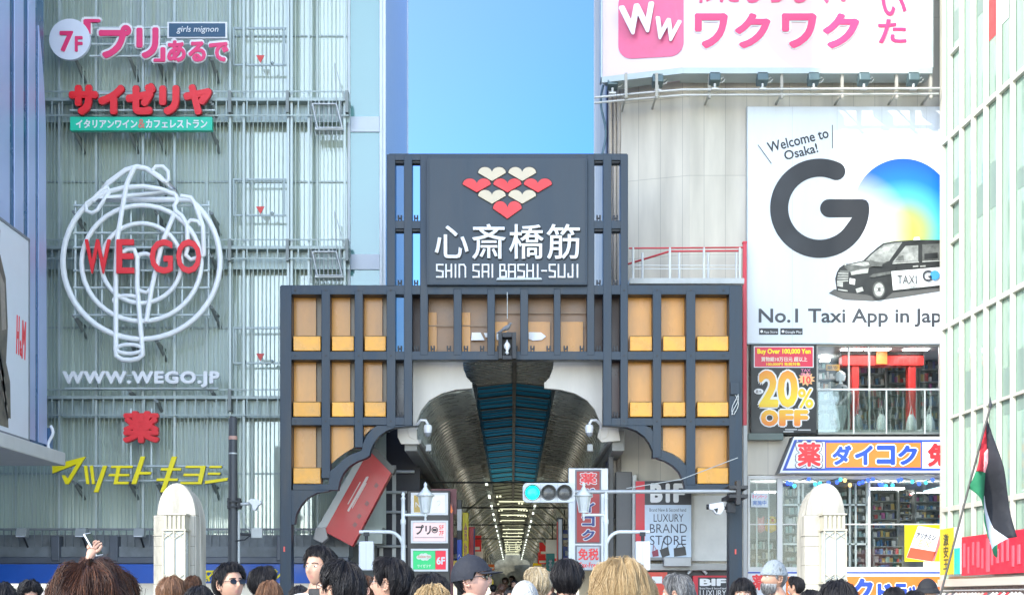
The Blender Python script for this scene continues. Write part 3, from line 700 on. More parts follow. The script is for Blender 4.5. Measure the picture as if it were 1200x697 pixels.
    for k in range(3):
        m.tube([(wx(861+4*math.sin(i*.35+k), Y), Y-.05-.02*k, wz(462+i*2.4, Y)) for i in range(11)], .014, 5)
    m.build('cable_loop', M('cable_white', (.6, .62, .62), .5), T)
    m = MB(); m.pbox(856, 867, 447, 462, Y-.1, .095); m.build('junction_box', SLATE, T, bevel=.01)
    for px, py in ((333, 643), (862, 646)):
        m = MB(); m.pbox(px-.9, px+.9, py-3, py+3, Y-.03, .028); m.build('red_marker', M('marker_red', (.8, .1, .08), .4), T)
    return T
gate()
def pigeon():
    Y = Y0-.3; z = wz(389.2, Y); x = wx(593, Y)
    m = MB()
    n = 14; prof = [(-.17, .03, .012), (-.12, .05, .03), (-.05, .085, .06), (.02, .12, .068), (.07, .16, .058), (.1, .2, .036), (.12, .235, .033), (.14, .245, .026), (.155, .24, .008)]
    m.tube([(x+a, Y, z+b) for a, b, r in prof], [r for a, b, r in prof], 10)
    m.tube([(x-.1, Y-.02, z+.05), (x-.2, Y-.02, z-.01), (x-.26, Y-.02, z-.04)], [.04, .03, .012], 6)
    m.tube([(x+.15, Y, z+.242), (x+.185, Y, z+.232)], [.01, .003], 5)
    for d in (-.02, .025): m.tube([(x+.02, Y+d, z+.07), (x+.03, Y+d, z), (x+.06, Y+d, z-.003)], .008, 5)
    o = m.build('pigeon', M('pigeon_grey', (.2, .21, .23), .6, var=.4, scale=14), smooth=True)
    tag(o, 'grey pigeon perched on the black lantern case in the middle of the gate', 'bird')
pigeon()
# ================================================================== the covered arcade behind the gate
AX = wx(603, 42.3)
def arcade():
    Ya, Yb = 42.35, 230.0
    T = thing('arcade_roof', 'long covered arcade roof with teal glass ridge and dark ribbed coves behind the gate', 'arcade', (AX, 60, 0))
    k = 42.3/FL
    cove = [(1.2, 7.53)]
    for i in range(13):
        a = math.radians(90 - 90*i/12); cove.append((1.62+1.16*math.cos(a), 6.42+1.0*math.sin(a)))
    cove += [(2.78, 6.1)]
    dark = M('cove_dark', (.1, .13, .14), .25, var=.3)
    slat = M('cove_slat', (.3, .335, .32), .28, .3, var=.3, scale=2)
    for s in (-1, 1):
        m = MB()
        n = len(cove); vs = []
        for y in (Ya, Yb):
            for a, b in cove: vs.append((AX+s*a, y, b+.09))
        m.add(vs, [(i, i+1, i+1+n, i+n) for i in range(n-1)], True); m.build('cove_shell', dark, T)
        m = MB(); y = Ya+.03; dp = .0
        while y < 150:                                             # slats follow the cove section
            w_ = .05 if y < 80 else .12
            vs = []
            for a, b in cove:
                vs += [(AX+s*a, y, b+.05), (AX+s*(a-.01), y, b-dp), (AX+s*(a-.01), y+w_, b-dp), (AX+s*a, y+w_, b+.05)]
            fs = []
            for i in range(n-1):
                for j in range(3): fs.append((i*4+j, i*4+j+1, i*4+j+5, i*4+j+4))
            m.add(vs, fs, False); y += .3 if y < 48 else (.8 if y < 65 else 2.4)
        m.build('cove_slats', slat, T)
        m = MB(); y = 45.5
        while y < 120:
            m.add([(AX+s*1.2, y-.22, 7.53), (AX+s*1.2, y+.22, 7.53), (AX+s*1.5, y, 7.5), (AX+s*1.2, y, 7.68)], [(0, 1, 2), (0, 1, 3), (1, 2, 3), (2, 0, 3)]); y += .62
        m.build('edge_fins', M('fin_pale', (.3, .3, .26), .45, var=.2), T)
        m = MB(); m.box(AX+s*1.19, AX+s*1.5, 47.4, Yb, 7.7, 8.36); m.build('lantern_side', dark, T)
        # springing beam along the shops, seen from below
        m = MB(); m.xprism([(Ya, 6.35), (Yb, 6.35), (Yb, 5.75), (Ya, 5.75)], AX+s*2.79, AX+s*3.15); m.build('side_beam', M('beam_grey', (.3, .3, .28), .5, var=.3, scale=1.2), T, bevel=.02)
        m = MB(); m.box(AX+s*2.68, AX+s*2.785, Ya+.1, Yb, 5.98, 6.1); m.build('pale_rail', M('rail_pale', (.5, .5, .47), .4, var=.2), T, bevel=.01)
    # ridge roof: slatted first bay, teal glass afterwards
    zr, ze, hw = 8.5, 8.34, 1.52
    m = MB(); y = Ya
    while y < 47.3:
        for s in (-1, 1): m.add([(AX, y, zr), (AX+s*hw, y, ze), (AX+s*hw, y+.16, ze), (AX, y+.16, zr), (AX, y, zr-.05), (AX+s*hw, y, ze-.05), (AX+s*hw, y+.16, ze-.05), (AX, y+.16, zr-.05)], [(0,1,2,3), (4,5,6,7), (0,1,5,4), (3,2,6,7)])
        y += .3
    m.build('roof_slats', slat, T)
    m = MB()
    for s in (-1, 1): m.quad((AX, Ya, zr+.02), (AX+s*hw, Ya, ze+.02), (AX+s*hw, 47.4, ze+.02), (AX, 47.4, zr+.02))
    m.build('roof_board', M('roof_teal_dark', (.03, .085, .09), .4, var=.2), T)
    tg = bpy.data.materials.new('teal_roof_glass'); tg.use_nodes = True; t = tg.node_tree; t.nodes.clear()
    out = t.nodes.new('ShaderNodeOutputMaterial'); a1 = t.nodes.new('ShaderNodeBsdfDiffuse'); a2 = t.nodes.new('ShaderNodeBsdfTranslucent'); mx = t.nodes.new('ShaderNodeMixShader'); mx.inputs[0].default_value = .55
    nz = t.nodes.new('ShaderNodeTexNoise'); nz.inputs['Scale'].default_value = .8; g = t.nodes.new('ShaderNodeNewGeometry'); mpn = t.nodes.new('ShaderNodeMapping'); mpn.inputs['Scale'].default_value = (.3, 2.2, 1)
    rp = t.nodes.new('ShaderNodeValToRGB'); rp.color_ramp.elements[0].position = .35; rp.color_ramp.elements[1].position = .65
    rp.color_ramp.elements[0].color = (.014, .085, .095, 1); rp.color_ramp.elements[1].color = (.03, .16, .175, 1)
    t.links.new(g.outputs['Position'], mpn.inputs[0]); t.links.new(mpn.outputs[0], nz.inputs[0]); t.links.new(nz.outputs[0], rp.inputs[0])
    t.links.new(rp.outputs[0], a1.inputs[0]); t.links.new(rp.outputs[0], a2.inputs[0]); t.links.new(a1.outputs[0], mx.inputs[1]); t.links.new(a2.outputs[0], mx.inputs[2]); t.links.new(mx.outputs[0], out.inputs[0])
    m = MB(); y = 47.45
    while y < Yb:
        for s in (-1, 1): m.quad((AX+s*.02, y, zr), (AX+s*hw, y, ze), (AX+s*hw, y+1.025, ze-.003), (AX+s*.02, y+1.025, zr-.003))
        y += 1.02
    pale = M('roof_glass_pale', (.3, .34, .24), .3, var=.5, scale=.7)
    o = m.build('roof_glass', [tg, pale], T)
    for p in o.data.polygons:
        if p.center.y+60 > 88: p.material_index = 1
    m = MB(); m.box(AX-.06, AX+.06, Ya, Yb, zr-.16, zr+.05); m.build('ridge_beam', DARK, T)
    m = MB(); y = 47.4; i = 0
    while y < Yb:
        th = .3 if i % 3 == 0 else .1; pd = .05 if i % 3 == 0 else .02
        for s in (-1, 1): m.add([(AX+s*.06, y, zr-pd), (AX+s*hw, y, ze-pd), (AX+s*hw, y+th, ze-pd), (AX+s*.06, y+th, zr-pd), (AX+s*.06, y, zr), (AX+s*hw, y, ze), (AX+s*hw, y+th, ze), (AX+s*.06, y+th, zr)], [(0,1,2,3), (4,5,6,7), (0,1,5,4), (3,2,6,7)])
        y += 1.02; i += 1
    m.build('purlins', M('purlin_dark', (.02, .03, .035), .5), T)
    # lamps under the roof, farther in
    lampm = M('arcade_lamp', (.9, .85, .6), .5, var=0, emit=.45, ecol=(.95, .98, .68))
    rr = random.Random(2)
    for i in range(16):
        y = 92 + i*7.5
        m = MB()
        for s in (-1, 1):
            for j in range(4):
                if rr.random() < .5: m.box(AX+s*(.35+.2*j), AX+s*(.47+.2*j), y+.3*j, y+.3*j+.8, 7.9, 7.96)
        m.box(AX-.9, AX+.9, y-.1, y+.05, 7.5, 7.56)
        m.build('ceiling_lamp', lampm, T)
    for s in (-1, 1):                                              # strips added along the inner cove edges to light the deep arcade
        for i in range(18):
            y = 74+i*8.5+(i*s*1.7) % 2.3; m = MB(); m.box(AX+s*1.3, AX+s*1.42, y, y+1.6+(i % 3)*.8, 7.28, 7.33); m.build('added_cove_strip', M('added_cove_strip', (.9, .9, .8), .5, var=0, emit=.9, ecol=(.9, 1, .86)), T)
    m = MB()
    for y, z in ((52, 5.6), (60, 5.2), (70, 5.0), (84, 4.9)): m.tube([(AX-2.9, y, z), (AX+2.9, y, z)], .035, 6)
    m.build('tie_rods', DARK, T)
    m = MB()
    for i in range(10):
        y = 74+i*8
        for s in (-1, 1): m.tube([(AX+s*2.7, y, 5.4), (AX+s*2.3, y, 5.9), (AX+s*1.3, y, 6.7)], .07, 6)
    m.build('haunch_tubes', M('haunch_pale', (.45, .45, .38), .4), T)
    # white end panels between roof and gate posts
    Y = 42.1; wh = M('end_white', (.7, .66, .59), .45, var=.12, scale=1.5, streak=1)
    L = [(482.5, 421.6), (542, 421.6), (543, 432), (547, 442), (552, 447.5), (553.3, 447.5), (553.3, 454.8), (534, 456.5), (517, 461), (503, 469), (494, 480), (489, 492), (487.6, 503), (488, 516), (479, 511.5), (476.5, 499), (482.5, 499)]
    for s in (0, 1):
        pts = L if s == 0 else [(1191-a, b) for a, b in L]
        m = MB(); m.pprism(pts, Y, .16); m.build('end_panel', wh, T, bevel=.012)
    m = MB(); m.pprism([(466, 499), (488, 499), (489, 514), (492, 520), (470, 520), (466, 512)], Y+.02, .12); m.pprism([(703, 499), (724, 499), (727, 516), (705, 518), (700, 512)], Y+.02, .12); m.build('beam_end', wh, T, bevel=.01)
    return T
arcade()
def dome_camera(px, py, side, label):
    Y = 41.9
    T = thing('dome_camera', label, 'camera', (wx(px, Y), Y, wz(py+8, Y)), 'white dome cameras at the arcade mouth')
    m = MB(); c = (wx(px, Y), Y-.25, wz(py, Y)); m.lathe([(.02, .14), (.1, .12), (.12, .04), (.11, -.05), (.1, -.1)], c, 14); m.build('housing', WHITE, T)
    m = MB(); m.lathe([(.1, -.1), (.085, -.17), (.04, -.21), (.005, -.22)], c, 14); m.build('lens_dome', M('dome_grey', (.25, .27, .3), .15), T)
    x = c[0]; m = MB(); m.tube([(x, Y-.25, c[2]+.14), (x-side*.06, Y-.25, c[2]+.25), (x-side*.2, Y-.2, c[2]+.26), (x-side*.32, Y-.1, c[2]+.15), (x-side*.34, Y, c[2]+.05)], .04, 8); m.build('arm', WHITE, T)
    m = MB(); m.box(x-.06, x+.1, Y-.3, Y-.05, c[2]-.62, c[2]-.42); m.build('small_light', M('small_lamp_grey', (.35, .36, .34), .4), T, bevel=.02)
dome_camera(502, 504, 1, 'white dome camera on the left side of the arcade mouth')
dome_camera(690, 504, -1, 'white dome camera on the right side of the arcade mouth')
# ---------------------------------------------------------------- shops and hanging boards inside the arcade
def shop_inside(y0, y1, s, col, scol, label):
    T = thing('arcade_shop', label, 'shop', (AX+s*4, (y0+y1)/2, 0), 'shops inside the arcade')
    x = AX+s*3.2
    m = MB(); m.box(x, x+s*3, y0+.02, y1-.02, 0, 7.2); m.build('wall', M('shop_wall_%s' % 'abc'[int(y0) % 3], [(.45, .43, .36), (.35, .35, .32), (.5, .47, .4)][int(y0) % 3], .6, var=.3), T)
    m = MB(); m.box(x-s*.25, x-s*.003, y0+.2, y1-.2, 3.2, 4.3); m.build('sign_board', scol, T, bevel=.02)
    m = MB(); m.box(x-s*.12, x-s*.002, y0+.5, y1-.5, .1, 2.9); m.build('lit_front', M('lit_front', (.7, .68, .55), .5, emit=.55, ecol=(1, .96, .8)) if y0 > 60 else M('dim_front', (.3, .29, .24), .4, var=.5, scale=3), T)
    m = MB(); m.box(x-s*.16, x-s*.003, y0+.4, y1-.4, 4.7, 5.6); m.build('window_band', M('window_band', (.06, .07, .07), .2), T)
SIGNC = [WHITE, RED, YELLOW, M('sign_teal', (.02, .4, .36), .4), ORANGE, BLUE, M('sign_cream', (.7, .62, .4), .4)]
NM = ['white', 'red', 'yellow', 'teal', 'orange', 'blue', 'cream']
OR = ['first', 'second', 'third', 'fourth', 'fifth', 'sixth', 'seventh', 'eighth', 'ninth']
for i in range(9):
    for s in (-1, 1):
        k = (i*2 + (s > 0)*3) % 7
        shop_inside(50+i*20, 70+i*20, s, None, SIGNC[k], '%s shop from the entrance along the %s side of the arcade, with %s sign' % (OR[i], 'left' if s < 0 else 'right', NM[k]))
rs = random.Random(31)
for i in range(16):
    s_ = -1 if i % 2 else 1; y = 62+i*6.5; z = rs.uniform(3.2, 4.9); hh = rs.uniform(.4, 1.1); x0 = AX+s_*rs.uniform(1.9, 2.3)
    m = MB(); m.box(x0, x0+s_*.8, y, y+.12, z, z+hh); m.mi = 1; m.box(x0+s_*.1, x0+s_*.7, y-.012, y-.002, z+.1, z+.3); m.mi = 2; m.box(x0+s_*.37, x0+s_*.43, y+.04, y+.08, z+hh, 6.0)
    tag(m.build('hanging_sign', [SIGNC[rs.randrange(7)], WHITE, DARK]), 'small coloured sign hanging deep inside the arcade', 'shop sign', 'small signs hanging deep in the arcade')
def far_block():
    T = thing('far_building', 'dim building closing the far end of the arcade', 'building', (AX, 235, 0))
    m = MB(); m.box(AX-6, AX+6, 232, 233, 0, 9); m.build('wall', M('far_wall', (.12, .12, .09), .6, var=.6, scale=1.2), T)
    m = MB(); m.box(AX-2, AX+2, 231.6, 231.99, .2, 3); m.build('lit_doorway', M('lit_door', (.6, .6, .45), .5, emit=.3), T)
far_block()
def blade(px0, px1, py0, py1, Y, mats, label, cat='shop sign', name='blade_sign', bands=None, texts=()):
    T = thing(name, label, cat, (wx((px0+px1)/2, Y), Y, wz(py1, Y)))
    m = MB(); m.pbox(px0, px1, py0, py1, Y, .3); m.build('case', mats, T, bevel=.015)
    for nm, a, b, c, d, mt in (bands or ()):
        m = MB(); m.pbox(a, b, c, d, Y-.02, .017); m.build(nm, mt, T)
    for s, a, b, c, d, mt, bo in texts: ptext(s, a, b, c, d, Y-.021, mt, T, ex=.012, bold=bo)
    return T
def directory():
    Y = 43.6
    T = thing('directory_sign', 'tall black directory sign with three framed panels beside the left street lamp', 'shop sign', (wx(503, Y), Y, wz(712, Y)))
    m = MB(); m.pbox(477, 527.5, 574.5, 760, Y, .35); m.build('case', M('case_black', (.012, .012, .014), .35), T, bevel=.02)
    m = MB(); m.pbox(505, 535, 572.5, 602, Y+.36, .1); m.pbox(527.6, 531, 590, 760, Y+.01, .3); m.build('side_case', M('case_maroon', (.12, .012, .02), .4), T)
    m = MB(); m.pprism([(528.3, 590), (530.8, 598), (529.5, 601), (527.9, 600)], Y+.0, .004); m.build('orange_flash', ORANGE, T)
    for c, d in ((577, 603), (609.5, 636), (642.5, 669)):
        m = MB()
        m.pbox(481.5, 525, c, c+2.2, Y-.05, .047); m.pbox(481.5, 525, d-2.2, d, Y-.05, .047); m.pbox(481.5, 484, c+2.3, d-2.3, Y-.048, .045); m.pbox(522.5, 525, c+2.3, d-2.3, Y-.048, .045); m.build('panel_frame', WHITE, T)
    pf = lambda a, b, c, d, mt, nm='panel', dy=0: (lambda m: m.pbox(a, b, c, d, Y-.02-dy, .012+0) and m.build(nm, mt, T))(MB())
    pf(484.2, 522.3, 579.4, 600.6, M('panel_white', (.74, .76, .72), .4, emit=.12)); pf(485, 495, 580, 600, M('panel_gold', (.5, .33, .06), .4), 'gold_field', .005)
    ptext('N', 487, 492, 588, 594, Y-.026, WHITE, T, ex=.005); ptext('つ', 512, 516, 586, 592, Y-.02, M('pale_mark', (.55, .57, .5), .4), T, ex=.006)
    pf(484.2, 522.3, 612, 633.6, M('panel_pink', (.82, .58, .56), .4, emit=.15))
    ptext('プリ', 487, 505, 614.5, 626, Y-.02, BLACK, T, ex=.006, bold=.04); ptext('5F', 514.5, 520, 615, 620, Y-.02, RED, T, ex=.006, bold=.02); ptext('7F', 514.5, 520, 621.5, 627, Y-.02, RED, T, ex=.006, bold=.02)
    m = MB(); m.tube([(wx(509.5, Y)+.085*math.cos(i*.5236), Y-.028, wz(620.5, Y)+.085*math.sin(i*.5236)) for i in range(12)], .014, 5, True); m.box(wx(507.3, Y), wx(511.7, Y), Y-.03, Y-.021, wz(622, Y), wz(619, Y)); m.build('round_mark', BLACK, T)
    pf(486, 520, 628.6, 630, M('fine_print', (.6, .45, .44), .5), 'small_print', .003)
    pf(484.2, 510, 645, 666.6, M('panel_green', (.02, .5, .16), .4, emit=.2)); pf(510.3, 522.3, 645, 666.6, M('panel_red', (.7, .015, .04), .4, emit=.2))
    ptext('6F', 511.5, 521.5, 652, 661, Y-.021, WHITE, T, ex=.006, bold=.04)
    m = MB()
    for dx, dy, r in ((491, 652.5, 3), (494.5, 650.8, 3.3), (498.5, 650.5, 3.3), (502.5, 651.8, 3), (496, 653.5, 3.4), (500, 653.8, 3)): m.disc(wx(dx, Y), wz(dy, Y), r*Y/FL, Y-.026-.0005*dx/100, Y-.021, 20, r*.85*Y/FL)
    m.build('white_cloud', M('cloud_cream', (.8, .85, .75), .4), T)
    ptext('Saizeriya', 489, 505, 650, 654, Y-.03, M('script_orange', (.75, .25, .12), .4), T, ex=.004, bold=.01, shear=.2); ptext('サイゼリヤ', 489, 505, 660.5, 664.5, Y-.021, M('cloud_cream', (.8, .85, .75), .4), T, ex=.006, bold=.02)
directory()
blade(535.5, 541.2, 585, 700, 49, BLACK, 'narrow black, white and blue banner hanging inside the arcade', bands=(('white_field', 535.8, 541, 596, 621, WHITE), ('blue_field', 535.8, 541, 632, 690, M('banner_blue', (.02, .09, .6), .4))), texts=(('へ', 536.5, 540.5, 649, 654, WHITE, .02),))
blade(542, 549, 600, 700, 51, YELLOW, 'narrow yellow banner hanging inside the arcade', texts=(('食\n飲\n酒', 543.5, 547.5, 612, 680, M('amp_red', (.6, .2, .15), .4), .01),))
blade(549.5, 556.5, 617, 700, 54, RED, 'narrow red banner with navy edge hanging inside the arcade', bands=(('navy_edge', 555, 556.4, 619, 699, M('edge_navy', (.02, .05, .2), .4)),))
blade(652.5, 660, 606, 700, 52, BLACK, 'narrow black and white banner with red edge hanging inside the arcade', bands=(('white_field', 654.6, 658.4, 608, 655, WHITE), ('red_edge', 652.3, 654, 611, 700, M('edge_red', (.6, .06, .03), .4))))
blade(640, 650, 648, 690, 60, M('sign_teal', (.02, .4, .36), .4), 'small teal board hanging low at the right side of the arcade', texts=(('茶\n屋', 643, 647, 655, 680, WHITE, .02),))
def right_blade():
    Y = 43.4
    T = thing('blade_sign', 'tall silver framed vertical sign with red and blue lettering beside the right street lamp', 'shop sign', (wx(690, Y), Y, wz(697, Y)))
    m = MB(); m.pbox(666, 713, 548, 668, Y+.02, .4); m.build('case', M('case_silver', (.5, .53, .56), .35, .4, var=.08), T, bevel=.02)
    m = MB(); m.pbox(674, 704.5, 550, 636.5, Y-.01, .027); m.pbox(674, 704.5, 638.5, 668, Y-.01, .027); m.build('panel_border', M('border_dark', (.16, .17, .2), .4), T)
    m = MB(); m.pbox(676, 702.5, 552, 635, Y-.025, .013); m.build('red_panel', M('blade_red', (.4, .03, .03), .4, var=.1), T)
    m = MB(); m.pbox(676, 702.5, 640, 667, Y-.025, .013); m.build('pale_panel', M('blade_pale', (.5, .54, .58), .4), T)
    NV = M('letter_navy', (.02, .04, .2), .4)
    for ch, c, d in (('薬', 553, 568), ('ダ', 571, 585), ('イ', 588, 601), ('コ', 603.5, 617), ('ク', 619, 633.5)):
        if ch == '薬': ptext(ch, 679, 700, c, d, Y-.025, WHITE, T, ex=.012, bold=.07); ptext(ch, 680, 699, c+1, d-1, Y-.04, RED, T, ex=.008, bold=.03)
        else: ptext(ch, 681, 698, c, d, Y-.025, WHITE, T, ex=.012, bold=.09); ptext(ch, 682, 697, c+1, d-1, Y-.04, NV, T, ex=.008, bold=.045)
    ptext('免税', 677.5, 701.5, 642, 656, Y-.025, RED, T, ex=.01, bold=.03); ptext('Tax-Free', 678, 701, 658.5, 664.5, Y-.025, RED, T, ex=.01, bold=.02)
right_blade()
# ================================================================== white tiled building on the right
RY = 44.0
def tile_mat():
    m = bpy.data.materials.new('pale_tiles'); m.use_nodes = True; t = m.node_tree; b = t.nodes['Principled BSDF']; b.inputs['Roughness'].default_value = .5
    g = t.nodes.new('ShaderNodeNewGeometry'); s = t.nodes.new('ShaderNodeSeparateXYZ'); c = t.nodes.new('ShaderNodeCombineXYZ'); br = t.nodes.new('ShaderNodeTexBrick')
    br.offset = 0; br.inputs['Scale'].default_value = 1; br.inputs['Brick Width'].default_value = .635; br.inputs['Row Height'].default_value = 2.35; br.inputs['Mortar Size'].default_value = .009; br.inputs['Mortar Smooth'].default_value = .3
    br.inputs['Color1'].default_value = (.62, .57, .48, 1); br.inputs['Color2'].default_value = (.66, .61, .515, 1); br.inputs['Mortar'].default_value = (.42, .39, .33, 1)
    n = t.nodes.new('ShaderNodeTexNoise'); n.inputs['Scale'].default_value = .8; n.inputs['Detail'].default_value = 5; mp = t.nodes.new('ShaderNodeMapping'); mp.inputs['Scale'].default_value = (2, 2, .35)
    r = t.nodes.new('ShaderNodeMapRange'); r.inputs[1].default_value = .3; r.inputs[2].default_value = .7; r.inputs[3].default_value = .74; r.inputs[4].default_value = 1.05
    mx = t.nodes.new('ShaderNodeVectorMath'); mx.operation = 'MULTIPLY'
    t.links.new(g.outputs['Position'], s.inputs[0]); t.links.new(s.outputs[0], c.inputs[0]); t.links.new(s.outputs[2], c.inputs[1]); t.links.new(c.outputs[0], br.inputs[0])
    t.links.new(g.outputs['Position'], mp.inputs[0]); t.links.new(mp.outputs[0], n.inputs[0]); t.links.new(n.outputs[0], r.inputs[0])
    t.links.new(br.outputs[0], mx.inputs[0]); t.links.new(r.outputs[0], mx.inputs[1]); t.links.new(mx.outputs[0], b.inputs[0])
    return m
TILE = tile_mat()
GOODS = random_mat('shop_goods', [(.5,.05,.05),(.6,.55,.5),(.1,.12,.25),(.05,.05,.06),(.55,.35,.1),(.2,.3,.25),(.65,.65,.62),(.4,.1,.25),(.12,.1,.09),(.3,.28,.26),(.08,.2,.35)], 1)
GLASSW = glass('shop_glass', (.9, .93, .93), .02, .3, .02)
def tiled_building():
    T = thing('tiled_building', 'white tiled corner building with shops below and big billboards', 'building', (10, 50, 0))
    xa, xb = wx(808, RY), wx(1150, RY); xc, yc = wx(728, 44.7), 44.7
    z = lambda p: wz(p, RY)
    m = MB(); top = 26
    m.box(xa, xb, RY, RY+.5, z(403), top); m.box(xa, wx(877, RY), RY, RY+.5, 0, z(403)); m.box(wx(877.1, RY), xb, RY+.02, RY+.5, z(556), z(509)); m.box(wx(877.1, RY), xb, RY+.02, RY+.5, 0, z(671))
    m.add([(xa-.002, RY, 0), (xa-.002, RY, top), (xc, yc, top), (xc, yc, 0), (xa-.002, RY+.5, 0), (xa-.002, RY+.5, top), (xc+.02, 60, top), (xc+.02, 60, 0)], [(0,1,2,3), (3,2,6,7)])
    m.box(xc+.3, xb, RY+6.5, RY+7, 0, top)
    m.build('wall', TILE, T)
    m = MB(); m.box(wx(877, RY), xb, RY+.02, RY+6.4, z(511), z(508.8)); m.box(wx(877, RY), xb, RY+.5, RY+6.4, z(402), z(398)); m.box(wx(877, RY), xb, RY+.5, RY+6.4, z(557), z(553)); m.box(wx(877, RY), xb, RY+.02, RY+6.4, z(674), z(671.2))
    m.build('floor_slab', M('slab_pale', (.5, .5, .48), .6), T)
    m = MB(); m.box(wx(877, RY)+.01, xb, RY+6.2, RY+6.45, 0, z(404)); m.build('shop_back_wall', M('back_wall', (.42, .4, .37), .6, var=.25), T)
    m = MB()
    for px in (721, 715.5): m.tube([(wx(px, 45.2), 45.2, 4), (wx(px, 45.2), 45.2, wz(98, 45.2))], .06, 8)
    m.tube([(wx(726, 45), 45, 4), (wx(726, 45), 45, wz(98, 45))], .08, 8)
    m.build('down_pipe', M('pipe_tan', (.5, .44, .36), .5), T)
    m = MB(); m.box(wx(711, 45.5), wx(727, 45.5), 45.5, 46, 4, wz(-20, 45.5)); m.build('corner_shaft', M('shaft_navy', (.03, .035, .08), .5), T)
    m = MB()
    for px in (714, 718.5, 723.5): m.box(wx(px, 45.4)-.025, wx(px, 45.4)+.025, 45.4, 45.49, 4, wz(98, 45.4))
    m.build('shaft_rods', M('rod_white', (.6, .62, .7), .4), T)
    m = MB()
    m.tube([(wx(707-3*math.sin(i*.5), 45.2), 45.2, wz(100+i*6, 45.2)) for i in range(15)], .035, 6); m.build('cable', M('cable_dark', (.12, .2, .25), .5), T)
    # pillar between shop and arcade
    m = MB(); m.box(wx(713, 43.9), wx(719, 43.9), 43.9, 44.3, 0, wz(520, 43.9)); m.box(wx(722, 43.9), wx(741, 43.9), 44.0, 44.4, 0, wz(552, 43.9)); m.build('pier', M('pier_grey', (.13, .13, .13), .5), T, bevel=.02)
    m = MB(); m.box(wx(741.2, 43.8), wx(746, 43.8), 43.8, 44.4, 0, wz(556, 43.8)); m.box(wx(810, 43.8), wx(857, 43.8), 43.85, 43.99, wz(657, 43.8), wz(580, 43.8)); m.box(wx(741.2, 43.8), wx(860, 43.8), 43.75, 43.99, wz(571, 43.8)+.001, wz(563, 43.8)); m.build('pale_pier', M('pier_white', (.62, .62, .6), .45), T, bevel=.01)
    m = MB(); m.box(wx(741.2, 43.8), wx(860, 43.8), 43.6, 44, wz(668, 43.8), wz(660, 43.8)); m.build('ledge', M('ledge_grey', (.4, .4, .38), .5), T, bevel=.02)
    m = MB(); Y = 43.7; m.tube([(wx(806+22*i/10, Y), Y, wz(672-8*math.sin(i*.314), Y)) for i in range(11)], .05, 6); m.tube([(wx(826, Y), Y, wz(665, Y)), (wx(855, Y), Y, wz(667, Y))], .04, 6); m.build('pipe_bend', GALV, T)
    m = MB(); m.box(wx(744, 43.9), wx(860, 43.9), 43.9, 43.99, 0, wz(668.3, 43.9)); m.build('lower_front', M('lower_dark', (.05, .05, .055), .4), T)
    return T
tiled_building()
def balcony():
    Y = 43.2
    T = thing('roof_railing', 'white railing with thin red rails above the right wing of the gate', 'railing', (wx(800, Y), Y, wz(335, Y)))
    wh = M('rail_white', (.68, .7, .7), .4); rd = M('rail_red', (.55, .05, .06), .4)
    y2 = 42.2
    m = MB(); m.box(wx(737, y2), wx(871, y2), y2-.2, Y+.2, wz(334, y2), wz(327.5, y2)); m.build('platform', M('platform_grey', (.5, .52, .52), .5, var=.2), T, bevel=.01)
    for px in (742, 753, 785, 796, 825, 830, 863, 867):
        y = y2 if px in (742, 785, 825, 867) else Y
        m = MB(); m.tube([(wx(px, y), y, wz(328, y2)), (wx(px, y), y, wz(290 if y == y2 else 296, y))], .035, 6); m.build('post', wh, T)
    m = MB(); m.tube([(wx(737, y2), y2, wz(291, y2)), (wx(871, y2), y2, wz(290, y2))], .025, 6); m.tube([(wx(737, Y), Y+1, wz(301, Y)), (wx(785, Y), Y, wz(294.5, Y)), (wx(868, Y), Y, wz(294, Y))], .03, 6); m.build('rail', rd, T)
    m = MB()
    for r in (311, 315): m.tube([(wx(740, y2), y2, wz(r, y2)), (wx(868, y2), y2, wz(r, y2))], .012, 5)
    m.build('wire', wh, T)
balcony()
def red_pole():
    Y = 43.3
    m = MB(); m.box(wx(870.8, Y), wx(875.2, Y), Y, Y+.15, wz(500, Y), wz(285, Y)); m.box(wx(870.3, Y), wx(875.6, Y), Y-.01, Y+.16, wz(285, Y), wz(282.5, Y))
    o = m.build('red_upright', M('upright_red', (.62, .03, .06), .4), bevel=.01); tag(o, 'thin upright red post between the gate and the taxi billboard', 'post')
    m = MB(); Y = 43.1; m.box(wx(871, Y), wx(876, Y), Y, Y+.12, 0, wz(498, Y)); o = m.build('grey_upright', M('upright_grey', (.33, .34, .35), .4, .3), bevel=.01); tag(o, 'grey square post standing just right of the gate', 'post')
red_pole()
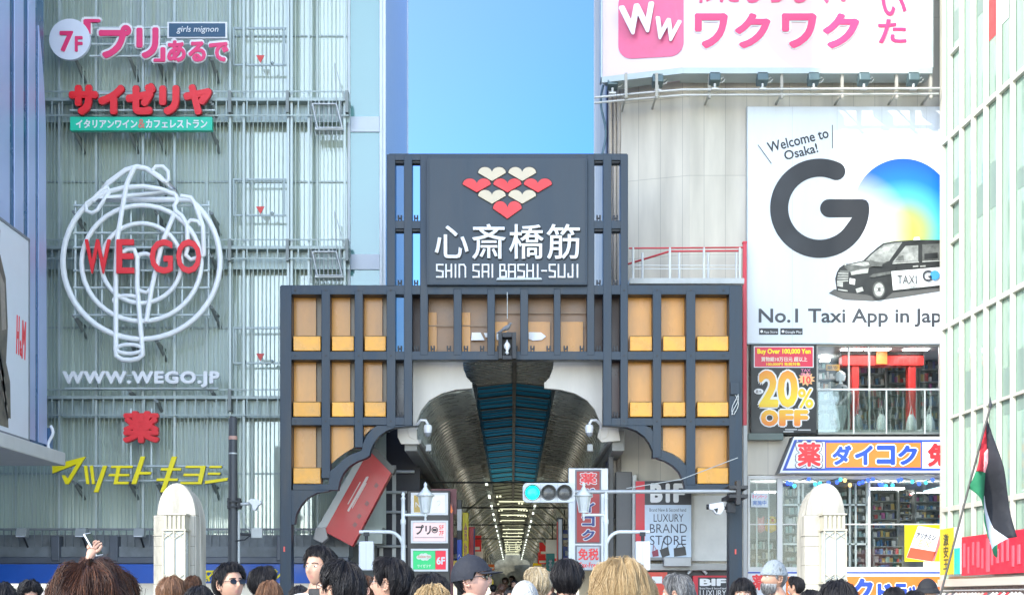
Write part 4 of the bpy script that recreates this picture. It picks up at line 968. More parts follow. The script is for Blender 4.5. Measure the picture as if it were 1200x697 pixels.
# ---------------------------------------------------------------- pink billboard with its lamps
def pink_billboard():
    Y = 43.0; ztop = wz(-90, Y)
    T = thing('pink_billboard', 'large pale pink billboard with crimson katakana on top of the tiled building', 'billboard', (wx(900, Y), Y, wz(82, Y)))
    z0 = wz(80.5, Y); xl, xm, xr_ = wx(706, 43.78), wx(800, Y), wx(1090.5, Y); yl = 43.78
    face = bpy.data.materials.new('pink_print'); face.use_nodes = True; t = face.node_tree; b = t.nodes['Principled BSDF']; b.inputs['Roughness'].default_value = .4
    g = t.nodes.new('ShaderNodeNewGeometry'); v = t.nodes.new('ShaderNodeVectorMath'); v.operation = 'DISTANCE'; v.inputs[1].default_value = (wx(968, Y), Y, wz(10, Y))
    r = t.nodes.new('ShaderNodeValToRGB'); e = r.color_ramp.elements; e[0].position = .39; e[1].position = .4; e[0].color = (.72, .53, .53, 1); e[1].color = (.72, .59, .66, 1)
    sc = t.nodes.new('ShaderNodeMath'); sc.operation = 'MULTIPLY'; sc.inputs[1].default_value = .2
    t.links.new(g.outputs['Position'], v.inputs[0]); t.links.new(v.outputs['Value'], sc.inputs[0]); t.links.new(sc.outputs[0], r.inputs[0]); t.links.new(r.outputs[0], b.inputs[0])
    m = MB(); m.add([(xm, Y, z0), (xr_, Y, z0), (xr_, Y, ztop), (xm, Y, ztop), (xl, yl, z0), (xl, yl, ztop), (xl+.3, yl+.6, z0), (xl+.3, yl+.6, ztop), (xr_, Y+.7, z0), (xr_, Y+.7, ztop)],
                    [(0,1,2,3), (4,0,3,5), (6,4,5,7), (1,8,9,2), (3,2,9,7,5), (0,4,6,8,1)]); m.build('board', face, T)
    fr = M('board_frame', (.42, .48, .48), .4, .2)
    m = MB(); fz = .17
    n = Vector((yl-Y, xm-xl, 0)).normalized()
    m.box(xm, xr_+.03, Y-.08, Y+.72, z0-fz, z0-.002)
    m.add([(xm-.002, Y-.08, z0-fz), (xm-.002, Y-.08, z0), (xl-.03, yl-.08, z0), (xl-.03, yl-.08, z0-fz), (xm-.002, Y+.5, z0-fz), (xm-.002, Y+.5, z0), (xl+.3, yl+.6, z0), (xl+.3, yl+.6, z0-fz)], [(0,1,2,3), (0,3,7,4), (3,2,6,7)])
    m.box(xr_+.002, xr_+.06, Y-.07, Y+.71, z0, ztop); m.box(xl-.05, xl-.003, yl-.06, yl+.6, z0, ztop); m.build('frame', fr, T)
    dk = PINK
    # rounded pink tile with its white letters
    Yt = 42.97
    def rr(a, b, c, d, r):
        P = []
        for cx, cy, a0 in ((b-r, c+r, 0), (a+r, c+r, 90), (a+r, d-r, 180), (b-r, d-r, 270)):
            for i in range(9): an = math.radians(a0+90*i/8); P.append((cx+r*math.cos(an), cy-r*math.sin(an)))
        return P
    m = MB(); pp = [(p, q+(800-p)*.055) for p, q in rr(724.5, 801, -14, 66, 16)]
    vs = []
    for dy in (-.03, -.012): 
        for p, q in pp:
            Yp = Y + max(0, (800-p)/94)*.78; vs.append((wx(p, Yp), Yp+dy, wz(q, Yp)))
    n_ = len(pp); m.add(vs, [list(range(n_))] + [(i, i+n_, (i+1) % n_+n_, (i+1) % n_) for i in range(n_)]); tl = m.build('tile', M('tile_pink', (.76, .13, .26), .4, var=.12, scale=1.8), T)
    ptext('W', 727, 769, 5, 40, Y+.22, WHITE, tl, ex=.04, bold=.045, rot=8); ptext('W', 766, 797, 22, 48, Y+.02, WHITE, tl, ex=.04, bold=.045, rot=-10)
    for i, (a, b) in enumerate(((814, 853), (861, 903), (916, 957), (964, 1007))):
        for off, mt, bo, dd in ((1.5, WHITE, .085, 0), (0, dk, .045, .03)):
            ptext('ワクワク'[i], a-off, b+off, 16-off, 57+off, Y-dd-.002, mt, T, ex=.025, bold=bo)
    ptext('わたしらしくい', 814, 1004, -28, 4.5, Y-.01, M('pink_soft', (.78, .07, .2), .4), T, ex=.02, bold=.025, sp=1.05)
    ptext('い', 1032, 1062, -6, 19, Y-.01, dk, T, ex=.02, bold=.02, shear=-.1); ptext('た', 1029, 1062, 23, 51, Y-.01, dk, T, ex=.02, bold=.02)
pink_billboard()
def lamp_rail():
    Yr = 42.9
    T = thing('lamp_rail', 'twin pipe rail carrying spotlights below the pink billboard', 'rail', (wx(900, Yr), Yr, wz(112, Yr)))
    for k, (r, dy) in enumerate(((104.5, 0), (109.5, .1))):
        m = MB(); m.tube([(wx(697, 43.6), 43.6+dy, wz(r+10, 43.6)), (wx(755, Yr+.35), Yr+.35+dy, wz(r+4.5, Yr+.35)), (wx(800, Yr), Yr+dy, wz(r+.8, Yr)), (wx(1101, Yr), Yr+dy, wz(r-.8, Yr))], .034, 8); m.build('pipe', M('pipe_pale', (.56, .56, .53), .4, .2), T)
    for px in (734, 770, 832, 917, 988, 1052, 1092):
        m = MB(); m.box(wx(px, Yr)-.025, wx(px, Yr)+.025, Yr+.15, 44.6, wz(109, Yr), wz(107, Yr)); m.box(wx(px, Yr)-.04, wx(px, Yr)+.04, Yr+.1, Yr+.2, wz(114, Yr), wz(84, Yr)); m.lathe([(.02, -.06), (.07, 0), (.02, .06)], (wx(px, Yr), Yr+.05, wz(113, Yr)), 8); m.build('bracket', M('bracket_tan', (.4, .38, .33), .5), T)
lamp_rail()
LAMPW = ['first spotlight from the left under the pink billboard, at the building corner', 'second spotlight from the left under the pink billboard', 'third spotlight from the left under the pink billboard', 'fourth spotlight from the left under the pink billboard', 'fifth spotlight from the left under the pink billboard', 'sixth spotlight from the left under the pink billboard', 'rightmost spotlight under the pink billboard']
def spotlights():
    src = None
    for i, px in enumerate((718, 771, 838, 894, 954, 1013, 1071)):
        Yr = 42.8 if px > 790 else 42.8+(800-px)*.011
        loc = (wx(px, Yr), Yr, wz(104-(0 if px > 790 else -(800-px)*.06), Yr))
        if src is None:
            T = thing('spotlight', LAMPW[i], 'spotlight', loc, 'spotlights under the pink billboard')
            x, y, z = loc
            m = MB(); m.xprism([(y-.1, z+.22), (y+.28, z+.14), (y+.32, z+.38), (y+.1, z+.46), (y-.05, z+.44)], x-.16, x+.16); m.build('housing', M('spot_teal', (.1, .15, .16), .4, .2), T, bevel=.03)
            m = MB(); m.box(x-.14, x+.14, y-.02, y+.26, z+.462, z+.475); m.build('lens', M('spot_lens', (.3, .36, .36), .15), T)
            m = MB(); m.tube([(x, y+.05, z), (x, y+.05, z+.16)], .04, 6); m.box(x-.1, x+.1, y, y+.12, z-.02, z+.03); m.build('yoke', M('pipe_pale', (.56, .56, .53)), T)
            m = MB(); m.tube([(x+.17, y+.1, z+.3), (x+.25, y+.1, z+.36), (x+.3, y+.1, z+.3), (x+.24, y+.1, z+.22), (x+.14, y+.1, z+.2)], .018, 6); m.build('handle', M('pipe_pale', (.56, .56, .53)), T)
            src = T
        else:
            T = src.copy(); COL.objects.link(T); T.location = loc; T['label'] = LAMPW[i]
            for ch in list(src.children):
                c = ch.copy(); COL.objects.link(c); c.parent = T
spotlights()
# ---------------------------------------------------------------- taxi billboard
def taxi_billboard():
    Y = 43.8
    T = thing('taxi_billboard', 'white billboard with huge black letter, rainbow disc and black taxi', 'billboard', (wx(1000, Y), Y, wz(402, Y)))
    m = MB(); m.pbox(876, 1140, 125, 402, Y, .18); m.build('board', M('board_white', (.7, .75, .8), .4, var=.07, scale=.7, streak=1.6), T, bevel=.01)
    m = MB(); m.pbox(875.2, 876, 124.4, 402.6, Y-.01, .2); m.pbox(876.02, 1140, 402.02, 403, Y-.012, .2); m.build('board_edge', M('edge_grey', (.4, .45, .48), .4), T)
    for q in (928.5, 981, 1033.5, 1086):
        m = MB(); m.pbox(q-.18, q+.18, 125.5, 401.5, Y-.0025, .002); m.build('sheet_seam', M('seam_pale', (.5, .55, .6), .5), T)
    px = Y/FL
    cx, cz = wx(960.5, Y), wz(244.2, Y); R = 47.5*px; h = 10.6*px
    out = []; inn = []
    for i in range(61):
        a = math.radians(66 + (360-66)*i/60); out.append((cx+(R+h)*math.cos(a), cz+(R+h)*math.sin(a))); inn.append((cx+(R-h)*math.cos(a), cz+(R-h)*math.sin(a)))
    a = math.radians(66); cap = [(cx+R*math.cos(a)+h*math.cos(t), cz+R*math.sin(a)+h*math.sin(t)) for t in [a-math.pi+math.pi*k/10 for k in range(1, 10)]]
    cap = [(cx+R*math.cos(a)+h*math.cos(a+t), cz+R*math.sin(a)+h*math.sin(a+t)) for t in [-math.pi+math.pi*k/10 for k in range(1, 10)]]
    br = [(cx+(R+h)*.985, cz+h*.55), (cx+(R+h)*.94, cz+h*.88), (cx+(R+h)*.86, cz+h)]
    bar = [(wx(971.5, Y), cz+h)] + [(wx(971.5, Y)+h*math.cos(t), cz+h*math.sin(t)) for t in [math.pi/2+math.pi*k/10 for k in range(1, 10)]] + [(wx(971.5, Y), cz-h)]
    outline = out + br + bar + [(cx+R*.8, cz-h)] + inn[::-1][8:] + cap
    m = MB(); m.prism(outline, Y-.016, Y-.004); m.build('big_letter', M('letter_charcoal', (.015, .016, .02), .4, var=.05), T)
    # gradient disc
    g_ = bpy.data.materials.new('rainbow_print'); g_.use_nodes = True; t = g_.node_tree; b = t.nodes['Principled BSDF']; b.inputs['Roughness'].default_value = .4
    geo = t.nodes.new('ShaderNodeNewGeometry')
    def dist(p, s):
        v = t.nodes.new('ShaderNodeVectorMath'); v.operation = 'DISTANCE'; v.inputs[1].default_value = p; t.links.new(geo.outputs['Position'], v.inputs[0])
        q = t.nodes.new('ShaderNodeMath'); q.operation = 'MULTIPLY'; q.inputs[1].default_value = s; t.links.new(v.outputs['Value'], q.inputs[0]); return q
    d1 = dist((wx(1060, Y), Y, wz(272, Y)), 1/(92*px)); r = t.nodes.new('ShaderNodeValToRGB'); el = r.color_ramp.elements
    for _ in range(3): el.new(.5)
    for e, (p, c) in zip(el, ((0, (.6, .52, .05)), (.25, (.36, .58, .14)), (.45, (.08, .46, .5)), (.68, (.006, .17, .58)), (1, (.004, .06, .42)))): e.position = p; e.color = (*c, 1)
    t.links.new(d1.outputs[0], r.inputs[0])
    d2 = dist((wx(995, Y), Y, wz(272, Y)), 1/(75*px)); r2 = t.nodes.new('ShaderNodeValToRGB'); r2.color_ramp.elements[0].position = .3; r2.color_ramp.elements[1].position = 1
    r2.color_ramp.elements[0].color = (1, 1, 1, 1); r2.color_ramp.elements[1].color = (0, 0, 0, 1); t.links.new(d2.outputs[0], r2.inputs[0])
    mx = t.nodes.new('ShaderNodeMix'); mx.data_type = 'RGBA'; mx.inputs[7].default_value = (.76, .72, .8, 1); t.links.new(r2.outputs[0], mx.inputs[0]); t.links.new(r.outputs[0], mx.inputs[6]); t.links.new(mx.outputs[2], b.inputs[0])
    m = MB(); m.disc(wx(1058, Y), wz(244.2, Y), 58*px, Y-.012, Y-.003, 72); m.build('rainbow_disc', g_, T)
    INK = M('ink_black', (.025, .026, .03), .4, var=.04)
    ptext('Welcome to', 898.5, 971.5, 158.5, 170.5, Y-.003, INK, T, ex=.01, bold=.015, rot=14); ptext('Osaka!', 918.5, 958.5, 172.5, 183.5, Y-.003, INK, T, ex=.01, bold=.015, rot=14)
    m = MB(); m.pprism([(887.8, 170), (888.6, 169.6), (904.4, 191.4), (903.6, 192)], Y-.01, .007); m.pprism([(975, 146.5), (975.9, 146.5), (975.9, 174), (975, 174)], Y-.01, .007); m.build('thin_line', INK, T)
    GR = M('ink_grey', (.05, .055, .065), .4)
    ptext('No.1 Taxi App in Japan', 889, 1126, 361.5, 383, Y-.003, GR, T, ex=.01, bold=.018)
    for a, b_, s in ((889.5, 912, 'App Store'), (914.5, 940.5, 'Google Play')):
        m = MB(); m.pbox(a, b_, 384.5, 392, Y-.01, .007); bd = m.build('store_badge', INK, T); ptext(s, a+5.5, b_-1, 387.5, 391, Y-.011, WHITE, bd, ex=.004); m = MB(); m.disc(wx(a+3, Y), wz(388.3, Y), 1.6*px, Y-.015, Y-.011, 12); m.build('badge_mark', WHITE, bd)
    # printed taxi
    cols = [M('taxi_black', (.025, .026, .025), .35, var=.3, scale=4), M('taxi_glass', (.3, .31, .29), .35, var=.5, scale=5), M('taxi_mid', (.12, .125, .115), .35, var=.5, scale=6), M('taxi_white', (.72, .74, .72), .4, var=.04), M('taxi_shadow', (.1, .1, .095), .5, var=.2), M('taxi_chrome', (.42, .43, .4), .35, var=.4, scale=8)]
    m = MB(); k = [0]
    def sh(pts, mi): k[0] += 1; m.mi = mi; m.pprism([(960+a/6.333, 250+b_/6.333) for a, b_ in pts], Y-.014-.0013*k[0], .0011)
    def el_(cx, cy, rx, ry, mi): sh([(cx+rx*math.cos(i*math.pi/14), cy+ry*math.sin(i*math.pi/14)) for i in range(28)], mi)
    sh([(70,592),(110,563),(300,560),(900,520),(1010,520),(1000,560),(640,618),(400,650),(180,640)], 4)
    sh([(118,485),(130,440),(148,405),(180,382),(325,350),(380,298),(430,255),(475,222),(560,207),(720,196),(920,198),(1010,205),(1010,540),(905,552),(545,588),(480,640),(380,612),(350,603),(215,590),(130,577)], 0)
    sh([(345,350),(400,295),(480,234),(560,218),(618,213),(520,352),(470,368)], 1); sh([(420,300),(478,250),(560,230),(500,300)], 5)
    sh([(545,362),(640,242),(735,236),(735,355)], 1); sh([(560,352),(590,320),(625,310),(630,352)], 2); sh([(660,350),(664,300),(695,290),(705,350)], 5)
    sh([(765,230),(900,225),(990,228),(990,338),(765,350)], 2); sh([(780,300),(880,290),(880,335),(780,342)], 0)
    sh([(180,390),(330,352),(510,365),(372,402),(232,442)], 2); sh([(230,380),(330,360),(440,368),(340,392)], 5)
    sh([(232,432),(368,405),(362,442),(238,458)], 5); sh([(250,436),(340,415),(336,432),(255,446)], 3)
    sh([(135,470),(155,422),(222,425),(214,500),(132,520)], 2)
    for i in range(4): sh([(142-3*i,440+20*i),(216,444+18*i),(215,450+18*i),(140-3*i,447+20*i)], 5)
    sh([(132,505),(176,510),(176,546),(132,540)], 5); sh([(226,480),(268,488),(264,530),(224,522)], 3); sh([(270,560),(320,545),(330,575),(280,590)], 5); sh([(140,560),(210,570),(212,580),(140,570)], 5)
    sh([(370,470),(400,450),(530,430),(532,450),(400,475)], 2); sh([(545,366),(740,356),(740,364),(543,376)], 5); sh([(765,354),(990,342),(990,350),(765,362)], 5)
    sh([(535,430),(905,398),(1000,392),(1000,524),(905,532),(548,570)], 3); sh([(741,412),(745,412),(747,552),(743,552)], 5)
    el_(440, 565, 62, 80, 0); el_(442, 565, 46, 62, 2); el_(444, 565, 36, 50, 5); el_(445, 565, 15, 20, 2)
    for i in range(6):
        a = i*math.pi/3; sh([(445+30*math.cos(a-.12), 565+42*math.sin(a-.12)), (445+30*math.cos(a+.12), 565+42*math.sin(a+.12)), (445+12*math.cos(a+.3), 565+17*math.sin(a+.3)), (445+12*math.cos(a-.3), 565+17*math.sin(a-.3))], 3)
    sh([(698,200),(704,178),(742,174),(750,198)], 3); sh([(178,380),(190,345),(202,348),(200,388)], 5); sh([(365,360),(380,345),(470,372),(468,395),(380,392)], 2); sh([(695,388),(735,385),(735,398),(695,400)], 5); sh([(750,388),(790,385),(790,396),(750,398)], 5)
    m.build('printed_taxi', cols, T)
    q = Y-.085
    ptext('TAXI', 1051.5, 1074, 322.5, 332.5, q, GR, T, ex=.004, bold=.0); ptext('G', 1081, 1092, 316.5, 329.5, q, GR, T, ex=.004, bold=.015)
    m = MB(); m.disc(wx(1095.5, q), wz(322.5, q), 5.6*px, q-.004, q, 28); m.build('small_disc', M('disc_blue', (.05, .28, .6), .4), T)
    m = MB(); m.pbox(1065, 1074, 334.5, 335.8, q-.003, .003); m.pbox(1050, 1072, 318, 318.8, q-.003, .003); m.build('small_print', M('print_grey', (.35, .36, .35), .5), T)
taxi_billboard()
# ---------------------------------------------------------------- second floor shop
def sale_poster():
    Y = 43.75
    T = thing('sale_poster', 'black poster with red panel and fat yellow discount figures under the taxi billboard', 'poster', (wx(918, Y), Y, wz(508, Y)))
    m = MB(); m.pbox(880, 957, 403.5, 507, Y, .12); m.build('board', M('poster_black', (.012, .014, .014), .4), T, bevel=.01); m = MB(); m.pbox(877, 918, 507.2, 515, Y-.1, .3); m.build('ledge', M('ledge_green', (.1, .14, .13), .4), T)
    m = MB(); m.pbox(883.5, 953.5, 405.5, 430.5, Y-.008, .005); m.build('panel_rim', WHITE, T); m = MB(); m.pbox(884.5, 952.5, 406.5, 429.5, Y-.013, .004); m.build('red_panel', M('poster_red', (.68, .03, .07), .4), T)
    ptext('Buy Over 100,000 Yen', 887.5, 950, 408.5, 416, Y-.014, YELLOW, T, ex=.006, bold=.04); ptext('買物総10万日元 超以上', 892, 946, 418, 423.5, Y-.014, M('text_cream', (.8, .72, .6), .4), T, ex=.006, bold=.02); ptext('100,000円 免税対象', 898, 938, 424.5, 428.5, Y-.014, YELLOW, T, ex=.006, bold=.02)
    GO = bpy.data.materials.new('gold_print'); GO.use_nodes = True; t = GO.node_tree; b = t.nodes['Principled BSDF']; b.inputs['Roughness'].default_value = .4
    g = t.nodes.new('ShaderNodeNewGeometry'); s = t.nodes.new('ShaderNodeSeparateXYZ'); mr = t.nodes.new('ShaderNodeMapRange'); mr.inputs[1].default_value = wz(500, Y); mr.inputs[2].default_value = wz(435, Y)
    r = t.nodes.new('ShaderNodeValToRGB'); e = r.color_ramp.elements; e.new(.5); e[0].color = (.75, .18, .02, 1); e[1].color = (.85, .62, .02, 1); e[1].position = .45; e[2].color = (.8, .28, .02, 1)
    t.links.new(g.outputs['Position'], s.inputs[0]); t.links.new(s.outputs[2], mr.inputs[0]); t.links.new(mr.outputs[0], r.inputs[0]); t.links.new(r.outputs[0], b.inputs[0])
    for st, a, b_, c, d, bo in (('2', 889, 912, 434, 477, .035), ('0', 911, 935, 434, 477, .035), ('%', 935, 953, 455, 478, .02), ('O', 891.5, 912, 480, 499, .07), ('F', 913, 930, 480, 499, .06), ('F', 930.5, 947, 480, 499, .06)):
        ptext(st, a-1.6, b_+1.6, c-1.5, d+1.5, Y, WHITE, T, 'figure_rim', ex=.02, bold=bo+.05); ptext(st, a, b_, c, d, Y-.021, GO, T, 'figure', ex=.015, bold=bo)
    m = MB(); Yb = Y-.026; c = (945, 444); m.pprism([(c[0]+(10.5 if i % 2 else 7)*math.cos(i*math.pi/11), c[1]+(10.5 if i % 2 else 7)*math.sin(i*math.pi/11)*.8) for i in range(22)], Yb, .006); m.build('starburst', M('burst_orange', (.85, .45, .2), .4), T)
    ptext('10', 941, 950, 441, 449, Yb-.001, RED, T, ex=.005, bold=.02); ptext('TAX\nFREE', 938.5, 950, 432, 440.5, Yb, M('tax_pink', (.7, .2, .35), .4), T, ex=.005, bold=.02)
    m = MB(); m.disc(wx(889, Y), wz(458.5, Y), 5.5*Y/FL, Y-.03, Y-.024, 24, 3.3*Y/FL); m.build('oval', WHITE, T); ptext('最大', 885.5, 892.5, 456.5, 460.5, Y-.031, BLACK, T, ex=.004)
    m = MB()
    for a, b_, c_ in ((920, 934, 503), (935, 950, 503.5), (918, 930, 505.5)): m.pbox(a, b_, c_-.6, c_+.6, Y-.006, .004)
    m.build('small_print', M('print_pale', (.55, .56, .55), .5), T)
sale_poster()
def shelf(px0, px1, py0, py1, Y, rows, label, seed, goods=None, dep=.35):
    rr = random.Random(seed); T = thing('shop_shelf', label, 'shelf', (wx((px0+px1)/2, Y), Y, wz(py1, Y)), 'shelves of goods in the tiled building')
    x0, x1, z0, z1 = wx(px0, Y), wx(px1, Y), wz(py1, Y), wz(py0, Y)
    m = MB(); m.box(x0, x1, Y+dep, Y+dep+.05, z0, z1)
    for i in range(rows+1): zz = z0+(z1-z0)*i/rows; m.box(x0, x1, Y, Y+dep-.003, zz-.015, zz+.015)
    for x in (x0, x1): m.box(x-.02, x+.02, Y-.01, Y+dep, z0-.02, z1+.02)
    m.build('frame', M('shelf_grey', (.22, .22, .21), .5), T)
    m = MB()
    for i in range(rows):
        zz = z0+(z1-z0)*i/rows+.017; hm = (z1-z0)/rows-.05; x = x0+.05
        while x < x1-.1:
            w_ = rr.uniform(.03, .12); h = hm*rr.uniform(.35, .95); m.box(x, min(x+w_, x1-.03), Y+.03+rr.uniform(0, .08), Y+dep-.05, zz, zz+h); x += w_+rr.uniform(.005, .03)
    o = m.build('goods', goods or GOODS, T); o['kind'] = 'stuff'
    return T
GOODS2 = random_mat('pale_goods', [(.6,.6,.58),(.5,.45,.4),(.3,.35,.35),(.65,.62,.5),(.2,.22,.24),(.55,.3,.2),(.7,.7,.7),(.35,.5,.48)], 1)
shelf(958, 985, 408, 505, 47.2, 8, 'shelf of pale packets on the upper floor left of the red wooden gateway', 1, GOODS2)
shelf(1002, 1038, 424, 505, 47.5, 6, 'dark stocked shelf seen through the red wooden gateway, left half', 2)
shelf(1040, 1070, 420, 505, 47.9, 6, 'dark stocked shelf seen through the red wooden gateway, right half', 3)
shelf(1078, 1108, 418, 505, 47.0, 6, 'stocked shelf on the upper floor right of the red wooden gateway', 4)
def torii():
    Y = 45.6
    T = thing('shop_gateway', 'red wooden gateway standing inside the upper floor shop window', 'gateway', (wx(1035, Y), Y, wz(508, Y)))
    rd = M('torii_red', (.85, .035, .03), .4, var=.12)
    m = MB(); m.pbox(987, 1083, 416, 428, Y, .5); m.build('beam', rd, T, bevel=.02); m = MB(); m.pbox(986, 1084, 411.5, 415.9, Y-.04, .58); m.build('cap', M('torii_black', (.04, .02, .02), .4), T, bevel=.02)
    for a in (998, 1064.5): m = MB(); m.pbox(a, a+9, 428.2, 507, Y+.08, .35); m.build('pillar', rd, T, bevel=.03)
    m = MB(); m.pbox(1027, 1040, 411, 426.5, Y-.12, .07); m.build('plaque', M('plaque_orange', (.75, .25, .05), .4), T, bevel=.01)
torii()
def mannequin():
    Y = 45.0
    T = thing('mannequin', 'white draped mannequin in a grey jacket behind the upper floor glass', 'mannequin', (wx(985, Y), Y, wz(508, Y)))
    x = wx(985, Y); zb = wz(508, Y)
    m = MB(); m.lathe([(.05, .02), (.17, .5), (.2, .62), (.2, .95), (.16, 1.1), (.21, 1.3), (.2, 1.42), (.08, 1.5), (.06, 1.56), (.1, 1.62), (.12, 1.72), (.1, 1.82), (.03, 1.86)], (x, Y, zb), 18); m.build('body', M('mannequin_white', (.75, .75, .74), .5, bump=.5, bscale=9), T)
    m = MB(); m.lathe([(.235, .85), (.2, 1.08), (.25, 1.3), (.23, 1.42), (.1, 1.5)], (x, Y, zb), 18); m.tube([(x-.2, Y, zb+1.4), (x-.3, Y, zb+1.15), (x-.27, Y-.1, zb+.9)], [.07, .06, .05], 8); m.tube([(x+.2, Y, zb+1.4), (x+.29, Y, zb+1.15), (x+.25, Y-.1, zb+.9)], [.07, .06, .05], 8); m.build('jacket', M('jacket_grey', (.22, .23, .24), .7, bump=.4), T)
    m = MB(); m.lathe([(.14, 1.6), (.16, 1.75), (.13, 1.86), (.03, 1.92)], (x, Y+.02, zb), 14); m.build('hood', WHITE, T)
    m = MB(); m.box(x-.02, x+.02, Y-.26, Y-.22, zb+1.0, zb+1.4); m.build('scarf', BLACK, T)
mannequin()
def shop_window_upper():
    Y = 43.98
    T = thing('shop_window', 'upper floor shop window with glass balustrade under the taxi billboard', 'window', (wx(1030, Y), Y, wz(508, Y)))
    fr = M('window_frame', (.42, .42, .4), .4, .3)
    for px in (957.6, 995, 1019, 1101.5): m = MB(); m.pbox(px-.9, px+.9, 404, 503, Y-.02, .1); m.build('mullion', fr, T)
    m = MB(); m.pbox(958.6, 1112, 403.2, 406, Y-.01, .1); m.pbox(958.6, 1112, 503.1, 508.6, Y-.03, .15); m.build('frame', fr, T)
    m = MB(); m.pbox(958, 1110, 406, 503, Y+.02, .008); m.build('pane', GLASSW, T)
    m = MB(); m.pbox(958, 1112, 455, 457, Y-.35, .06); m.build('handrail', GALV, T)
    m = MB(); m.pbox(959, 1112, 458, 506, Y-.33, .01); m.build('balustrade_glass', glass('balustrade', (.72, .78, .76), .1, .4), T)
    for px in (1000.5, 1039, 1084): m = MB(); m.pbox(px-.7, px+.7, 457.1, 508, Y-.35, .05); m.build('post', GALV, T)
    for px, py, w_ in ((975, 411, 9), (1030, 408, 14), (1058, 415, 6), (968, 421, 5), (1075, 408, 14), (1000, 408, 12)):  # front row added to brighten the shop and its red gateway
        y = 46.3 if py > 408 else 44.9; m = MB(); m.box(wx(px-w_, y), wx(px+w_, y), y, y+.3, wz(py+1, y), wz(py-1, y)); m.build('ceiling_lamp', M('tube_light', (.9, .9, .88), .5, var=0, emit=11), T)
    for px, py in ((1005, 443), (1033, 475), (1068, 472), (1089, 470), (967, 490)):
        y = 45.2; m = MB(); m.lathe([(.1, 0), (.18, .1), (.16, .3), (.1, .48), (.02, .55)], (wx(px, y), y, wz(506, y)+.0), 8); m.tube([(wx(px, y)-.06, y, wz(506, y)+.5), (wx(px, y), y, wz(506, y)+.8), (wx(px, y)+.06, y, wz(506, y)+.5)], .015, 5); m.build('display_bag', WHITE if px > 1010 else GALV, T)
shop_window_upper()
def window_text():
    Y = 45.3
    T = thing('hanging_banner', 'small orange hanging banner inside the upper shop window', 'banner', (wx(975, Y), Y, wz(433, Y)))
    m = MB(); m.pbox(968, 984, 427, 434, Y, .03); m.build('cloth', M('banner_orange', (.6, .3, .05), .6, var=.3), T); ptext('最安', 969.5, 982.5, 428.5, 432.8, Y, BLACK, T, ex=.004)
window_text()
# ---------------------------------------------------------------- drugstore signs
def drug_sign():
    Y = 43.2
    T = thing('drugstore_sign', 'long white sign with orange block and blue katakana between the two shop floors', 'shop sign', (wx(1010, Y), Y, wz(554, Y)))
    m = MB(); m.pprism([(930, 511.5), (1140, 511.5), (1140, 553.5), (913, 553.5)], Y, .5); m.build('case', M('case_white', (.74, .76, .8), .4, var=.04), T, bevel=.01)
    NV = M('sign_blue', (.02, .07, .42))
    m = MB(); m.pprism([(934.5, 515), (1140, 515), (1140, 517.4), (935.7, 517.4)], Y-.01, .008); m.pprism([(921, 548.4), (1140, 548.4), (1140, 551), (919.5, 551)], Y-.01, .008); m.pprism([(931, 515), (934.4, 515), (920.4, 551), (917, 551)], Y-.01, .008); m.build('blue_line', NV, T)
    m = MB(); m.pprism([(929.2, 511), (930.6, 511), (913.4, 554), (911.6, 554)], Y-.02, .5); m.build('end_edge', M('edge_dark', (.05, .06, .08), .4), T)
    m = MB(); m.pbox(966.5, 1080.5, 517.5, 548.3, Y-.012, .01); m.build('block_edge', NV, T); m = MB(); m.pbox(968, 1079, 518.5, 547.3, Y-.018, .004); m.build('orange_block', M('block_orange', (.82, .2, .03), .4), T)
    ptext('薬', 931, 965, 515, 549.5, Y-.012, M('kanji_edge', (.05, .05, .12), .4), T, ex=.01, bold=.09); ptext('薬', 932, 964, 516, 548.5, Y-.024, WHITE, T, ex=.008, bold=.075); ptext('薬', 934.5, 962, 518, 546.5, Y-.034, RED, T, ex=.008, bold=.035)
    for i, (a, b) in enumerate(((975, 998), (1001.5, 1023), (1027, 1049), (1052, 1075))):
        ptext('ダイコク'[i], a-1.4, b+1.4, 520, 546, Y-.019, WHITE, T, ex=.008, bold=.1); ptext('ダイコク'[i], a, b, 521.4, 544.6, Y-.028, NV, T, ex=.008, bold=.055)
    ptext('免', 1087, 1111, 519, 546.5, Y-.002, RED, T, ex=.02, bold=.05); ptext('税', 1114, 1138, 519, 546.5, Y-.002, RED, T, ex=.02, bold=.05)
drug_sign()
def lower_drug_sign():
    Y = 43.3
    T = thing('drugstore_sign', 'low orange and white sign with blue katakana, along the bottom edge behind the crowd', 'shop sign', (wx(1000, Y), Y, wz(712, Y)))
    NV = BLUE
    m = MB(); m.pbox(876, 1140, 669, 712, Y, .5); m.build('case', M('case_white', (.74, .76, .8)), T, bevel=.01)
    m = MB(); m.pbox(876.5, 1140, 669.6, 671.4, Y-.01, .008); m.build('blue_line', NV, T)
    m = MB(); m.pbox(921, 1140, 675, 709, Y-.01, .008); m.build('orange_block', M('block_orange', (.82, .2, .03)), T)
    ptext('薬', 880, 899, 671.5, 692, Y-.012, WHITE, T, ex=.008, bold=.08); ptext('薬', 881, 898, 672.5, 691, Y-.02, RED, T, ex=.008, bold=.035)
    for ch, a, b, c in (('ダ', 924, 946, 677), ('イ', 949, 968, 677), ('コ', 972, 992, 677), ('ク', 998, 1023, 677), ('ド', 1028, 1045, 683), ('ラ', 1048, 1063, 683), ('ッ', 1065, 1078, 686), ('グ', 1081, 1098, 683)):
        ptext(ch, a-1.2, b+1.2, c-1, 707, Y-.011, WHITE, T, ex=.008, bold=.09); ptext(ch, a, b, c, 706, Y-.02, NV, T, ex=.008, bold=.05)
lower_drug_sign()
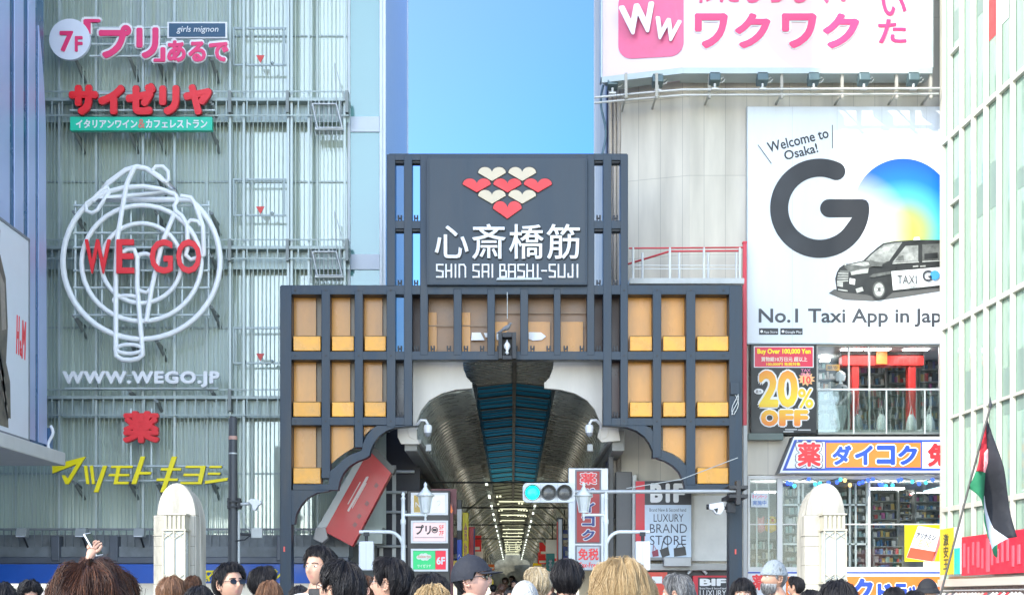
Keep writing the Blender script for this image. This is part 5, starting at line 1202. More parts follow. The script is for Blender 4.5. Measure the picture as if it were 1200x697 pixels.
# ---------------------------------------------------------------- ground floor shop windows
def shop_window_lower():
    Y = 43.98
    T = thing('shop_window', 'long shop window with pale frames between the two drugstore signs', 'window', (wx(990, Y), Y, wz(671, Y)))
    fr = M('frame_pale', (.66, .66, .64), .4, var=.08)
    for px, hw in ((877.8, 1.2), (914, 3.2), (1019, 1.2), (1108, 1.2)): m = MB(); m.pbox(px-hw, px+hw, 557, 667, Y-.06, .14); m.build('post', fr, T, bevel=.01)
    for px in (936, 941, 955, 996, 1003, 1016): m = MB(); m.pbox(px-1, px+1, 566, 667, Y-.03+.5, .08); m.build('mullion', fr, T)
    for px in (887, 901): m = MB(); m.pbox(px-.7, px+.7, 566, 664, Y+.6, .08); m.build('mullion', fr, T)
    m = MB()
    for py in (591, 637): m.pbox(918, 1018, py-1, py+1, Y+.47, .07)
    m.pbox(877, 1110, 613.2, 614.6, Y-.02, .05); m.pbox(877, 1110, 557, 561, Y-.062, .15); m.pbox(877, 1110, 664, 670.8, Y-.09, .2); m.build('rail', fr, T)
    m = MB(); m.pbox(878, 912, 560, 666, Y+.01, .008); m.pbox(917, 1018, 560, 666, Y+.01, .008); m.pbox(1020, 1107, 560, 666, Y+.01, .008); m.build('pane', GLASSW, T)
    for px, w_, py in ((897, 12, 576), (940, 14, 573), (1040, 20, 572), (1085, 16, 578)):
        y = 46.2; m = MB(); m.box(wx(px-w_, y), wx(px+w_, y), y, y+.15, wz(py+.8, y), wz(py-.8, y)); m.build('ceiling_lamp', M('tube_light', (.9, .9, .88)), T)
shop_window_lower()
shelf(919, 940, 570, 668, 45.4, 9, 'shelf of bottles left of the right stone pillar', 5, GOODS2)
shelf(943, 996, 570, 668, 45.7, 9, 'wide shelf of pale boxes behind the right stone pillar', 6, GOODS2)
shelf(998, 1017, 570, 668, 45.4, 10, 'narrow shelf of small boxes right of the right stone pillar', 7, GOODS2)
shelf(1022, 1052, 576, 640, 45.8, 6, 'dark shelf crowded with packets under the blue string lights', 8)
shelf(1054, 1072, 574, 616, 46.2, 6, 'brown shelf of packets in the middle of the dark shop bay', 9)
shelf(1073, 1108, 578, 616, 45.6, 4, 'wide dark shelf above the yellow medicine poster', 10)
shelf(1024, 1058, 640, 668, 45.0, 3, 'low counter of packets left of the yellow medicine poster', 11)
shelf(880, 910, 632, 666, 45.6, 3, 'low shelf of small toys behind the plush duck', 12, GOODS2)
def plush():
    Y = 44.9
    T = thing('plush_toy', 'round yellow plush duck toy in the shop window right of the gate', 'toy', (wx(903, Y), Y, wz(623, Y)))
    x = wx(903, Y); z = wz(622, Y); yl = M('plush_yellow', (.8, .5, .06), .9, bump=.5)
    m = MB(); m.lathe([(.03, -.05), (.16, .02), (.2, .12), (.15, .24), (.03, .27)], (x, Y, z), 14); m.build('body', yl, T)
    m = MB(); m.lathe([(.02, .2), (.13, .25), (.15, .33), (.11, .43), (.02, .46)], (x+.03, Y-.05, z), 14); m.build('head', yl, T); m = MB(); m.lathe([(.05, 0), (.04, -.05), (.01, -.09)], (x+.03, Y-.19, z+.32), 8, 'y'); m.build('beak', ORANGE, T)
    m = MB()
    for d in (-.06, .1): m.lathe([(.02, 0), (.018, -.02), (.004, -.025)], (x+d, Y-.19, z+.38), 6, 'y')
    m.build('eye', BLACK, T)
    T2 = thing('plush_toy', 'pink plush toy sitting left of the yellow plush duck', 'toy', (wx(891, Y), Y, wz(622, Y))); x = wx(891, Y)
    m = MB(); m.lathe([(.03, -.05), (.14, .02), (.16, .12), (.11, .2), (.13, .27), (.11, .36), (.02, .4)], (x, Y, z), 14); m.build('body', M('plush_pink', (.75, .35, .33), .9, bump=.5), T2); m = MB(); m.tube([(x-.08, Y, z+.36), (x-.1, Y, z+.45)], [.05, .02]); m.tube([(x+.08, Y, z+.36), (x+.1, Y, z+.45)], [.05, .02]); m.build('ears', M('plush_pink', ()), T2)
plush()
def bulbs():
    Y = 43.7; rr = random.Random(9)
    T = thing('string_lights', 'string of blue and amber bulbs over the ground floor shop window', 'string lights', (wx(1010, Y), Y, wz(572, Y)))
    pts = [(918+i*4.2, 564+2.5*math.sin(i*.7)) for i in range(46)]
    m = MB(); m.tube([(wx(a, Y), Y, wz(b-1.5, Y)) for a, b in pts], .01, 4); m.build('wire', DARK, T)
    cs = {'b': M('bulb_blue', (.03, .08, .7), .3, var=0, emit=1.2), 'c': M('bulb_cyan', (.05, .5, .75), .3, var=0, emit=1.0), 'a': M('bulb_amber', (.85, .5, .15), .3, var=0, emit=1.0)}
    sel = [(923, 'b'), (927, 'b'), (931, 'c'), (948, 'b'), (955.5, 'c'), (961, 'c'), (971, 'b'), (981, 'b'), (985, 'c'), (990, 'a'), (996, 'a'), (1007, 'b'), (1011, 'b'), (1017, 'b'), (1023, 'b'), (1031, 'b'), (1038, 'c'), (1046, 'c'), (1053, 'b'), (1056, 'b'), (1069, 'c'), (1077, 'b'), (1085, 'c'), (1093, 'b'), (1034, 'b')]
    for px, c in sel:
        py = 564+2.5*math.sin((px-918)/4.2*.7)+(3 if rr.random() < .3 else 0); m = MB(); m.lathe([(.015, .06), (.05, .04), (.058, 0), (.04, -.045), (.008, -.06)], (wx(px, Y), Y, wz(py, Y)), 10); m.build('bulb', cs[c], T)
bulbs()
def medicine_poster():
    Y = 43.9
    T = thing('medicine_poster', 'yellow poster with a tilted white and red medicine box', 'poster', (wx(1082, Y), Y, wz(658, Y)))
    m = MB(); m.pbox(1060.5, 1107, 614.5, 657.5, Y, .04); m.build('sheet', YELLOW, T)
    def R(pts, k, mt, nm): m = MB(); m.pprism(pts, Y-.004*k-.004, .003); m.build(nm, mt, T)
    R([(1076, 615.5), (1104, 620), (1092, 658), (1062, 653)], 1, M('box_white', (.75, .77, .82), .4), 'printed_box'); R([(1067, 641), (1097, 646), (1092.3, 657.6), (1062.3, 652.8)], 2, M('box_red', (.75, .1, .05), .4), 'red_band'); R([(1103, 620), (1106.5, 621), (1095, 657.5), (1092.4, 657.6)], 2, M('box_side', (.6, .2, .2), .4), 'box_edge')
    ptext('アリナミン', 1073.5, 1096.5, 625, 631.5, Y-.012, BLACK, T, ex=.004, bold=.03, rot=-9, shear=.25); ptext('EX', 1076, 1092, 633, 641, Y-.012, M('ex_gold', (.6, .45, .2), .4), T, ex=.004, rot=-9, shear=.2)
medicine_poster()
def leaflet():
    Y = 43.85
    T = thing('window_notice', 'small colourful notice with pale letters stuck on the glass right of the gate post', 'notice', (wx(890, Y), Y, wz(596, Y)))
    m = MB(); m.pbox(880, 900, 577, 594, Y, .015); m.build('sheet', M('notice_blue', (.6, .66, .72), .4, var=.2, scale=8), T); ptext('キャンペーン', 881.5, 898.5, 579, 584, Y, PINK, T, ex=.004, bold=.02); ptext('実施中', 882, 898, 586, 591.5, Y, M('notice_ink', (.1, .2, .5), .4), T, ex=.004, bold=.02)
leaflet()
# ---------------------------------------------------------------- luxury store board
def luxury():
    Y = 43.6
    T = thing('store_poster', 'black and pale blue store poster with a red edge, under the right gate bracket', 'poster', (wx(778, Y), Y, wz(656, Y)))
    m = MB(); m.pbox(744.5, 810.5, 563, 656, Y, .14); m.build('case', M('poster_case', (.2, .2, .2), .4), T)
    def fl(a, b, c, d, mt, nm, k): m = MB(); m.pbox(a, b, c, d, Y-.004*k-.004, .004); m.build(nm, mt, T)
    fl(745, 755.5, 563.5, 655.5, M('edge_scarlet', (.62, .02, .04), .4), 'red_edge', 1); fl(755.6, 810, 563.5, 591, M('panel_charcoal', (.03, .032, .04), .4), 'dark_panel', 1); fl(755.6, 810, 591.2, 652.5, M('panel_paleblue', (.52, .63, .76), .4), 'blue_panel', 1)
    for ch, a, b in (('B', 762, 776.5), ('I', 780, 785), ('F', 789, 803)): ptext(ch, a, b, 566, 588.5, Y-.009, WHITE, T, ex=.015, bold=.06)
    IK = M('poster_ink', (.03, .04, .08), .4)
    ptext('Brand New & Second hand', 761, 804, 595, 599, Y-.009, IK, T, ex=.004)
    for s, a, b, c, d in (('LUXURY', 766, 801, 602, 611), ('BRAND', 761.5, 805, 613.5, 624), ('STORE', 761.5, 804, 627, 638)): ptext(s, a, b, c, d, Y-.009, IK, T, ex=.006, bold=-.002 if s != 'LUXURY' else 0)
    bl = M('bag_black', (.012, .012, .015), .35); rd = M('bag_maroon', (.25, .02, .05), .4)
    def bag(pts, hn, mt):
        m = MB(); m.pprism(pts, Y-.02, .01); b = m.build('handbag', mt, T); m = MB(); m.tube([(wx(a, Y), Y-.02, wz(c, Y)) for a, c in hn], .014, 5); m.build('strap', mt, b)
    bag([(773, 644), (783, 640), (785, 650), (776, 653)], [(775, 643), (777, 634), (782, 627), (782.5, 640)], bl); bag([(789.5, 642), (803, 640), (804.5, 650), (790, 652)], [(792, 642), (795, 637), (799, 637), (801, 640.5)], bl); bag([(764, 646), (771, 643), (772, 651), (765, 652)], [(765, 646), (766, 638), (769, 644)], rd)
    m = MB(); m.pbox(778, 810, 653, 663, Y-.3, .42); m.build('lamp_box', M('lampbox_grey', (.45, .46, .46), .4), T, bevel=.02)
    Y2 = 43.5
    T = thing('store_sign', 'low red and black store sign behind the crowd, left of the gate post', 'shop sign', (wx(836, Y2), Y2, wz(712, Y2)))
    m = MB(); m.pbox(812, 857, 674, 712, Y2, .3); m.build('case', M('edge_scarlet', ()), T, bevel=.01); m = MB(); m.pbox(818, 853, 676, 710, Y2-.01, .008); m.build('dark_panel', M('panel_charcoal', ()), T)
    ptext('BIF', 820, 851, 677.5, 686, Y2-.011, WHITE, T, ex=.008, bold=.05); ptext('Brand New & Second hand', 820, 851, 687.6, 690, Y2-.011, WHITE, T, ex=.004); ptext('LUXURY', 820, 851, 691, 698, Y2-.011, WHITE, T, ex=.006)
    T = thing('store_sign', 'small low red sign behind the blonde head', 'shop sign', (wx(768, Y2), Y2, wz(712, Y2))); m = MB(); m.pbox(757, 782, 670, 712, Y2, .3); m.build('case', M('sign_vermilion', (.65, .06, .03), .4, var=.2), T, bevel=.01); m = MB(); m.pbox(764, 776, 675, 683, Y2-.01, .008); m.build('plate', WHITE, T)
luxury()
# ================================================================== white building with upright fins at the right edge
def louvre_building():
    T = thing('louvre_building', 'white building with upright fins over pale green glass at the right edge', 'building', (16, 36, 0))
    X = lambda y: 12.49+.046*(43-y)
    cream = M('fin_cream', (.6, .58, .5), .4, var=.06); top = 30
    ya, yb = 43.05, 26.0
    m = MB(); m.add([(X(ya)+.11, ya, 2), (X(yb)+.11, yb, 2), (X(yb)+.11, yb, top), (X(ya)+.11, ya, top)], [(0,1,2,3)])
    gm = M('pale_green_pane', (.3, .46, .36), .12, var=.25, scale=.5, streak=2.5, spec=.8); m.build('glass_wall', gm, T)
    m = MB(); m.add([(X(ya)+.6, ya, 0), (X(yb)+.6, yb, 0), (X(yb)+14, yb, 0), (X(ya)+14, ya, 0)] + [(X(ya)+.6, ya, top), (X(yb)+.6, yb, top), (X(yb)+14, yb, top), (X(ya)+14, ya, top)], [(4,5,6,7), (0,1,5,4), (1,2,6,5), (2,3,7,6), (3,0,4,7)]); m.build('core', M('core_white', (.6, .6, .56), .5), T)
    m = MB(); m.box(X(ya)+.02, X(ya)+.6, ya-.06, ya+.2, 0, top); m.build('corner_post', cream, T, bevel=.01)
    y = 42.35; i = 0
    while y > 27:
        m = MB(); x = X(y); w_ = .1
        m.box(x-.03, x+.1, y-w_/2, y+w_/2, 2.3, top); m.build('fin', cream, T, bevel=.008)
        y -= .93; i += 1
    def rail(z, y0, y1, t=.07, nm='rail'):
        m = MB(); a, b = X(y0), X(y1); m.add([(a+.0, y0, z-t), (b+.0, y1, z-t), (b+.1, y1, z-t), (a+.1, y0, z-t), (a, y0, z+t), (b, y1, z+t), (b+.1, y1, z+t), (a+.1, y0, z+t)], [(0,1,2,3), (4,5,6,7), (0,1,5,4), (1,2,6,5), (2,3,7,6), (3,0,4,7)]); m.build(nm, cream, T)
    for z in (4.1, 9.37, 14.75, 20.1): rail(z, 43, 27)
    for z in (11.7, 17.1, 12.8, 22.3): rail(z, 42.3, 41.45, .05)
    for z in (6.7,): rail(z, 42.3, 27, .04)
    for z in (6.3, 11.9, 17.4):                                     # blinds pulled to different heights behind the panes
        for k in range(15):
            if (k*7+int(z)) % 3:
                m = MB(); y1 = 42.3-.93*k; a, b = X(y1)+.105, X(y1-.84)+.105; h = .5+((k*5+int(z)) % 4)*.35; m.add([(a, y1-.06, z), (b, y1-.84, z), (b, y1-.84, z+h), (a, y1-.06, z+h)], [(0,1,2,3)]); m.build('blind', M('blind_grey', (.24, .34, .29), .5), T)
    cs = [RED, BLACK, WHITE]
    for k, (y0, z0, z1, c) in enumerate(((39.55, 16.4, 17.9, 0), (38.62, 16.5, 19.6, 2), (37.68, 16.8, 20, 1), (38.6, 17.2, 18.4, 0), (37.66, 17.6, 18.9, 2), (36.75, 18, 20, 2))):
        m = MB(); a, b = X(y0)+.1-.004*k, X(y0-.5)+.1-.004*k; m.add([(a, y0, z0), (b, y0-.5, z0), (b, y0-.5, z1), (a, y0, z1)], [(0,1,2,3)]); m.build('window_poster', cs[c], T)
    m = MB(); y0, y1 = 43, 27
    m.box(X(43)-.15, X(43)+.6, 27, 42.9, 1.86, 2.08); m.build('shop_ledge', cream, T, bevel=.02)
    m = MB(); m.box(X(43)+.3, X(43)+.8, 27, 42.8, 0, 1.85); m.build('shopfront', M('front_dim', (.35, .3, .28), .6, var=.5, scale=5), T)
    return X
LX = louvre_building()
def banner_wall():
    # the boards of the street shop under the fins
    def board(y0, y1, z0, z1, x, mt, name, label, cat, strokes=()):
        T = thing(name, label, cat, (x, (y0+y1)/2, z0))
        m = MB(); m.box(x-.04, x, y1, y0, z0, z1); m.build('board', mt, T, bevel=.01)
        for k, (a, b, c, d, mm) in enumerate(strokes):
            m = MB(); m.box(x-.055-.002*k, x-.042, y0+(y1-y0)*a, y0+(y1-y0)*b, z0+(z1-z0)*c, z0+(z1-z0)*d); m.build('stroke', mm, T)
        return T
    x = 12.28
    T = board(42.3, 41.0, 2.2, 3.5, x, M('banner_yellow', (.82, .6, .02), .5, var=.06), 'shop_banner', 'yellow banner with black vertical writing beside the flag', 'banner')
    text('激\n安\n王', 41.45, 41.95, 2.35, 3.35, x-.042, BLACK, T, ex=.006, bold=.02, axis='x-')
    board(41.0, 40.4, 2.2, 3.5, x+.01, WHITE, 'shop_banner', 'narrow white strip with a teal patch beside the yellow banner', 'banner', ((.1, .95, 0, .55, M('patch_teal', (.02, .6, .5), .5)),))
    rr = random.Random(12); st = []
    for k in range(12):
        a = .04+.08*k; st.append((a, a+rr.uniform(.02, .05), rr.uniform(.05, .3), rr.uniform(.6, .95), M('stroke_pink', (.8, .13, .17), .5)))
    board(40.35, 35.4, 2.15, 3.2, x+.02, M('banner_red', (.72, .02, .05), .5, var=.12, scale=3), 'shop_banner', 'long red banner with pale brush strokes under the white fins', 'banner', st)
    rr = random.Random(20)
    T = thing('clothes_rail', 'rail of pale and red hanging clothes along the right edge shop', 'clothes rail', (12.2, 39, .5))
    m = MB(); m.tube([(12.15, 42.5, 1.75), (12.2, 35, 1.75)], .02, 6); m.build('rail', GALV, T)
    m = MB()
    for k in range(26):
        y = 42.3-k*.28; m.add([(12.12, y, 1.7), (11.95, y+.03, 1.55), (11.97, y+.02, .8), (12.33, y-.02, .8), (12.31, y-.03, 1.55)], [(0,1,2,3,4)])
    o = m.build('clothes', random_mat('clothes_tones', [(.7,.68,.65),(.5,.04,.05),(.75,.72,.7),(.1,.1,.12),(.55,.4,.35),(.7,.65,.6)], 1), T); o['kind'] = 'stuff'
banner_wall()
# ================================================================== stone pillars at the bridge head
def stone_pillar(px, label):
    Y = 25.0; T = thing('stone_pillar', label, 'pillar', (wx(px, Y), Y+.4, 0), 'stone pillars at the bridge head')
    st = M('pillar_stone', (.43, .405, .34), .65, var=.42, scale=3.2, bump=.35, bscale=35, streak=1.4); jt = M('stone_joint', (.2, .19, .16), .8)
    k = Y/FL; X = wx(px, Y)
    def arch(hw, spring, top, n=16):
        pts = [(X-hw, 0), (X-hw, spring)]
        for i in range(1, n): a = math.pi-math.pi*i/n; pts.append((X+hw*math.cos(a), spring+(top-spring)*math.sin(a)**.82))
        return pts+[(X+hw, spring), (X+hw, 0)]
    m = MB(); m.prism(arch(.35, wz(622, Y), wz(570, Y)), Y+.25, Y+.68); m.build('rear_slab', st, T, bevel=.015)
    m = MB(); m.prism(arch(.33, wz(612, Y), wz(566, Y)), Y-.05, Y+.247); m.build('arched_top', st, T, bevel=.015)
    m = MB(); m.box(X-.37, X+.31, Y-.12, Y+.243, 0, wz(604, Y)); m.build('shaft', st, T, bevel=.015)
    m = MB(); m.box(X-.385, X+.33, Y-.135, Y+.2, wz(628, Y), wz(627, Y)); m.box(X-.4, X+.4, Y-.16, Y+.75, 0, .5); m.build('moulding', st, T, bevel=.01)
    m = MB()
    for py in (640, 662, 684): m.box(X-.372, X+.312, Y-.1215, Y+.2, wz(py, Y)-.004, wz(py, Y)+.004)
    m.box(X-.332, X+.332, Y-.052, Y+.2, wz(604, Y)+.0, wz(604, Y)+.012); m.box(X-.004, X+.004, Y-.1214, Y-.1, wz(640, Y), wz(604, Y)); m.box(X+.1, X+.108, Y-.1214, Y-.1, wz(684, Y), wz(662, Y)); m.build('joints', jt, T)
    # lantern on the front
    lx = X+.06; zt, zb = wz(623, Y), wz(682, Y); iv = M('lantern_ivory', (.42, .39, .3), .5, var=.08)
    m = MB(); m.box(lx-.2, lx+.2, Y-.52, Y-.125, zt, zt+.03); m.box(lx-.2, lx+.2, Y-.52, Y-.125, zb-.03, zb)
    for a, b in ((-.18, -.5), (.18, -.5), (-.18, -.15), (.18, -.15), (0, -.5)): m.box(lx+a-.012, lx+a+.012, Y+b-.012, Y+b+.012, zb, zt)
    for s in (-1, 1):
        for z_ in (zt-.02, zb+.02):
            d = -.12 if z_ > (zt+zb)/2 else .12
            m.tube([(lx+s*.18, Y-.5, z_), (lx+s*.0, Y-.5, z_+d)], .01, 5); m.tube([(lx+s*.02, Y-.5, z_), (lx+s*.18, Y-.5, z_+d)], .01, 5)
    Lm = m.build('lantern', iv, T)
    m = MB(); m.box(lx-.165, lx+.165, Y-.485, Y-.165, zb+.01, zt-.01); m.build('lantern_glass', M('milk_glass', (.42, .45, .42), .25), Lm)
    m = MB(); m.box(lx-.17, lx+.17, Y-.44, Y-.125, zt+.032, zt+.26); m.box(lx-.2, lx+.2, Y-.48, Y-.125, zt+.262, zt+.29)
    for i in range(5): m.box(lx-.16+.075*i-.012, lx-.16+.075*i+.012+.02, Y-.465, Y-.441, zt+.034, zt+.255)
    m.build('lantern_cap', iv, Lm)
    m = MB()
    for i in range(-2, 3): m.tube([(lx+.07*i, Y-.45, zb-.03), (lx+.05*i, Y-.4, zb-.1), (lx+.015*i, Y-.14, zb-.2)], .014, 5)
    m.box(lx-.2, lx+.2, Y-.5, Y-.13, zb-.05, zb-.031); m.build('lantern_bracket', M('bracket_iron', (.05, .055, .05), .5), Lm)
stone_pillar(207.5, 'arched white stone pillar with ivory lantern in front of the glass building')
stone_pillar(967, 'arched white stone pillar with ivory lantern in front of the drugstore window')
# ================================================================== street lamps in front of the arcade
def street_lamp(px, s, label, label2):
    Y = 37.0; T = thing('street_lamp', label, 'street lamp', (wx(px, Y), Y, 0), 'white street lamps at the arcade entrance')
    wh = M('lamp_post_white', (.66, .7, .7), .4, .1, var=.1); X = wx(px, Y)
    m = MB(); m.lathe([(.16, 0), (.16, .3), (.075, .45), (.065, 2), (.055, wz(603, Y)-.25), (.07, wz(603, Y)-.22), (.07, wz(603, Y)-.12), (.05, wz(603, Y)-.1), (.048, wz(585, Y)), (.065, wz(584, Y)), (.03, wz(581, Y)), (.05, wz(579.5, Y)), (.03, wz(577, Y)), (.004, wz(576, Y))], (X, Y, 0), 12); m.build('post', wh, T)
    xl = X+s*26*Y/FL; za = wz(603, Y)
    m = MB(); m.tube([(X, Y, za), (xl, Y, za)], .035, 8); m.lathe([(.01, -.15), (.035, -.12), (.02, -.06), (.05, -.02), (.05, .03), (.025, .06)], (xl, Y, za), 10); m.build('arm', wh, T)
    m = MB(); z0 = wz(599, Y); m.lathe([(.03, -.04), (.1, 0), (.11, .015), (.17, .38)], (xl, Y, z0), 6)
    lt = m.build('lamp_glass', M('lamp_glass', (.62, .66, .66), .25), T)
    m = MB()
    for i in range(6):
        a = i*math.pi/3; m.tube([(xl+.115*math.cos(a), Y+.115*math.sin(a), z0), (xl+.178*math.cos(a), Y+.178*math.sin(a), z0+.38)], .012, 5)
    m.lathe([(.2, .375), (.24, .39), (.12, .5), (.07, .56), (.05, .6), (.03, .62), (.05, .66), (.03, .71), (.004, .74)], (xl, Y, z0), 6); m.lathe([(.12, -.03), (.125, .012)], (xl, Y, z0), 6); m.build('lamp_cap', wh, T)
    pts = []
    zc = wz(643, Y)
    for i in range(9): a = math.radians(90*i/8); pts.append((X-s*(1-math.cos(a))*.36, Y, zc+.43*math.sin(a)))
    pts.append((X-s*1.1, Y, zc+.43)); m = MB(); m.tube(pts, .045, 8); m.build('curved_arm', wh, T)
    xb = X-s*43*Y/FL
    B = thing('hanging_box', label2, 'speaker', (xb, Y, wz(668, Y)))
    m = MB(); m.box(xb-.185, xb+.185, Y-.12, Y+.12, wz(668, Y), wz(634, Y)); m.build('case', M('box_white_plastic', (.68, .7, .72), .45, var=.05), B, bevel=.03)
    m = MB(); m.box(xb-.003, xb+.003, Y-.123, Y-.1, wz(667, Y), wz(635, Y)); m.build('seam', M('seam_grey', (.4, .42, .44), .5), B)
    m = MB(); m.tube([(xb, Y, wz(634, Y)-.02), (xb, Y, wz(627, Y))], .04, 8); m.box(xb-.07, xb+.07, Y-.05, Y+.05, wz(630, Y)+.05, wz(626, Y)+.06); m.build('hanger', DARK, B)
street_lamp(472.5, 1, 'white lantern street lamp in front of the black directory sign', 'white box hanging from the arm of the street lamp by the directory sign')
street_lamp(710, -1, 'white lantern street lamp in front of the silver framed vertical sign', 'white box hanging from the arm of the street lamp beside the blonde head')
# ================================================================== traffic signal on the gate post
def signal():
    Y = 39.6
    T = thing('traffic_signal', 'horizontal traffic signal showing green on a long pipe arm', 'traffic light', (wx(643, Y), Y, wz(588, Y)))
    m = MB(); a, b, c, d = wx(612.5, Y), wx(674, Y), wz(588.5, Y), wz(565.5, Y); r = .12
    pts = []
    for cx, cz, a0 in ((b-r, d-r, 0), (a+r, d-r, 90), (a+r, c+r, 180), (b-r, c+r, 270)):
        for i in range(6): t = math.radians(a0+90*i/5); pts.append((cx+r*math.cos(t), cz+r*math.sin(t)))
    m.prism(pts, Y, Y+.16); m.build('housing', M('signal_white', (.62, .65, .66), .45, var=.08), T, bevel=.015)
    m = MB()
    for px in (633.5, 653.5): m.box(wx(px, Y)-.004, wx(px, Y)+.004, Y-.004, Y, c+.02, d-.02)
    m.build('seam', M('seam_grey', (.4, .42, .44)), T)
    for i, px in enumerate((624, 643, 661.5)):
        x, z = wx(px, Y), wz(577, Y)
        m = MB(); n = 24; R = .205
        vs = []
        for j in range(n+1):
            t = math.radians(-40+260*j/n)
            for rr, y in ((R, Y-.002), (R, Y-.2 if 0 <= j <= n else Y)): vs.append((x+rr*math.cos(t), y+(0 if y > Y-.1 else .08*(1-math.sin(t))*.7), z+rr*math.sin(t)))
        m.add(vs, [(2*j, 2*j+1, 2*j+3, 2*j+2) for j in range(n)], True)
        m.lathe([(.2, -.012), (.21, -.004), (.212, .0)], (x, Y, z), 24, 'y'); v = m.build('visor', M('visor_grey', (.2, .21, .21), .5), T)
        m = MB(); m.lathe([(.005, -.05), (.09, -.042), (.15, -.028), (.185, -.013)], (x, Y-.003, z), 24, 'y')
        m.build('lens', M('lens_green', (.02, .6, .5), .3, var=0, emit=1.6, ecol=(.0, .75, .62)) if i == 0 else M('lens_dark', (.1, .1, .095), .25, var=.3, scale=9), v)
    m = MB(); za = wz(575.5, Y); m.tube([(wx(668, Y), Y+.2, za), (wx(866, Y), Y+.2, za+.02)], .055, 10); m.tube([(wx(668, Y), Y+.2, za-.12), (wx(668, Y), Y+.2, za+.1)], .05, 8); m.build('arm', M('arm_grey', (.42, .44, .45), .4, .3), T)
    m = MB(); x = wx(866, Y)
    for dz in (-.12, .12): m.box(x-.25, x+.25, Y+.05, Y+1.55, za+dz-.05, za+dz+.05)
    m.box(x-.06, x+.06, Y+.04, Y+.4, za-.35, za+.3); m.build('clamp', DARK, T, bevel=.01)
    m = MB(); m.tube([(wx(735, Y), Y+.25, za+.1), (wx(800, Y), Y+.3, za+.35), (wx(868, Y), Y+.5, za+.95)], .012, 5); m.build('stay_wire', GALV, T)
signal()
def bracket_camera():
    Y = 40.0
    T = thing('security_camera', 'white box security camera pointing left under the signal arm', 'camera', (wx(840, Y), Y, wz(604, Y)))
    x, z = wx(840, Y), wz(594, Y)
    m = MB(); m.prism([(x-.22, z+.08), (x+.16, z+.14), (x+.2, z-.04), (x+.1, z-.2), (x-.03, z-.2), (x-.12, z-.08), (x-.22, z-.06)], Y-.12, Y+.1); m.build('housing', WHITE, T, bevel=.02)
    m = MB(); m.lathe([(.07, -.04), (.075, 0), (.06, .04)], (x-.24, Y, z+.01), 12, 'x'); m.build('lens', BLACK, T); m = MB(); m.prism([(x-.1, z-.05), (x+.02, z-.03), (x-.01, z-.17)], Y-.13, Y-.122); m.build('dark_side', BLACK, T)
    m = MB(); m.tube([(x+.15, Y, z), (x+.35, Y, z-.05), (x+.5, Y+.6, z-.02), (x+.55, Y+1.0, z)], .05, 6); m.box(x+.28, x+.5, Y-.06, Y+.2, z-.14, z+.1); m.build('bracket', DARK, T)
bracket_camera()
def camera_pole():
    Y = 41.0
    T = thing('camera_pole', 'slim dark grey pole with cameras in front of the glass building', 'pole', (wx(273, Y), Y, 0))
    x = wx(273, Y)
    m = MB(); m.lathe([(.17, 0), (.15, .5), (.135, wz(600, Y)), (.11, wz(490, Y)), (.09, wz(488, Y))], (x, Y, 0), 14); m.build('pole', M('pole_grey', (.075, .08, .085), .5, .2, var=.2), T)
    m = MB(); m.lathe([(.125, 0), (.125, .1)], (x, Y, wz(515, Y)), 14); m.build('band', M('band_pink', (.55, .32, .26), .5), T); m = MB(); m.lathe([(.128, 0), (.128, .04)], (x, Y, wz(532, Y)), 14); m.build('clasp', GALV, T)
    m = MB()
    for px in (267.5, 279.5): m.pbox(px-1.2, px+1.2, 583, 596, Y-.15, .3)
    m.pbox(266, 281, 586, 588, Y-.17, .34); m.pbox(266, 281, 592, 594, Y-.17, .34); m.build('clamp', DARK, T)
    m = MB(); xc, zc = wx(299, Y), wz(590, Y); m.prism([(xc-.2, zc+.06), (xc-.1, zc+.14), (xc+.14, zc+.1), (xc+.2, zc+.02), (xc+.1, zc-.05), (xc+.02, zc-.2), (xc-.06, zc-.18), (xc-.08, zc-.04)], Y-.1, Y+.1); m.build('camera', WHITE, T, bevel=.02)
    m = MB(); m.tube([(x, Y, zc-.02), (xc-.15, Y, zc)], .05, 6); m.tube([(x+.14, Y, zc-.1), (x+.35, Y, zc-.35), (x+.3, Y, zc-.5), (x+.5, Y, zc-.75)], .012, 5); m.tube([(x+.17, Y-.05, zc-.2), (x+.17, Y-.05, .2)], .04, 8); m.build('bracket', GALV, T)
    m = MB(); m.pbox(294, 307, 618, 630, Y-.12, .2); m.build('equipment_box', M('equip_grey', (.5, .52, .5), .5), T, bevel=.02); m = MB(); m.tube([(x, Y, wz(625, Y)), (wx(295, Y), Y, wz(626, Y))], .04, 6); m.tube([(x+.05, Y-.1, wz(634, Y)), (wx(288, Y), Y-.08, wz(632, Y)), (wx(294, Y), Y-.05, wz(627, Y))], .02, 5); m.build('box_bracket', DARK, T)
camera_pole()
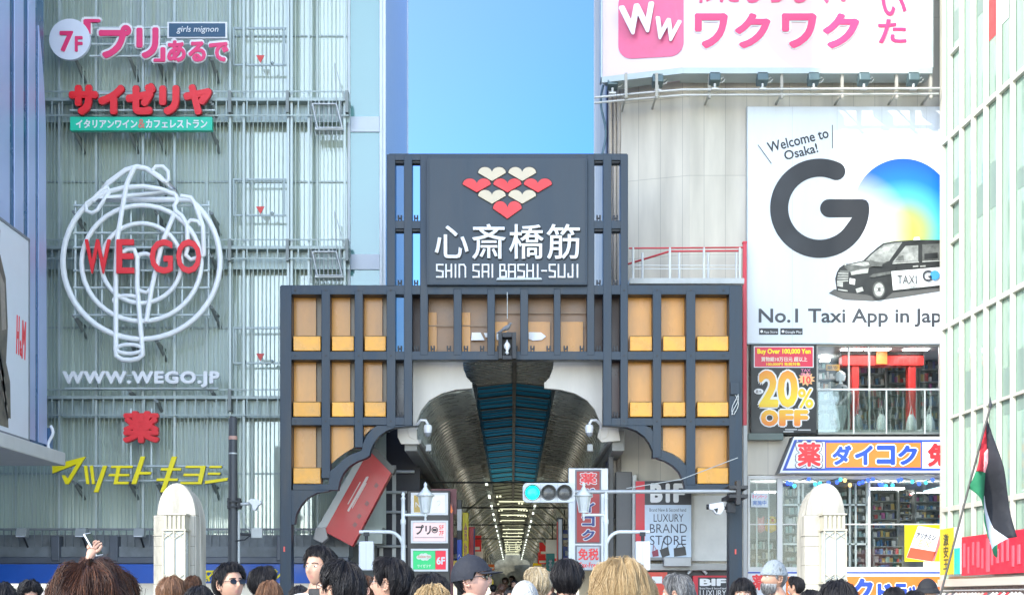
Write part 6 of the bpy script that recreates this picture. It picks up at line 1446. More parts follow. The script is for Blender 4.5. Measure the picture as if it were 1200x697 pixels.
# ================================================================== flag
def flag():
    Y = 12.0; s = 2.609
    P = lambda a, b: (1090+a/s, 430+b/s)
    T = thing('flag', 'red, black, white and green flag drooping from a tilted pole above the crowd', 'flag', (wx(1101, Y), Y, wz(697, Y)))
    polys = [([(178,152),(150,262),(129,322),(160,322),(178,292)], 0), ([(166,262),(179,248),(178,292),(168,322),(160,322)], 3), ([(129,322),(160,322),(168,322),(168,395),(150,396),(117,368)], 1), ([(117,368),(150,396),(168,395),(165,440),(150,405)], 1),
             ([(178,152),(190,190),(215,310),(252,520),(232,524),(205,490),(172,390),(168,395),(168,322),(178,292)], 2), ([(168,395),(172,390),(205,490),(232,524),(212,540),(186,556),(170,535),(165,440)], 4), ([(186,556),(212,540),(211,582),(196,574)], 1), ([(170,535),(165,440),(160,470),(166,520)], 1)]
    bm = bmesh.new()
    for pts, mi in polys:
        vs = []
        for a, b in pts:
            px, py = P(a, b); vs.append(bm.verts.new((wx(px, Y), Y, wz(py, Y))))
        f = bm.faces.new(vs); f.material_index = mi
    bmesh.ops.remove_doubles(bm, verts=bm.verts, dist=.001)
    bmesh.ops.triangulate(bm, faces=bm.faces)
    for _ in range(2): bmesh.ops.subdivide_edges(bm, edges=[e for e in bm.edges if e.calc_length() > .05], cuts=2, use_grid_fill=False); bmesh.ops.triangulate(bm, faces=bm.faces)
    for v in bm.verts:
        d = v.co.x-wx(1158, Y); v.co.y += .09*math.sin(d*26+v.co.z*3)*min(1, max(0, (wz(487, Y)-v.co.z)*1.5)) + .04*math.sin(v.co.z*9)
        v.co -= Vector(T.location)
    me = bpy.data.meshes.new('cloth'); bm.to_mesh(me); bm.free()
    for f in me.polygons: f.use_smooth = True
    for n_, c in (('flag_red', (.5, .02, .03)), ('flag_green', (.015, .16, .07)), ('flag_black', (.012, .013, .018)), ('flag_pink', (.7, .3, .3)), ('flag_white', (.66, .7, .76))): me.materials.append(M(n_, c, .8, var=.08, scale=6))
    o = bpy.data.objects.new('cloth', me); COL.objects.link(o); o.parent = T; sd = o.modifiers.new('thick', 'SOLIDIFY'); sd.thickness = .004
    m = MB(); m.tube([(wx(1161, Y), Y+.01, wz(476, Y)), (wx(1134, Y), Y-.02, wz(572, Y)), (wx(1096, Y), Y-.05, wz(712, Y))], .009, 8); m.build('flag_pole', M('pole_dark', (.04, .035, .03), .4), T)
    m = MB(); m.lathe([(.012, 0), (.016, .02), (.006, .06), (.001, .09)], (wx(1161, Y), Y+.01, wz(477, Y)), 8); m.build('finial', DARK, T)
flag()
# ================================================================== the crowd
def skin_mesh(verts, edges, radii, root, levels=1):
    me = bpy.data.meshes.new('t'); me.from_pydata(verts, edges, []); o = bpy.data.objects.new('t', me); COL.objects.link(o)
    sk = o.modifiers.new('s', 'SKIN'); sk.use_smooth_shade = True
    for i, r in enumerate(radii):
        d = me.skin_vertices[0].data[i]; d.radius = r if isinstance(r, tuple) else (r, r); d.use_root = (i == root)
    if levels: ss = o.modifiers.new('u', 'SUBSURF'); ss.levels = levels; ss.render_levels = levels
    dg = bpy.context.evaluated_depsgraph_get(); m2 = bpy.data.meshes.new_from_object(o.evaluated_get(dg))
    V = [tuple(v.co) for v in m2.vertices]; F = [list(p.vertices) for p in m2.polygons]
    bpy.data.objects.remove(o); bpy.data.meshes.remove(me); bpy.data.meshes.remove(m2)
    return V, F
def figure(pose):
    """a standing figure 1.72 m tall facing -Y, feet at z = 0"""
    v = []; e = []; r = []
    def add(p, rad, par=None):
        v.append(p); r.append(rad)
        if par is not None: e.append((par, len(v)-1))
        return len(v)-1
    pel = add((0, .02, .95), (.15, .1)); waist = add((0, .02, 1.1), (.125, .095), pel); chest = add((0, .02, 1.27), (.15, .11), waist); nb = add((0, .03, 1.42), (.07, .07), chest); nk = add((0, .015, 1.5), (.058, .058), nb); add((0, .0, 1.56), (.055, .06), nk)
    for s in (-1, 1):
        sh = add((s*.17, .03, 1.39), .062, nb)
        if pose == 'phone' and s == 1:
            el = add((s*.3, -.12, 1.61), .044, sh); wr = add((s*.07, -.2, 1.835), .027, el); hd = add((s*.045, -.21, 1.9), (.026, .016), wr)
            for k, (a, b, c) in enumerate(((.03, -.02, .045), (.012, -.03, .055), (-.006, -.03, .052), (-.022, -.022, .04))):
                f1 = add((s*(.045+a), -.21+b*.6, 1.9+c*.75), .0095, hd); f2 = add((s*(.045+a-.012), -.21+b-.018, 1.9+c+.012), .0085, f1); add((s*(.045+a-.03), -.21+b-.02, 1.9+c+.018), .007, f2)
            t1 = add((s*.005, -.215, 1.91), .011, hd); add((s*-.01, -.235, 1.945), .009, t1)
        else:
            el = add((s*.235, .05, 1.12), .046, sh); wr = add((s*.235, -.06, .9), .03, el); hd = add((s*.23, -.09, .83), (.022, .036), wr)
            for k, dx in enumerate((-.03, -.01, .01, .028)):
                f1 = add((s*.23, -.09-dx, .765+.004*abs(k-1)), .0095, hd); add((s*.222, -.1-dx, .725+.008*abs(k-1)), .0085, f1)
            t1 = add((s*.215, -.13, .8), .011, hd); add((s*.21, -.14, .765), .009, t1)
        hp = add((s*.09, .02, .86), .095, pel); kn = add((s*.1, .0, .5), .062, hp); an = add((s*.1, .03, .1), .04, kn); add((s*.11, -.12, .04), (.04, .028), an)
    body = skin_mesh(v, e, r, pel)
    v2, e2, r2 = [], [], []
    def addj(p, rad, par=None):
        v2.append(p); r2.append(rad)
        if par is not None: e2.append((par, len(v2)-1))
        return len(v2)-1
    a = addj((0, .02, .86), (.19, .135)); b = addj((0, .02, 1.1), (.17, .125), a); c = addj((0, .025, 1.27), (.18, .135), b); d = addj((0, .035, 1.41), (.1, .095), c); addj((0, .03, 1.455), (.08, .08), d)
    for s in (-1, 1):
        sh = addj((s*.175, .03, 1.385), .082, d)
        if pose == 'phone' and s == 1: el = addj((s*.3, -.12, 1.61), .064, sh); addj((s*.14, -.176, 1.77), .046, el)
        else: el = addj((s*.24, .05, 1.12), .066, sh); addj((s*.237, -.05, .92), .052, el)
    jac = skin_mesh(v2, e2, r2, a)
    v3, e3, r3 = [], [], []
    def addt(p, rad, par=None):
        v3.append(p); r3.append(rad)
        if par is not None: e3.append((par, len(v3)-1))
        return len(v3)-1
    a = addt((0, .02, .97), (.16, .11))
    for s in (-1, 1): b = addt((s*.09, .02, .84), .105, a); c = addt((s*.1, .0, .5), .078, b); addt((s*.1, .03, .09), .065, c)
    tro = skin_mesh(v3, e3, r3, a)
    return body, jac, tro
FIG = {p: figure(p) for p in ('stand', 'phone')}
# ---- head
HN, HM = 34, 52
def ga(x, s): return math.exp(-(x/s)**2)
def head_pt(phi, th):
    """phi 0 = face, + = towards +X; th 0 = crown"""
    dx, dy, dz = math.sin(th)*math.sin(phi), -math.sin(th)*math.cos(phi), math.cos(th)
    x, y, z = dx*.077, dy*.096, dz*.117
    if z < 0:
        t = min(1, -z/.117)
        x *= 1-.26*t**1.6
        if y > 0: y *= 1-.45*t
        else: y -= .006*t
    if y > 0: x *= 1+.03*math.sin(math.pi*min(1, max(0, (z+.05)/.15)))
    if y < 0:
        f = max(0, -dy)
        y *= .96
        y -= .024*ga(x, .0125)*(ga(z+.026, .016)+.45*ga(z+.002, .018))*f
        y += .009*(ga(x-.032, .016)+ga(x+.032, .016))*ga(z-.006, .012)*f
        y -= .005*(ga(x-.03, .022)+ga(x+.03, .022))*ga(z-.026, .009)*f
        y -= .006*ga(x, .021)*(ga(z+.056, .007)+ga(z+.068, .007))*f
        y += .004*ga(x, .022)*ga(z+.062, .0035)*f
        y -= .008*ga(x, .02)*ga(z+.096, .014)*f
        y -= .005*(ga(x-.042, .018)+ga(x+.042, .018))*ga(z+.025, .02)*f
    return Vector((x, y, z))
def head_mesh():
    V, F, K = [], [], []
    for i in range(1, HN):
        th = math.pi*i/HN
        for j in range(HM):
            t = 2*math.pi*j/HM-math.pi; V.append(head_pt(t-.55*math.sin(t), th))
    top = len(V); V.append(head_pt(0, 0)); bot = len(V); V.append(head_pt(0, math.pi))
    for i in range(HN-2):
        for j in range(HM): F.append([i*HM+j, (i+1)*HM+j, (i+1)*HM+(j+1) % HM, i*HM+(j+1) % HM])
    for j in range(HM): F.append([top, j, (j+1) % HM]); F.append([bot, (HN-2)*HM+(j+1) % HM, (HN-2)*HM+j])
    for f in F:
        c = sum((V[i] for i in f), Vector())/len(f); k = 0
        if c.y < -.07 and abs(c.x) < .023 and abs(c.z+.062) < .0105*(1-(c.x/.026)**2): k = 1
        K.append(k)
    def ell(c, rx, ry, rz, k, n=8, m=10):
        b = len(V)
        for i in range(n+1):
            for j in range(m): a, q = math.pi*i/n, 2*math.pi*j/m; V.append(Vector((c[0]+rx*math.sin(a)*math.cos(q), c[1]+ry*math.sin(a)*math.sin(q), c[2]+rz*math.cos(a))))
        for i in range(n):
            for j in range(m): F.append([b+i*m+j, b+(i+1)*m+j, b+(i+1)*m+(j+1) % m, b+i*m+(j+1) % m]); K.append(k)
    for s in (-1, 1):
        ell((s*.031, -.0755, .006), .0135, .0105, .0072, 2); ell((s*.031, -.0835, .006), .0058, .0035, .0058, 3, 5, 8)
        for d in range(5): ell((s*(.016+.0075*d), -.0905+.0022*d+.0004*d*d, .0245+.0022*math.sin(d*.9)), .0062, .0035, .0036, 4, 4, 6)
        # ear: rim and inner hollow
        n = 10
        for q in range(n): a = math.radians(-100+250*q/(n-1)); ell((s*(.079+.006*math.sin(q*.3)), .012+.017*math.cos(a)*1.0, -.004+.03*math.sin(a)), .0058, .007, .007, 0, 4, 6)
        ell((s*.075, .01, -.004), .006, .014, .024, 0, 6, 8); ell((s*.078, .002, -.034), .006, .007, .01, 0, 4, 6)
    return V, F, K
HV, HF, HK = head_mesh()
def hair_mat(name, cols, rough=.42):
    if name in MATS: return MATS[name]
    m = bpy.data.materials.new(name); m.use_nodes = True; t = m.node_tree; b = t.nodes['Principled BSDF']; b.inputs['Roughness'].default_value = rough; b.inputs['Specular IOR Level'].default_value = .28
    g = t.nodes.new('ShaderNodeNewGeometry'); r = t.nodes.new('ShaderNodeValToRGB')
    while len(r.color_ramp.elements) < len(cols): r.color_ramp.elements.new(.5)
    for i, c in enumerate(cols): r.color_ramp.elements[i].position = i/max(1, len(cols)-1); r.color_ramp.elements[i].color = (*c, 1)
    t.links.new(g.outputs['Random Per Island'], r.inputs[0]); t.links.new(r.outputs[0], b.inputs['Base Color'])
    MATS[name] = m; return m
HAIR = {'black': hair_mat('hair_black', [(.006,.006,.008), (.014,.013,.015), (.028,.025,.026)]), 'brown': hair_mat('hair_brown', [(.03,.014,.009), (.07,.032,.018), (.13,.06,.03)]), 'auburn': hair_mat('hair_auburn', [(.022,.011,.009), (.038,.017,.012), (.06,.025,.014), (.13,.047,.02)]),
        'lightbrown': hair_mat('hair_light_brown', [(.09,.042,.024), (.17,.085,.045), (.25,.13,.07)]), 'blonde': hair_mat('hair_blonde', [(.3,.19,.085), (.4,.28,.14), (.5,.37,.21)]), 'grey': hair_mat('hair_grey', [(.05,.05,.05), (.14,.14,.14), (.3,.3,.3)]), 'sandy': hair_mat('hair_sandy', [(.25,.18,.1), (.42,.33,.2), (.55,.48,.36)]), 'white': hair_mat('hair_white', [(.3,.3,.29), (.5,.5,.48), (.65,.64,.62)])}
SKINS = {'fair': M('skin_fair', (.43, .25, .175), .55, var=.07, scale=14), 'tan': M('skin_tan', (.38, .215, .145), .5, var=.08, scale=14), 'pink': M('skin_pink', (.52, .3, .23), .5, var=.08, scale=14)}
LIP = M('lip', (.42, .2, .16), .4, var=.05); EYEW = M('eye_white', (.7, .68, .65), .2, var=0); IRIS = M('iris', (.015, .01, .008), .1, var=0)
CLOTH = {}
def cloth(c):
    k = 'cloth_%d_%d_%d' % tuple(int(v*255) for v in c); return M(k, c, .8, var=.25, scale=7, bump=.5, bscale=22)
PEOPLE = []
def person(label, px, top, wpx, hw, yaw, hair='black', style='short', pitch=0, skin='fair', coat=(.03, .03, .035), hat=None, glasses=None, beard=None, mask=False, pose='stand', byaw=None, puff=1.0, roll=0, n=420, length=.3, seed=None, under=None, part=0):
    Y = FL*hw/wpx; X = wx(px, Y); H = wz(top, Y)-.026*(.5 if hat else puff)-(.012 if hat else 0); s = H/1.717
    if hat: puff = .5
    rr = random.Random(seed if seed is not None else int(px*7+top))
    by = math.radians(yaw if byaw is None else byaw); RB = Matrix.Rotation(by, 3, 'Z')
    RH = Matrix.Rotation(math.radians(yaw)-by, 3, 'Z') @ Matrix.Rotation(math.radians(-pitch), 3, 'X') @ Matrix.Rotation(math.radians(roll), 3, 'Y')
    piv = Vector((0, .02, -.09)); hc = Vector((0, .0, 1.6))
    hs_ = 1.0
    shift = Vector((X, Y, 0))
    def hw_(p): return (RB @ ((RH @ (Vector(p)-piv)) + piv + hc))*s + shift
    def bw_(p): return (RB @ Vector(p))*s + shift
    # keep the head itself (not the feet) over the measured column
    d = hw_((0, 0, 0)) - Vector((X, Y, 0)); shift = Vector((X-d.x, Y-d.y, 0))
    (bv, bf), (jv, jf), (tv, tf) = FIG[pose]
    m = MB(); m.add([bw_(p) for p in bv], bf, True)
    base = len(m.v); m.v.extend([tuple(hw_(p)) for p in HV])
    for f, k in zip(HF, HK): m.f.append([i+base for i in f]); m.m.append(k); m.sm.append(True)
    o = m.build('person', [SKINS[skin], LIP, EYEW, IRIS, HAIR[hair]], fixn=False)
    # the origin sits between the feet
    loc = Vector(o.location); new = Vector((shift.x, shift.y, 0)); 
    for v in o.data.vertices: v.co += loc-new
    o.location = new; tag(o, label, 'person', 'people in the crowd'); PEOPLE.append(o)
    m = MB(); m.add([bw_(p) for p in jv], jf, True); m.build('jacket', cloth(coat), o, fixn=False)
    m = MB(); m.add([bw_(p) for p in tv], tf, True); m.build('trousers', cloth((.03, .035, .05)), o, fixn=False)
    m = MB()
    for q in (-1, 1): m.tube([bw_((q*.1, .09, .04)), bw_((q*.1, .02, .05)), bw_((q*.11, -.08, .04)), bw_((q*.11, -.17, .03))], [.035*s, .055*s, .05*s, .03*s], 8)
    m.build('shoes', DARK, o)
    if under:
        m = MB(); m.lathe([(.075, 1.38), (.085, 1.42), (.078, 1.47), (.066, 1.475)], (0, .025, 0), 16); m.v = [tuple(bw_(p)) for p in m.v]; m.build('collar', cloth(under), o)
    # ---- hair surface: phi 0 face, u 0 crown .. 1 edge
    def edge_z(phi):
        a = abs(phi)
        if style == 'short':
            return .066 if a < .75 else (.066+(a-.75)/.55*(.0-.066) if a < 1.3 else (-.012 if a < 1.5 else (.03 if a < 1.78 else (.03+(a-1.78)/.4*(-.075-.03) if a < 2.18 else -.078))))
        if style == 'fringe': return .032 if a < .8 else (.032-(a-.8)/.5*.1 if a < 1.3 else -.1)
        return .07-.02*abs(math.sin(phi*2)) if a < .62 else (.06-(a-.62)/.5*.16 if a < 1.12 else -.1)
    def hp(phi, u, lift=0):
        ez = edge_z(phi); the = math.acos(max(-1, min(1, ez/.117))); a = abs(phi)
        long_ = style in ('long', 'bob', 'fringe') and (a > .95)
        L = 0
        if long_: L = length if style != 'bob' else length*.45
        tot = the*.1; ss = u*(tot+L)
        th = min(the, ss/.1) if L else the*u
        base = head_pt(phi, th)
        nrm = Vector((base.x/.077**2, base.y/.096**2, base.z/.117**2)).normalized()
        body_ = .02*puff*(math.sin(min(1, th/.9)*math.pi/2)*.6+.55)
        if not L: body_ *= (1-max(0, u-.72)/.28*.72)
        clump = .0045*math.sin(phi*9+th*3+px)+.003*math.sin(phi*21+px*2)+.003*math.sin(th*13+phi*4)+.006*(puff-.6)*math.sin(phi*3+th*4+px*.7)+.005*(puff-.6)*math.sin(phi*5-th*6+px)
        p = base + nrm*(body_+clump+lift)
        if L and ss > tot:
            dd = ss-tot; hx = Vector((nrm.x, nrm.y, 0)); 
            if hx.length > 0: hx.normalize()
            p = head_pt(phi, the) + nrm*(body_+clump+lift) + Vector((0, 0, -dd)) + hx*(.02*puff*math.sin(min(1, dd/.12)*math.pi)-.05*dd+(.02 if L > .2 else -.12*max(0, dd-.06)))
        return p
    if hat not in ('bald',):
        m = MB(); NU, NP = 15, 60; vs = []
        for i in range(NU+1):
            for j in range(NP): phi = 2*math.pi*j/NP-math.pi; vs.append(hw_(hp(phi, i/NU)))
        fs = [(i*NP+j, (i+1)*NP+j, (i+1)*NP+(j+1) % NP, i*NP+(j+1) % NP) for i in range(NU) for j in range(NP)]
        m.add(vs, fs, True)
        nn = n*2 if not hat else n//2
        for k in range(nn):
            phi = rr.uniform(-math.pi, math.pi)
            if part and abs(phi) < .5 and rr.random() < .5: continue
            u0 = rr.uniform(.02, .5); u1 = min(1.06, u0+rr.uniform(.35, .8)); dr = rr.uniform(-.25, .25); lf = rr.uniform(.001, .009)*puff; tip = rr.uniform(0, .012)*puff
            pts = []; NQ = 8 if wpx > 60 else 5; wa = rr.uniform(-.05, .05)*puff; wp = rr.uniform(0, 6)
            if rr.random() < .04: tip += .01*puff; dr *= 2
            for q in range(NQ):
                t = q/(NQ-1); pts.append(hw_(hp(phi+dr*(t-.5)*(t+.3)+wa*math.sin(wp+t*6), u0+(u1-u0)*t, lf+tip*t*t+.004*puff*math.sin(wp+t*5))))
            r0 = rr.uniform(.0012, .0022)*(.9 if wpx < 60 else .5)
            m.tube(pts, [r0*(.55+.45*math.sin(math.pi*min(1, .15+.8*q/(NQ-1)))) if q < NQ-1 else r0*.2 for q in range(NQ)], 3, caps=False)
        m.build('hair', HAIR[hair], o, fixn=False)
    def cap_shell(zlow, grow, name, mat, ribs=0, parent=o, topflat=0):
        m = MB(); NU, NP = 14, 48; vs = []
        for i in range(NU+1):
            for j in range(NP):
                phi = 2*math.pi*j/NP-math.pi; zl = zlow(phi) if callable(zlow) else zlow
                th = math.acos(max(-1, min(1, zl/.117)))*i/NU; b_ = head_pt(phi if th > .01 else 0, th); nr = Vector((b_.x/.077**2, b_.y/.096**2, b_.z/.117**2)).normalized()
                g_ = grow*(1+ribs*math.sin(phi*ribs*40 if ribs else 0)*.12)
                vs.append(b_+nr*g_+Vector((0, 0, topflat*max(0, math.cos(th)))))
        m.add([hw_(p) for p in vs], [(i*NP+j, (i+1)*NP+j, (i+1)*NP+(j+1) % NP, i*NP+(j+1) % NP) for i in range(NU) for j in range(NP)], True)
        return m.build(name, mat, parent, fixn=False)
    if hat == 'cap':
        mt = cloth((.012, .014, .022)); c = cap_shell(lambda p: .03 if abs(p) < 1.2 else .0, .026, 'cap', mt)
        m = MB(); vs = []
        for i in range(5):
            for j in range(13): a = -1.0+2.0*j/12; b_ = head_pt(a, math.acos(.036/.117)); rad = i/4; vs.append(hw_(Vector((b_.x*(1.28), b_.y*1.25-rad*.075*math.cos(a*1.25)**.6, b_.z-.004-rad*.012+.0*rad))))
        m.add(vs, [(i*13+j, (i+1)*13+j, (i+1)*13+j+1, i*13+j+1) for i in range(4) for j in range(12)], True); pk = m.build('peak', mt, c, fixn=False); sd = pk.modifiers.new('t', 'SOLIDIFY'); sd.thickness = .005
        m = MB(); tp = hw_(head_pt(0, 0)+Vector((0, 0, .028))); m.lathe([(.009, -.003), (.008, .003), (.002, .006)], tp, 8); m.build('button', mt, c)
    if hat == 'beanie':
        mt = M('knit_grey', (.22, .25, .27), .9, var=.15, scale=12, bump=.8, bscale=55); c = cap_shell(.02, .016, 'beanie', mt, topflat=.012)
        m = MB(); pts = []
        vs = []
        for i in range(4):
            for j in range(48): phi = 2*math.pi*j/48; b_ = head_pt(phi, math.acos((.02+.034*(i/3))/.117)); nr = Vector((b_.x/.077**2, b_.y/.096**2, 0)).normalized(); vs.append(hw_(b_+nr*((.021 if i in (1, 2) else .017)+.0012*(j % 2))))
        m.add(vs, [(i*48+j, i*48+(j+1) % 48, (i+1)*48+(j+1) % 48, (i+1)*48+j) for i in range(3) for j in range(48)], True); m.build('turn_up', mt, c, fixn=False)
    if hat == 'knit':
        cap_shell(-.01, .03, 'knit_hat', M('knit_white', (.45, .45, .43), .95, var=.2, scale=20, bump=1, bscale=70), topflat=.006)
    if hat == 'bucket':
        mt = cloth((.012, .012, .014)); c = cap_shell(.03, .03, 'bucket_hat', mt, topflat=-.004)
        m = MB(); vs = []
        for i in range(4):
            for j in range(40): phi = 2*math.pi*j/40; b_ = head_pt(phi, math.acos(.03/.117)); k = 1.3+.14*i; vs.append(hw_(Vector((b_.x*k*1.05, b_.y*k, .034-.017*i))))
        m.add(vs, [(i*40+j, i*40+(j+1) % 40, (i+1)*40+(j+1) % 40, (i+1)*40+j) for i in range(3) for j in range(40)], True); bk = m.build('brim', mt, c, fixn=False); sd = bk.modifiers.new('t', 'SOLIDIFY'); sd.thickness = .004
    if glasses:
        m = MB(); dk = glasses in ('sun', 'top'); dz = .0 if glasses != 'top' else .085; dy0 = 0 if glasses != 'top' else .03
        F_ = lambda p: hw_(Vector((p[0], p[1]+dy0, p[2]+dz)))
        for q in (-1, 1):
            rim = [F_((q*.033+.0225*math.cos(t*math.pi/8), -.0985+.004*abs(math.cos(t*math.pi/8)), .002+.0165*math.sin(t*math.pi/8))) for t in range(16)]
            m.tube(rim, .0022 if dk else .0016, 5, True)
            m.tube([F_((q*.055, -.094, .006)), F_((q*.079, -.05, .01)), F_((q*.082, .01, .008)), F_((q*.08, .03, -.008))], .002, 5)
        m.tube([F_((-.011, -.1, .004)), F_((0, -.104, .006)), F_((.011, -.1, .004))], .0018, 5)
        g_ = m.build('glasses', BLACK, o)
        if dk:
            m = MB()
            for q in (-1, 1): m.add([F_((q*.033, -.1, .002))]+[F_((q*.033+.0225*math.cos(t*math.pi/8), -.0975, .002+.0165*math.sin(t*math.pi/8))) for t in range(16)], [(0, t+1, (t+1) % 16+1) for t in range(16)], True)
            m.build('dark_lens', M('dark_lens', (.008, .008, .009), .08, var=0), g_)
    if mask:
        m = MB(); vs = []
        for i in range(9):
            for j in range(17): a = -1.15+2.3*j/16; b_ = head_pt(a, math.acos((-.018-.078*i/8)/.117)); nr = Vector((b_.x, b_.y, 0)).normalized(); vs.append(hw_(b_+nr*(.007+.006*math.sin(math.pi*i/8))))
        m.add(vs, [(i*17+j, (i+1)*17+j, (i+1)*17+j+1, i*17+j+1) for i in range(8) for j in range(16)], True); mk = m.build('face_mask', M('mask_white', (.76, .77, .78), .8, bump=.2), o, fixn=False)
        m = MB()
        for q in (-1, 1): m.tube([hw_((q*.062, -.06, -.03)), hw_((q*.08, -.01, -.012)), hw_((q*.082, .02, .01))], .0015, 4)
        m.build('loop', WHITE, mk)
    if beard:
        m = MB(); vs = []; NB = 21
        for i in range(8):
            for j in range(NB): a = -1.45+2.9*j/(NB-1); b_ = head_pt(a, math.acos(max(-1, (-.048-.068*i/7)/.117))); nr = Vector((b_.x, b_.y, -.03*i/7)).normalized(); vs.append(hw_(b_+nr*(.004+.016*math.sin(math.pi*min(1, .2+i/8)))+Vector((0, 0, -.022*i/7))))
        m.add(vs, [(i*NB+j, (i+1)*NB+j, (i+1)*NB+j+1, i*NB+j+1) for i in range(7) for j in range(NB-1)], True)
        for k in range(260):
            a = rr.uniform(-1.45, 1.45); z = rr.uniform(-.112, -.04); b_ = head_pt(a, math.acos(z/.117)); nr = Vector((b_.x, b_.y, -.02)).normalized(); p = b_+nr*.012
            if abs(a) < .35 and -.072 < z < -.052: continue
            m.tube([hw_(p), hw_(p+nr*.008+Vector((0, 0, -.018))), hw_(p+nr*.006+Vector((rr.uniform(-.01, .01), 0, -.04)))], [.0024, .002, .0005], 3, caps=False)
        m.build('beard', HAIR[beard], o, fixn=False)
    return o, hw_, bw_
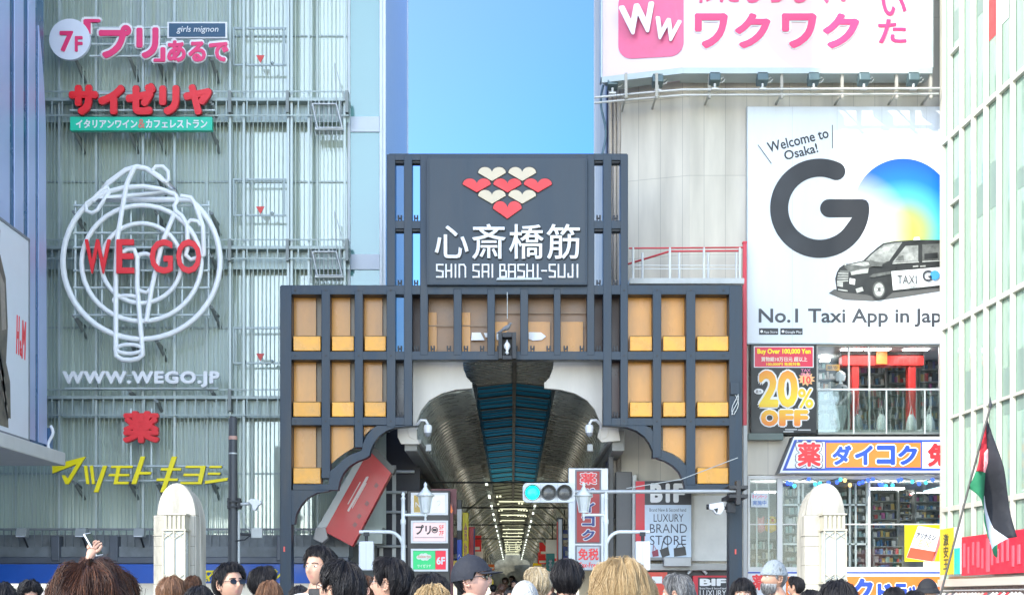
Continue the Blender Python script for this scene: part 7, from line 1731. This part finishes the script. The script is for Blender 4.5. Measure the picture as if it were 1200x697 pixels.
CROWD = [
 dict(label='person with straight black hair seen from behind at the far left edge', px=2, top=681, wpx=33, hw=.2, yaw=175, style='bob', coat=(.05, .06, .08)),
 dict(label='woman with long black hair looking down, face turned to the camera, near the left edge', px=35, top=675, wpx=29, hw=.2, yaw=25, pitch=-22, style='long', coat=(.3, .28, .26), part=1),
 dict(label='nearest person with big tousled dark brown and auburn hair, seen from behind', px=107, top=657, wpx=103, hw=.29, yaw=176, hair='auburn', style='bob', puff=2.2, n=5200, coat=(.12, .1, .09), length=.42, pitch=6),
 dict(label='person with long brown hair standing before the left stone pillar', px=200, top=674, wpx=30, hw=.2, yaw=150, hair='lightbrown', style='long', coat=(.2, .17, .15), length=.34),
 dict(label='person with short brown hair beside the right edge of the left stone pillar', px=226, top=674, wpx=18, hw=.19, yaw=180, hair='brown', coat=(.06, .06, .06)),
 dict(label='person whose low dark hair shows left of the man in sunglasses', px=233, top=685, wpx=36, hw=.2, yaw=170, style='bob', coat=(.1, .1, .11)),
 dict(label='man in black sunglasses with parted black hair and black jacket', px=270, top=659, wpx=36, hw=.205, yaw=42, pitch=10, glasses='sun', coat=(.012, .012, .014), puff=1.05, n=800, part=1),
 dict(label='person with sleek black hair just right of the man in sunglasses', px=309, top=663, wpx=28, hw=.2, yaw=150, coat=(.3, .3, .32), puff=1.3),
 dict(label='person with light brown hair between sunglasses man and gate post', px=316, top=679, wpx=31, hw=.205, yaw=185, hair='lightbrown', style='bob', coat=(.25, .22, .2)),
 dict(label='person with low dark hair right of the left gate post', px=351, top=685, wpx=25, hw=.19, yaw=-160, style='bob', coat=(.08, .08, .09)),
 dict(label='tall man with spiky black hair, bare face towards the camera', px=374, top=639.5, wpx=34, hw=.2, yaw=-32, pitch=4, coat=(.6, .6, .58), puff=1.0, n=700, skin='fair', under=(.03, .03, .03)),
 dict(label='man in thin glasses facing left in front of the tall bare faced man', px=397, top=656, wpx=56, hw=.225, yaw=-122, pitch=14, glasses='thin', coat=(.14, .15, .16), puff=1.15, n=900),
 dict(label='person partly hidden between the two men in thin glasses', px=427, top=674, wpx=24, hw=.2, yaw=-70, skin='pink', hair='brown', coat=(.1, .1, .1)),
 dict(label='man in thin glasses facing left beside the directory sign', px=456, top=653, wpx=46, hw=.225, yaw=-108, pitch=4, glasses='thin', coat=(.04, .045, .05), puff=1.2, n=900),
 dict(label='person with dark hair under the directory sign, behind the blonde with raised sunglasses', px=504, top=671, wpx=43, hw=.19, yaw=170, coat=(.05, .05, .05), puff=1.1),
 dict(label='blonde person with sunglasses pushed up on the head', px=507, top=683, wpx=50, hw=.21, yaw=15, hair='blonde', style='bob', glasses='top', coat=(.3, .26, .2), n=600),
 dict(label='man in a black cap and black hood facing right', px=553, top=650, wpx=42, hw=.21, yaw=78, pitch=8, hat='cap', coat=(.012, .013, .018), glasses='sun', skin='pink', n=200),
 dict(label='man with short sandy grey hair looking left in front of the arcade', px=629, top=664, wpx=28, hw=.2, yaw=-140, hair='sandy', skin='pink', coat=(.03, .06, .12), puff=1.1),
 dict(label='person in a white knit hat low in front of the arcade', px=615, top=681, wpx=33, hw=.205, yaw=180, hat='knit', coat=(.4, .4, .4), n=100),
 dict(label='man with thick black hair seen from behind under the traffic signal', px=665, top=655, wpx=34, hw=.2, yaw=172, coat=(.06, .06, .07), puff=1.1, n=900),
 dict(label='blonde person with dark roots seen from behind, in front of the right street lamp', px=728, top=653.5, wpx=63, hw=.215, yaw=180, hair='blonde', style='bob', puff=1.7, n=4800, coat=(.3, .28, .25), length=.4),
 dict(label='person with greying dark hair facing left, right of the blonde', px=793, top=672, wpx=38, hw=.215, yaw=-115, hair='grey', coat=(.04, .04, .05), n=600),
 dict(label='woman in a white face mask with black fringe', px=870, top=676, wpx=27, hw=.18, yaw=-5, style='fringe', mask=True, coat=(.02, .02, .025)),
 dict(label='old man in a grey beanie with grey beard and olive coat', px=907, top=656, wpx=29, hw=.21, yaw=-72, pitch=2, hair='grey', hat='beanie', beard='grey', skin='tan', coat=(.09, .09, .06), n=300, byaw=-60),
 dict(label='man with cropped dark hair just right of the man in the beanie', px=932, top=675, wpx=16, hw=.19, yaw=-125, skin='tan', coat=(.07, .07, .06)),
 dict(label='person whose dark hair barely shows at the foot of the right stone pillar', px=950, top=690, wpx=24, hw=.2, yaw=180, coat=(.05, .05, .06)),
 dict(label='person with smooth black hair in front of the right stone pillar', px=982, top=678, wpx=45, hw=.2, yaw=180, style='bob', coat=(.05, .05, .06), n=700, puff=1.2),
 dict(label='person in a black bucket hat below the yellow medicine poster', px=1087, top=677, wpx=28, hw=.25, yaw=-10, hat='bucket', coat=(.02, .02, .02), n=120),
 dict(label='person whose low black hair shows two heads left of the bucket hat', px=1048, top=687, wpx=23, hw=.175, yaw=170, coat=(.05, .05, .05)),
 dict(label='person whose low black hair shows next to the bucket hat', px=1072, top=691, wpx=24, hw=.185, yaw=180, coat=(.05, .05, .05)),
]
for c in CROWD: person(**c)
rd = random.Random(77)
for i, (px, tp, wp) in enumerate(((588, 683, 9), (596, 690, 11), (603, 679, 7), (606, 686, 9), (584, 692, 10), (644, 686, 10), (578, 684, 7), (592, 676, 5.5), (648, 693, 10), (600, 674, 5))):
    person('small distant pedestrian in the mouth of the arcade', px, tp, wp, .19, rd.choice((0, 20, 180, 170, -30)), hair=rd.choice(('black', 'brown', 'black')), style=rd.choice(('short', 'bob')), coat=rd.choice(((.03, .03, .04), (.3, .28, .25), (.2, .05, .05), (.08, .1, .15))), n=40)
for o in PEOPLE[len(CROWD):]: o['group'] = 'distant pedestrians'
# somebody behind the big brown head holds a phone up
def phone_person():
    o, hw_, bw_ = person('person holding a white phone up above the big brown head', px=105, top=676, wpx=41, hw=.2, yaw=180, hair='black', coat=(.3, .27, .25), pose='phone', n=100)
    c = bw_((.045, -.245, 1.945))
    T = thing('phone', 'white phone held up in a hand above the big brown head', 'phone', (c.x, c.y, c.z-.07))
    R = Matrix.Rotation(math.radians(-30), 3, 'Y') @ Matrix.Rotation(math.radians(72), 3, 'Z')
    def bx(x0, x1, y0, y1, z0, z1, nm, mt, bv=0):
        m = MB(); m.box(x0, x1, y0, y1, z0, z1); m.v = [tuple(R @ Vector(p) + c) for p in m.v]; m.build(nm, mt, T, bevel=bv)
    bx(-.036, .036, -.0045, .0045, -.07, .08, 'case', WHITE, .003); bx(-.033, .033, -.0052, -.0047, -.066, .076, 'screen', M('phone_screen', (.02, .025, .03), .1)); bx(-.03, -.008, .0047, .0075, .05, .073, 'lens_plate', STEEL)
phone_person()
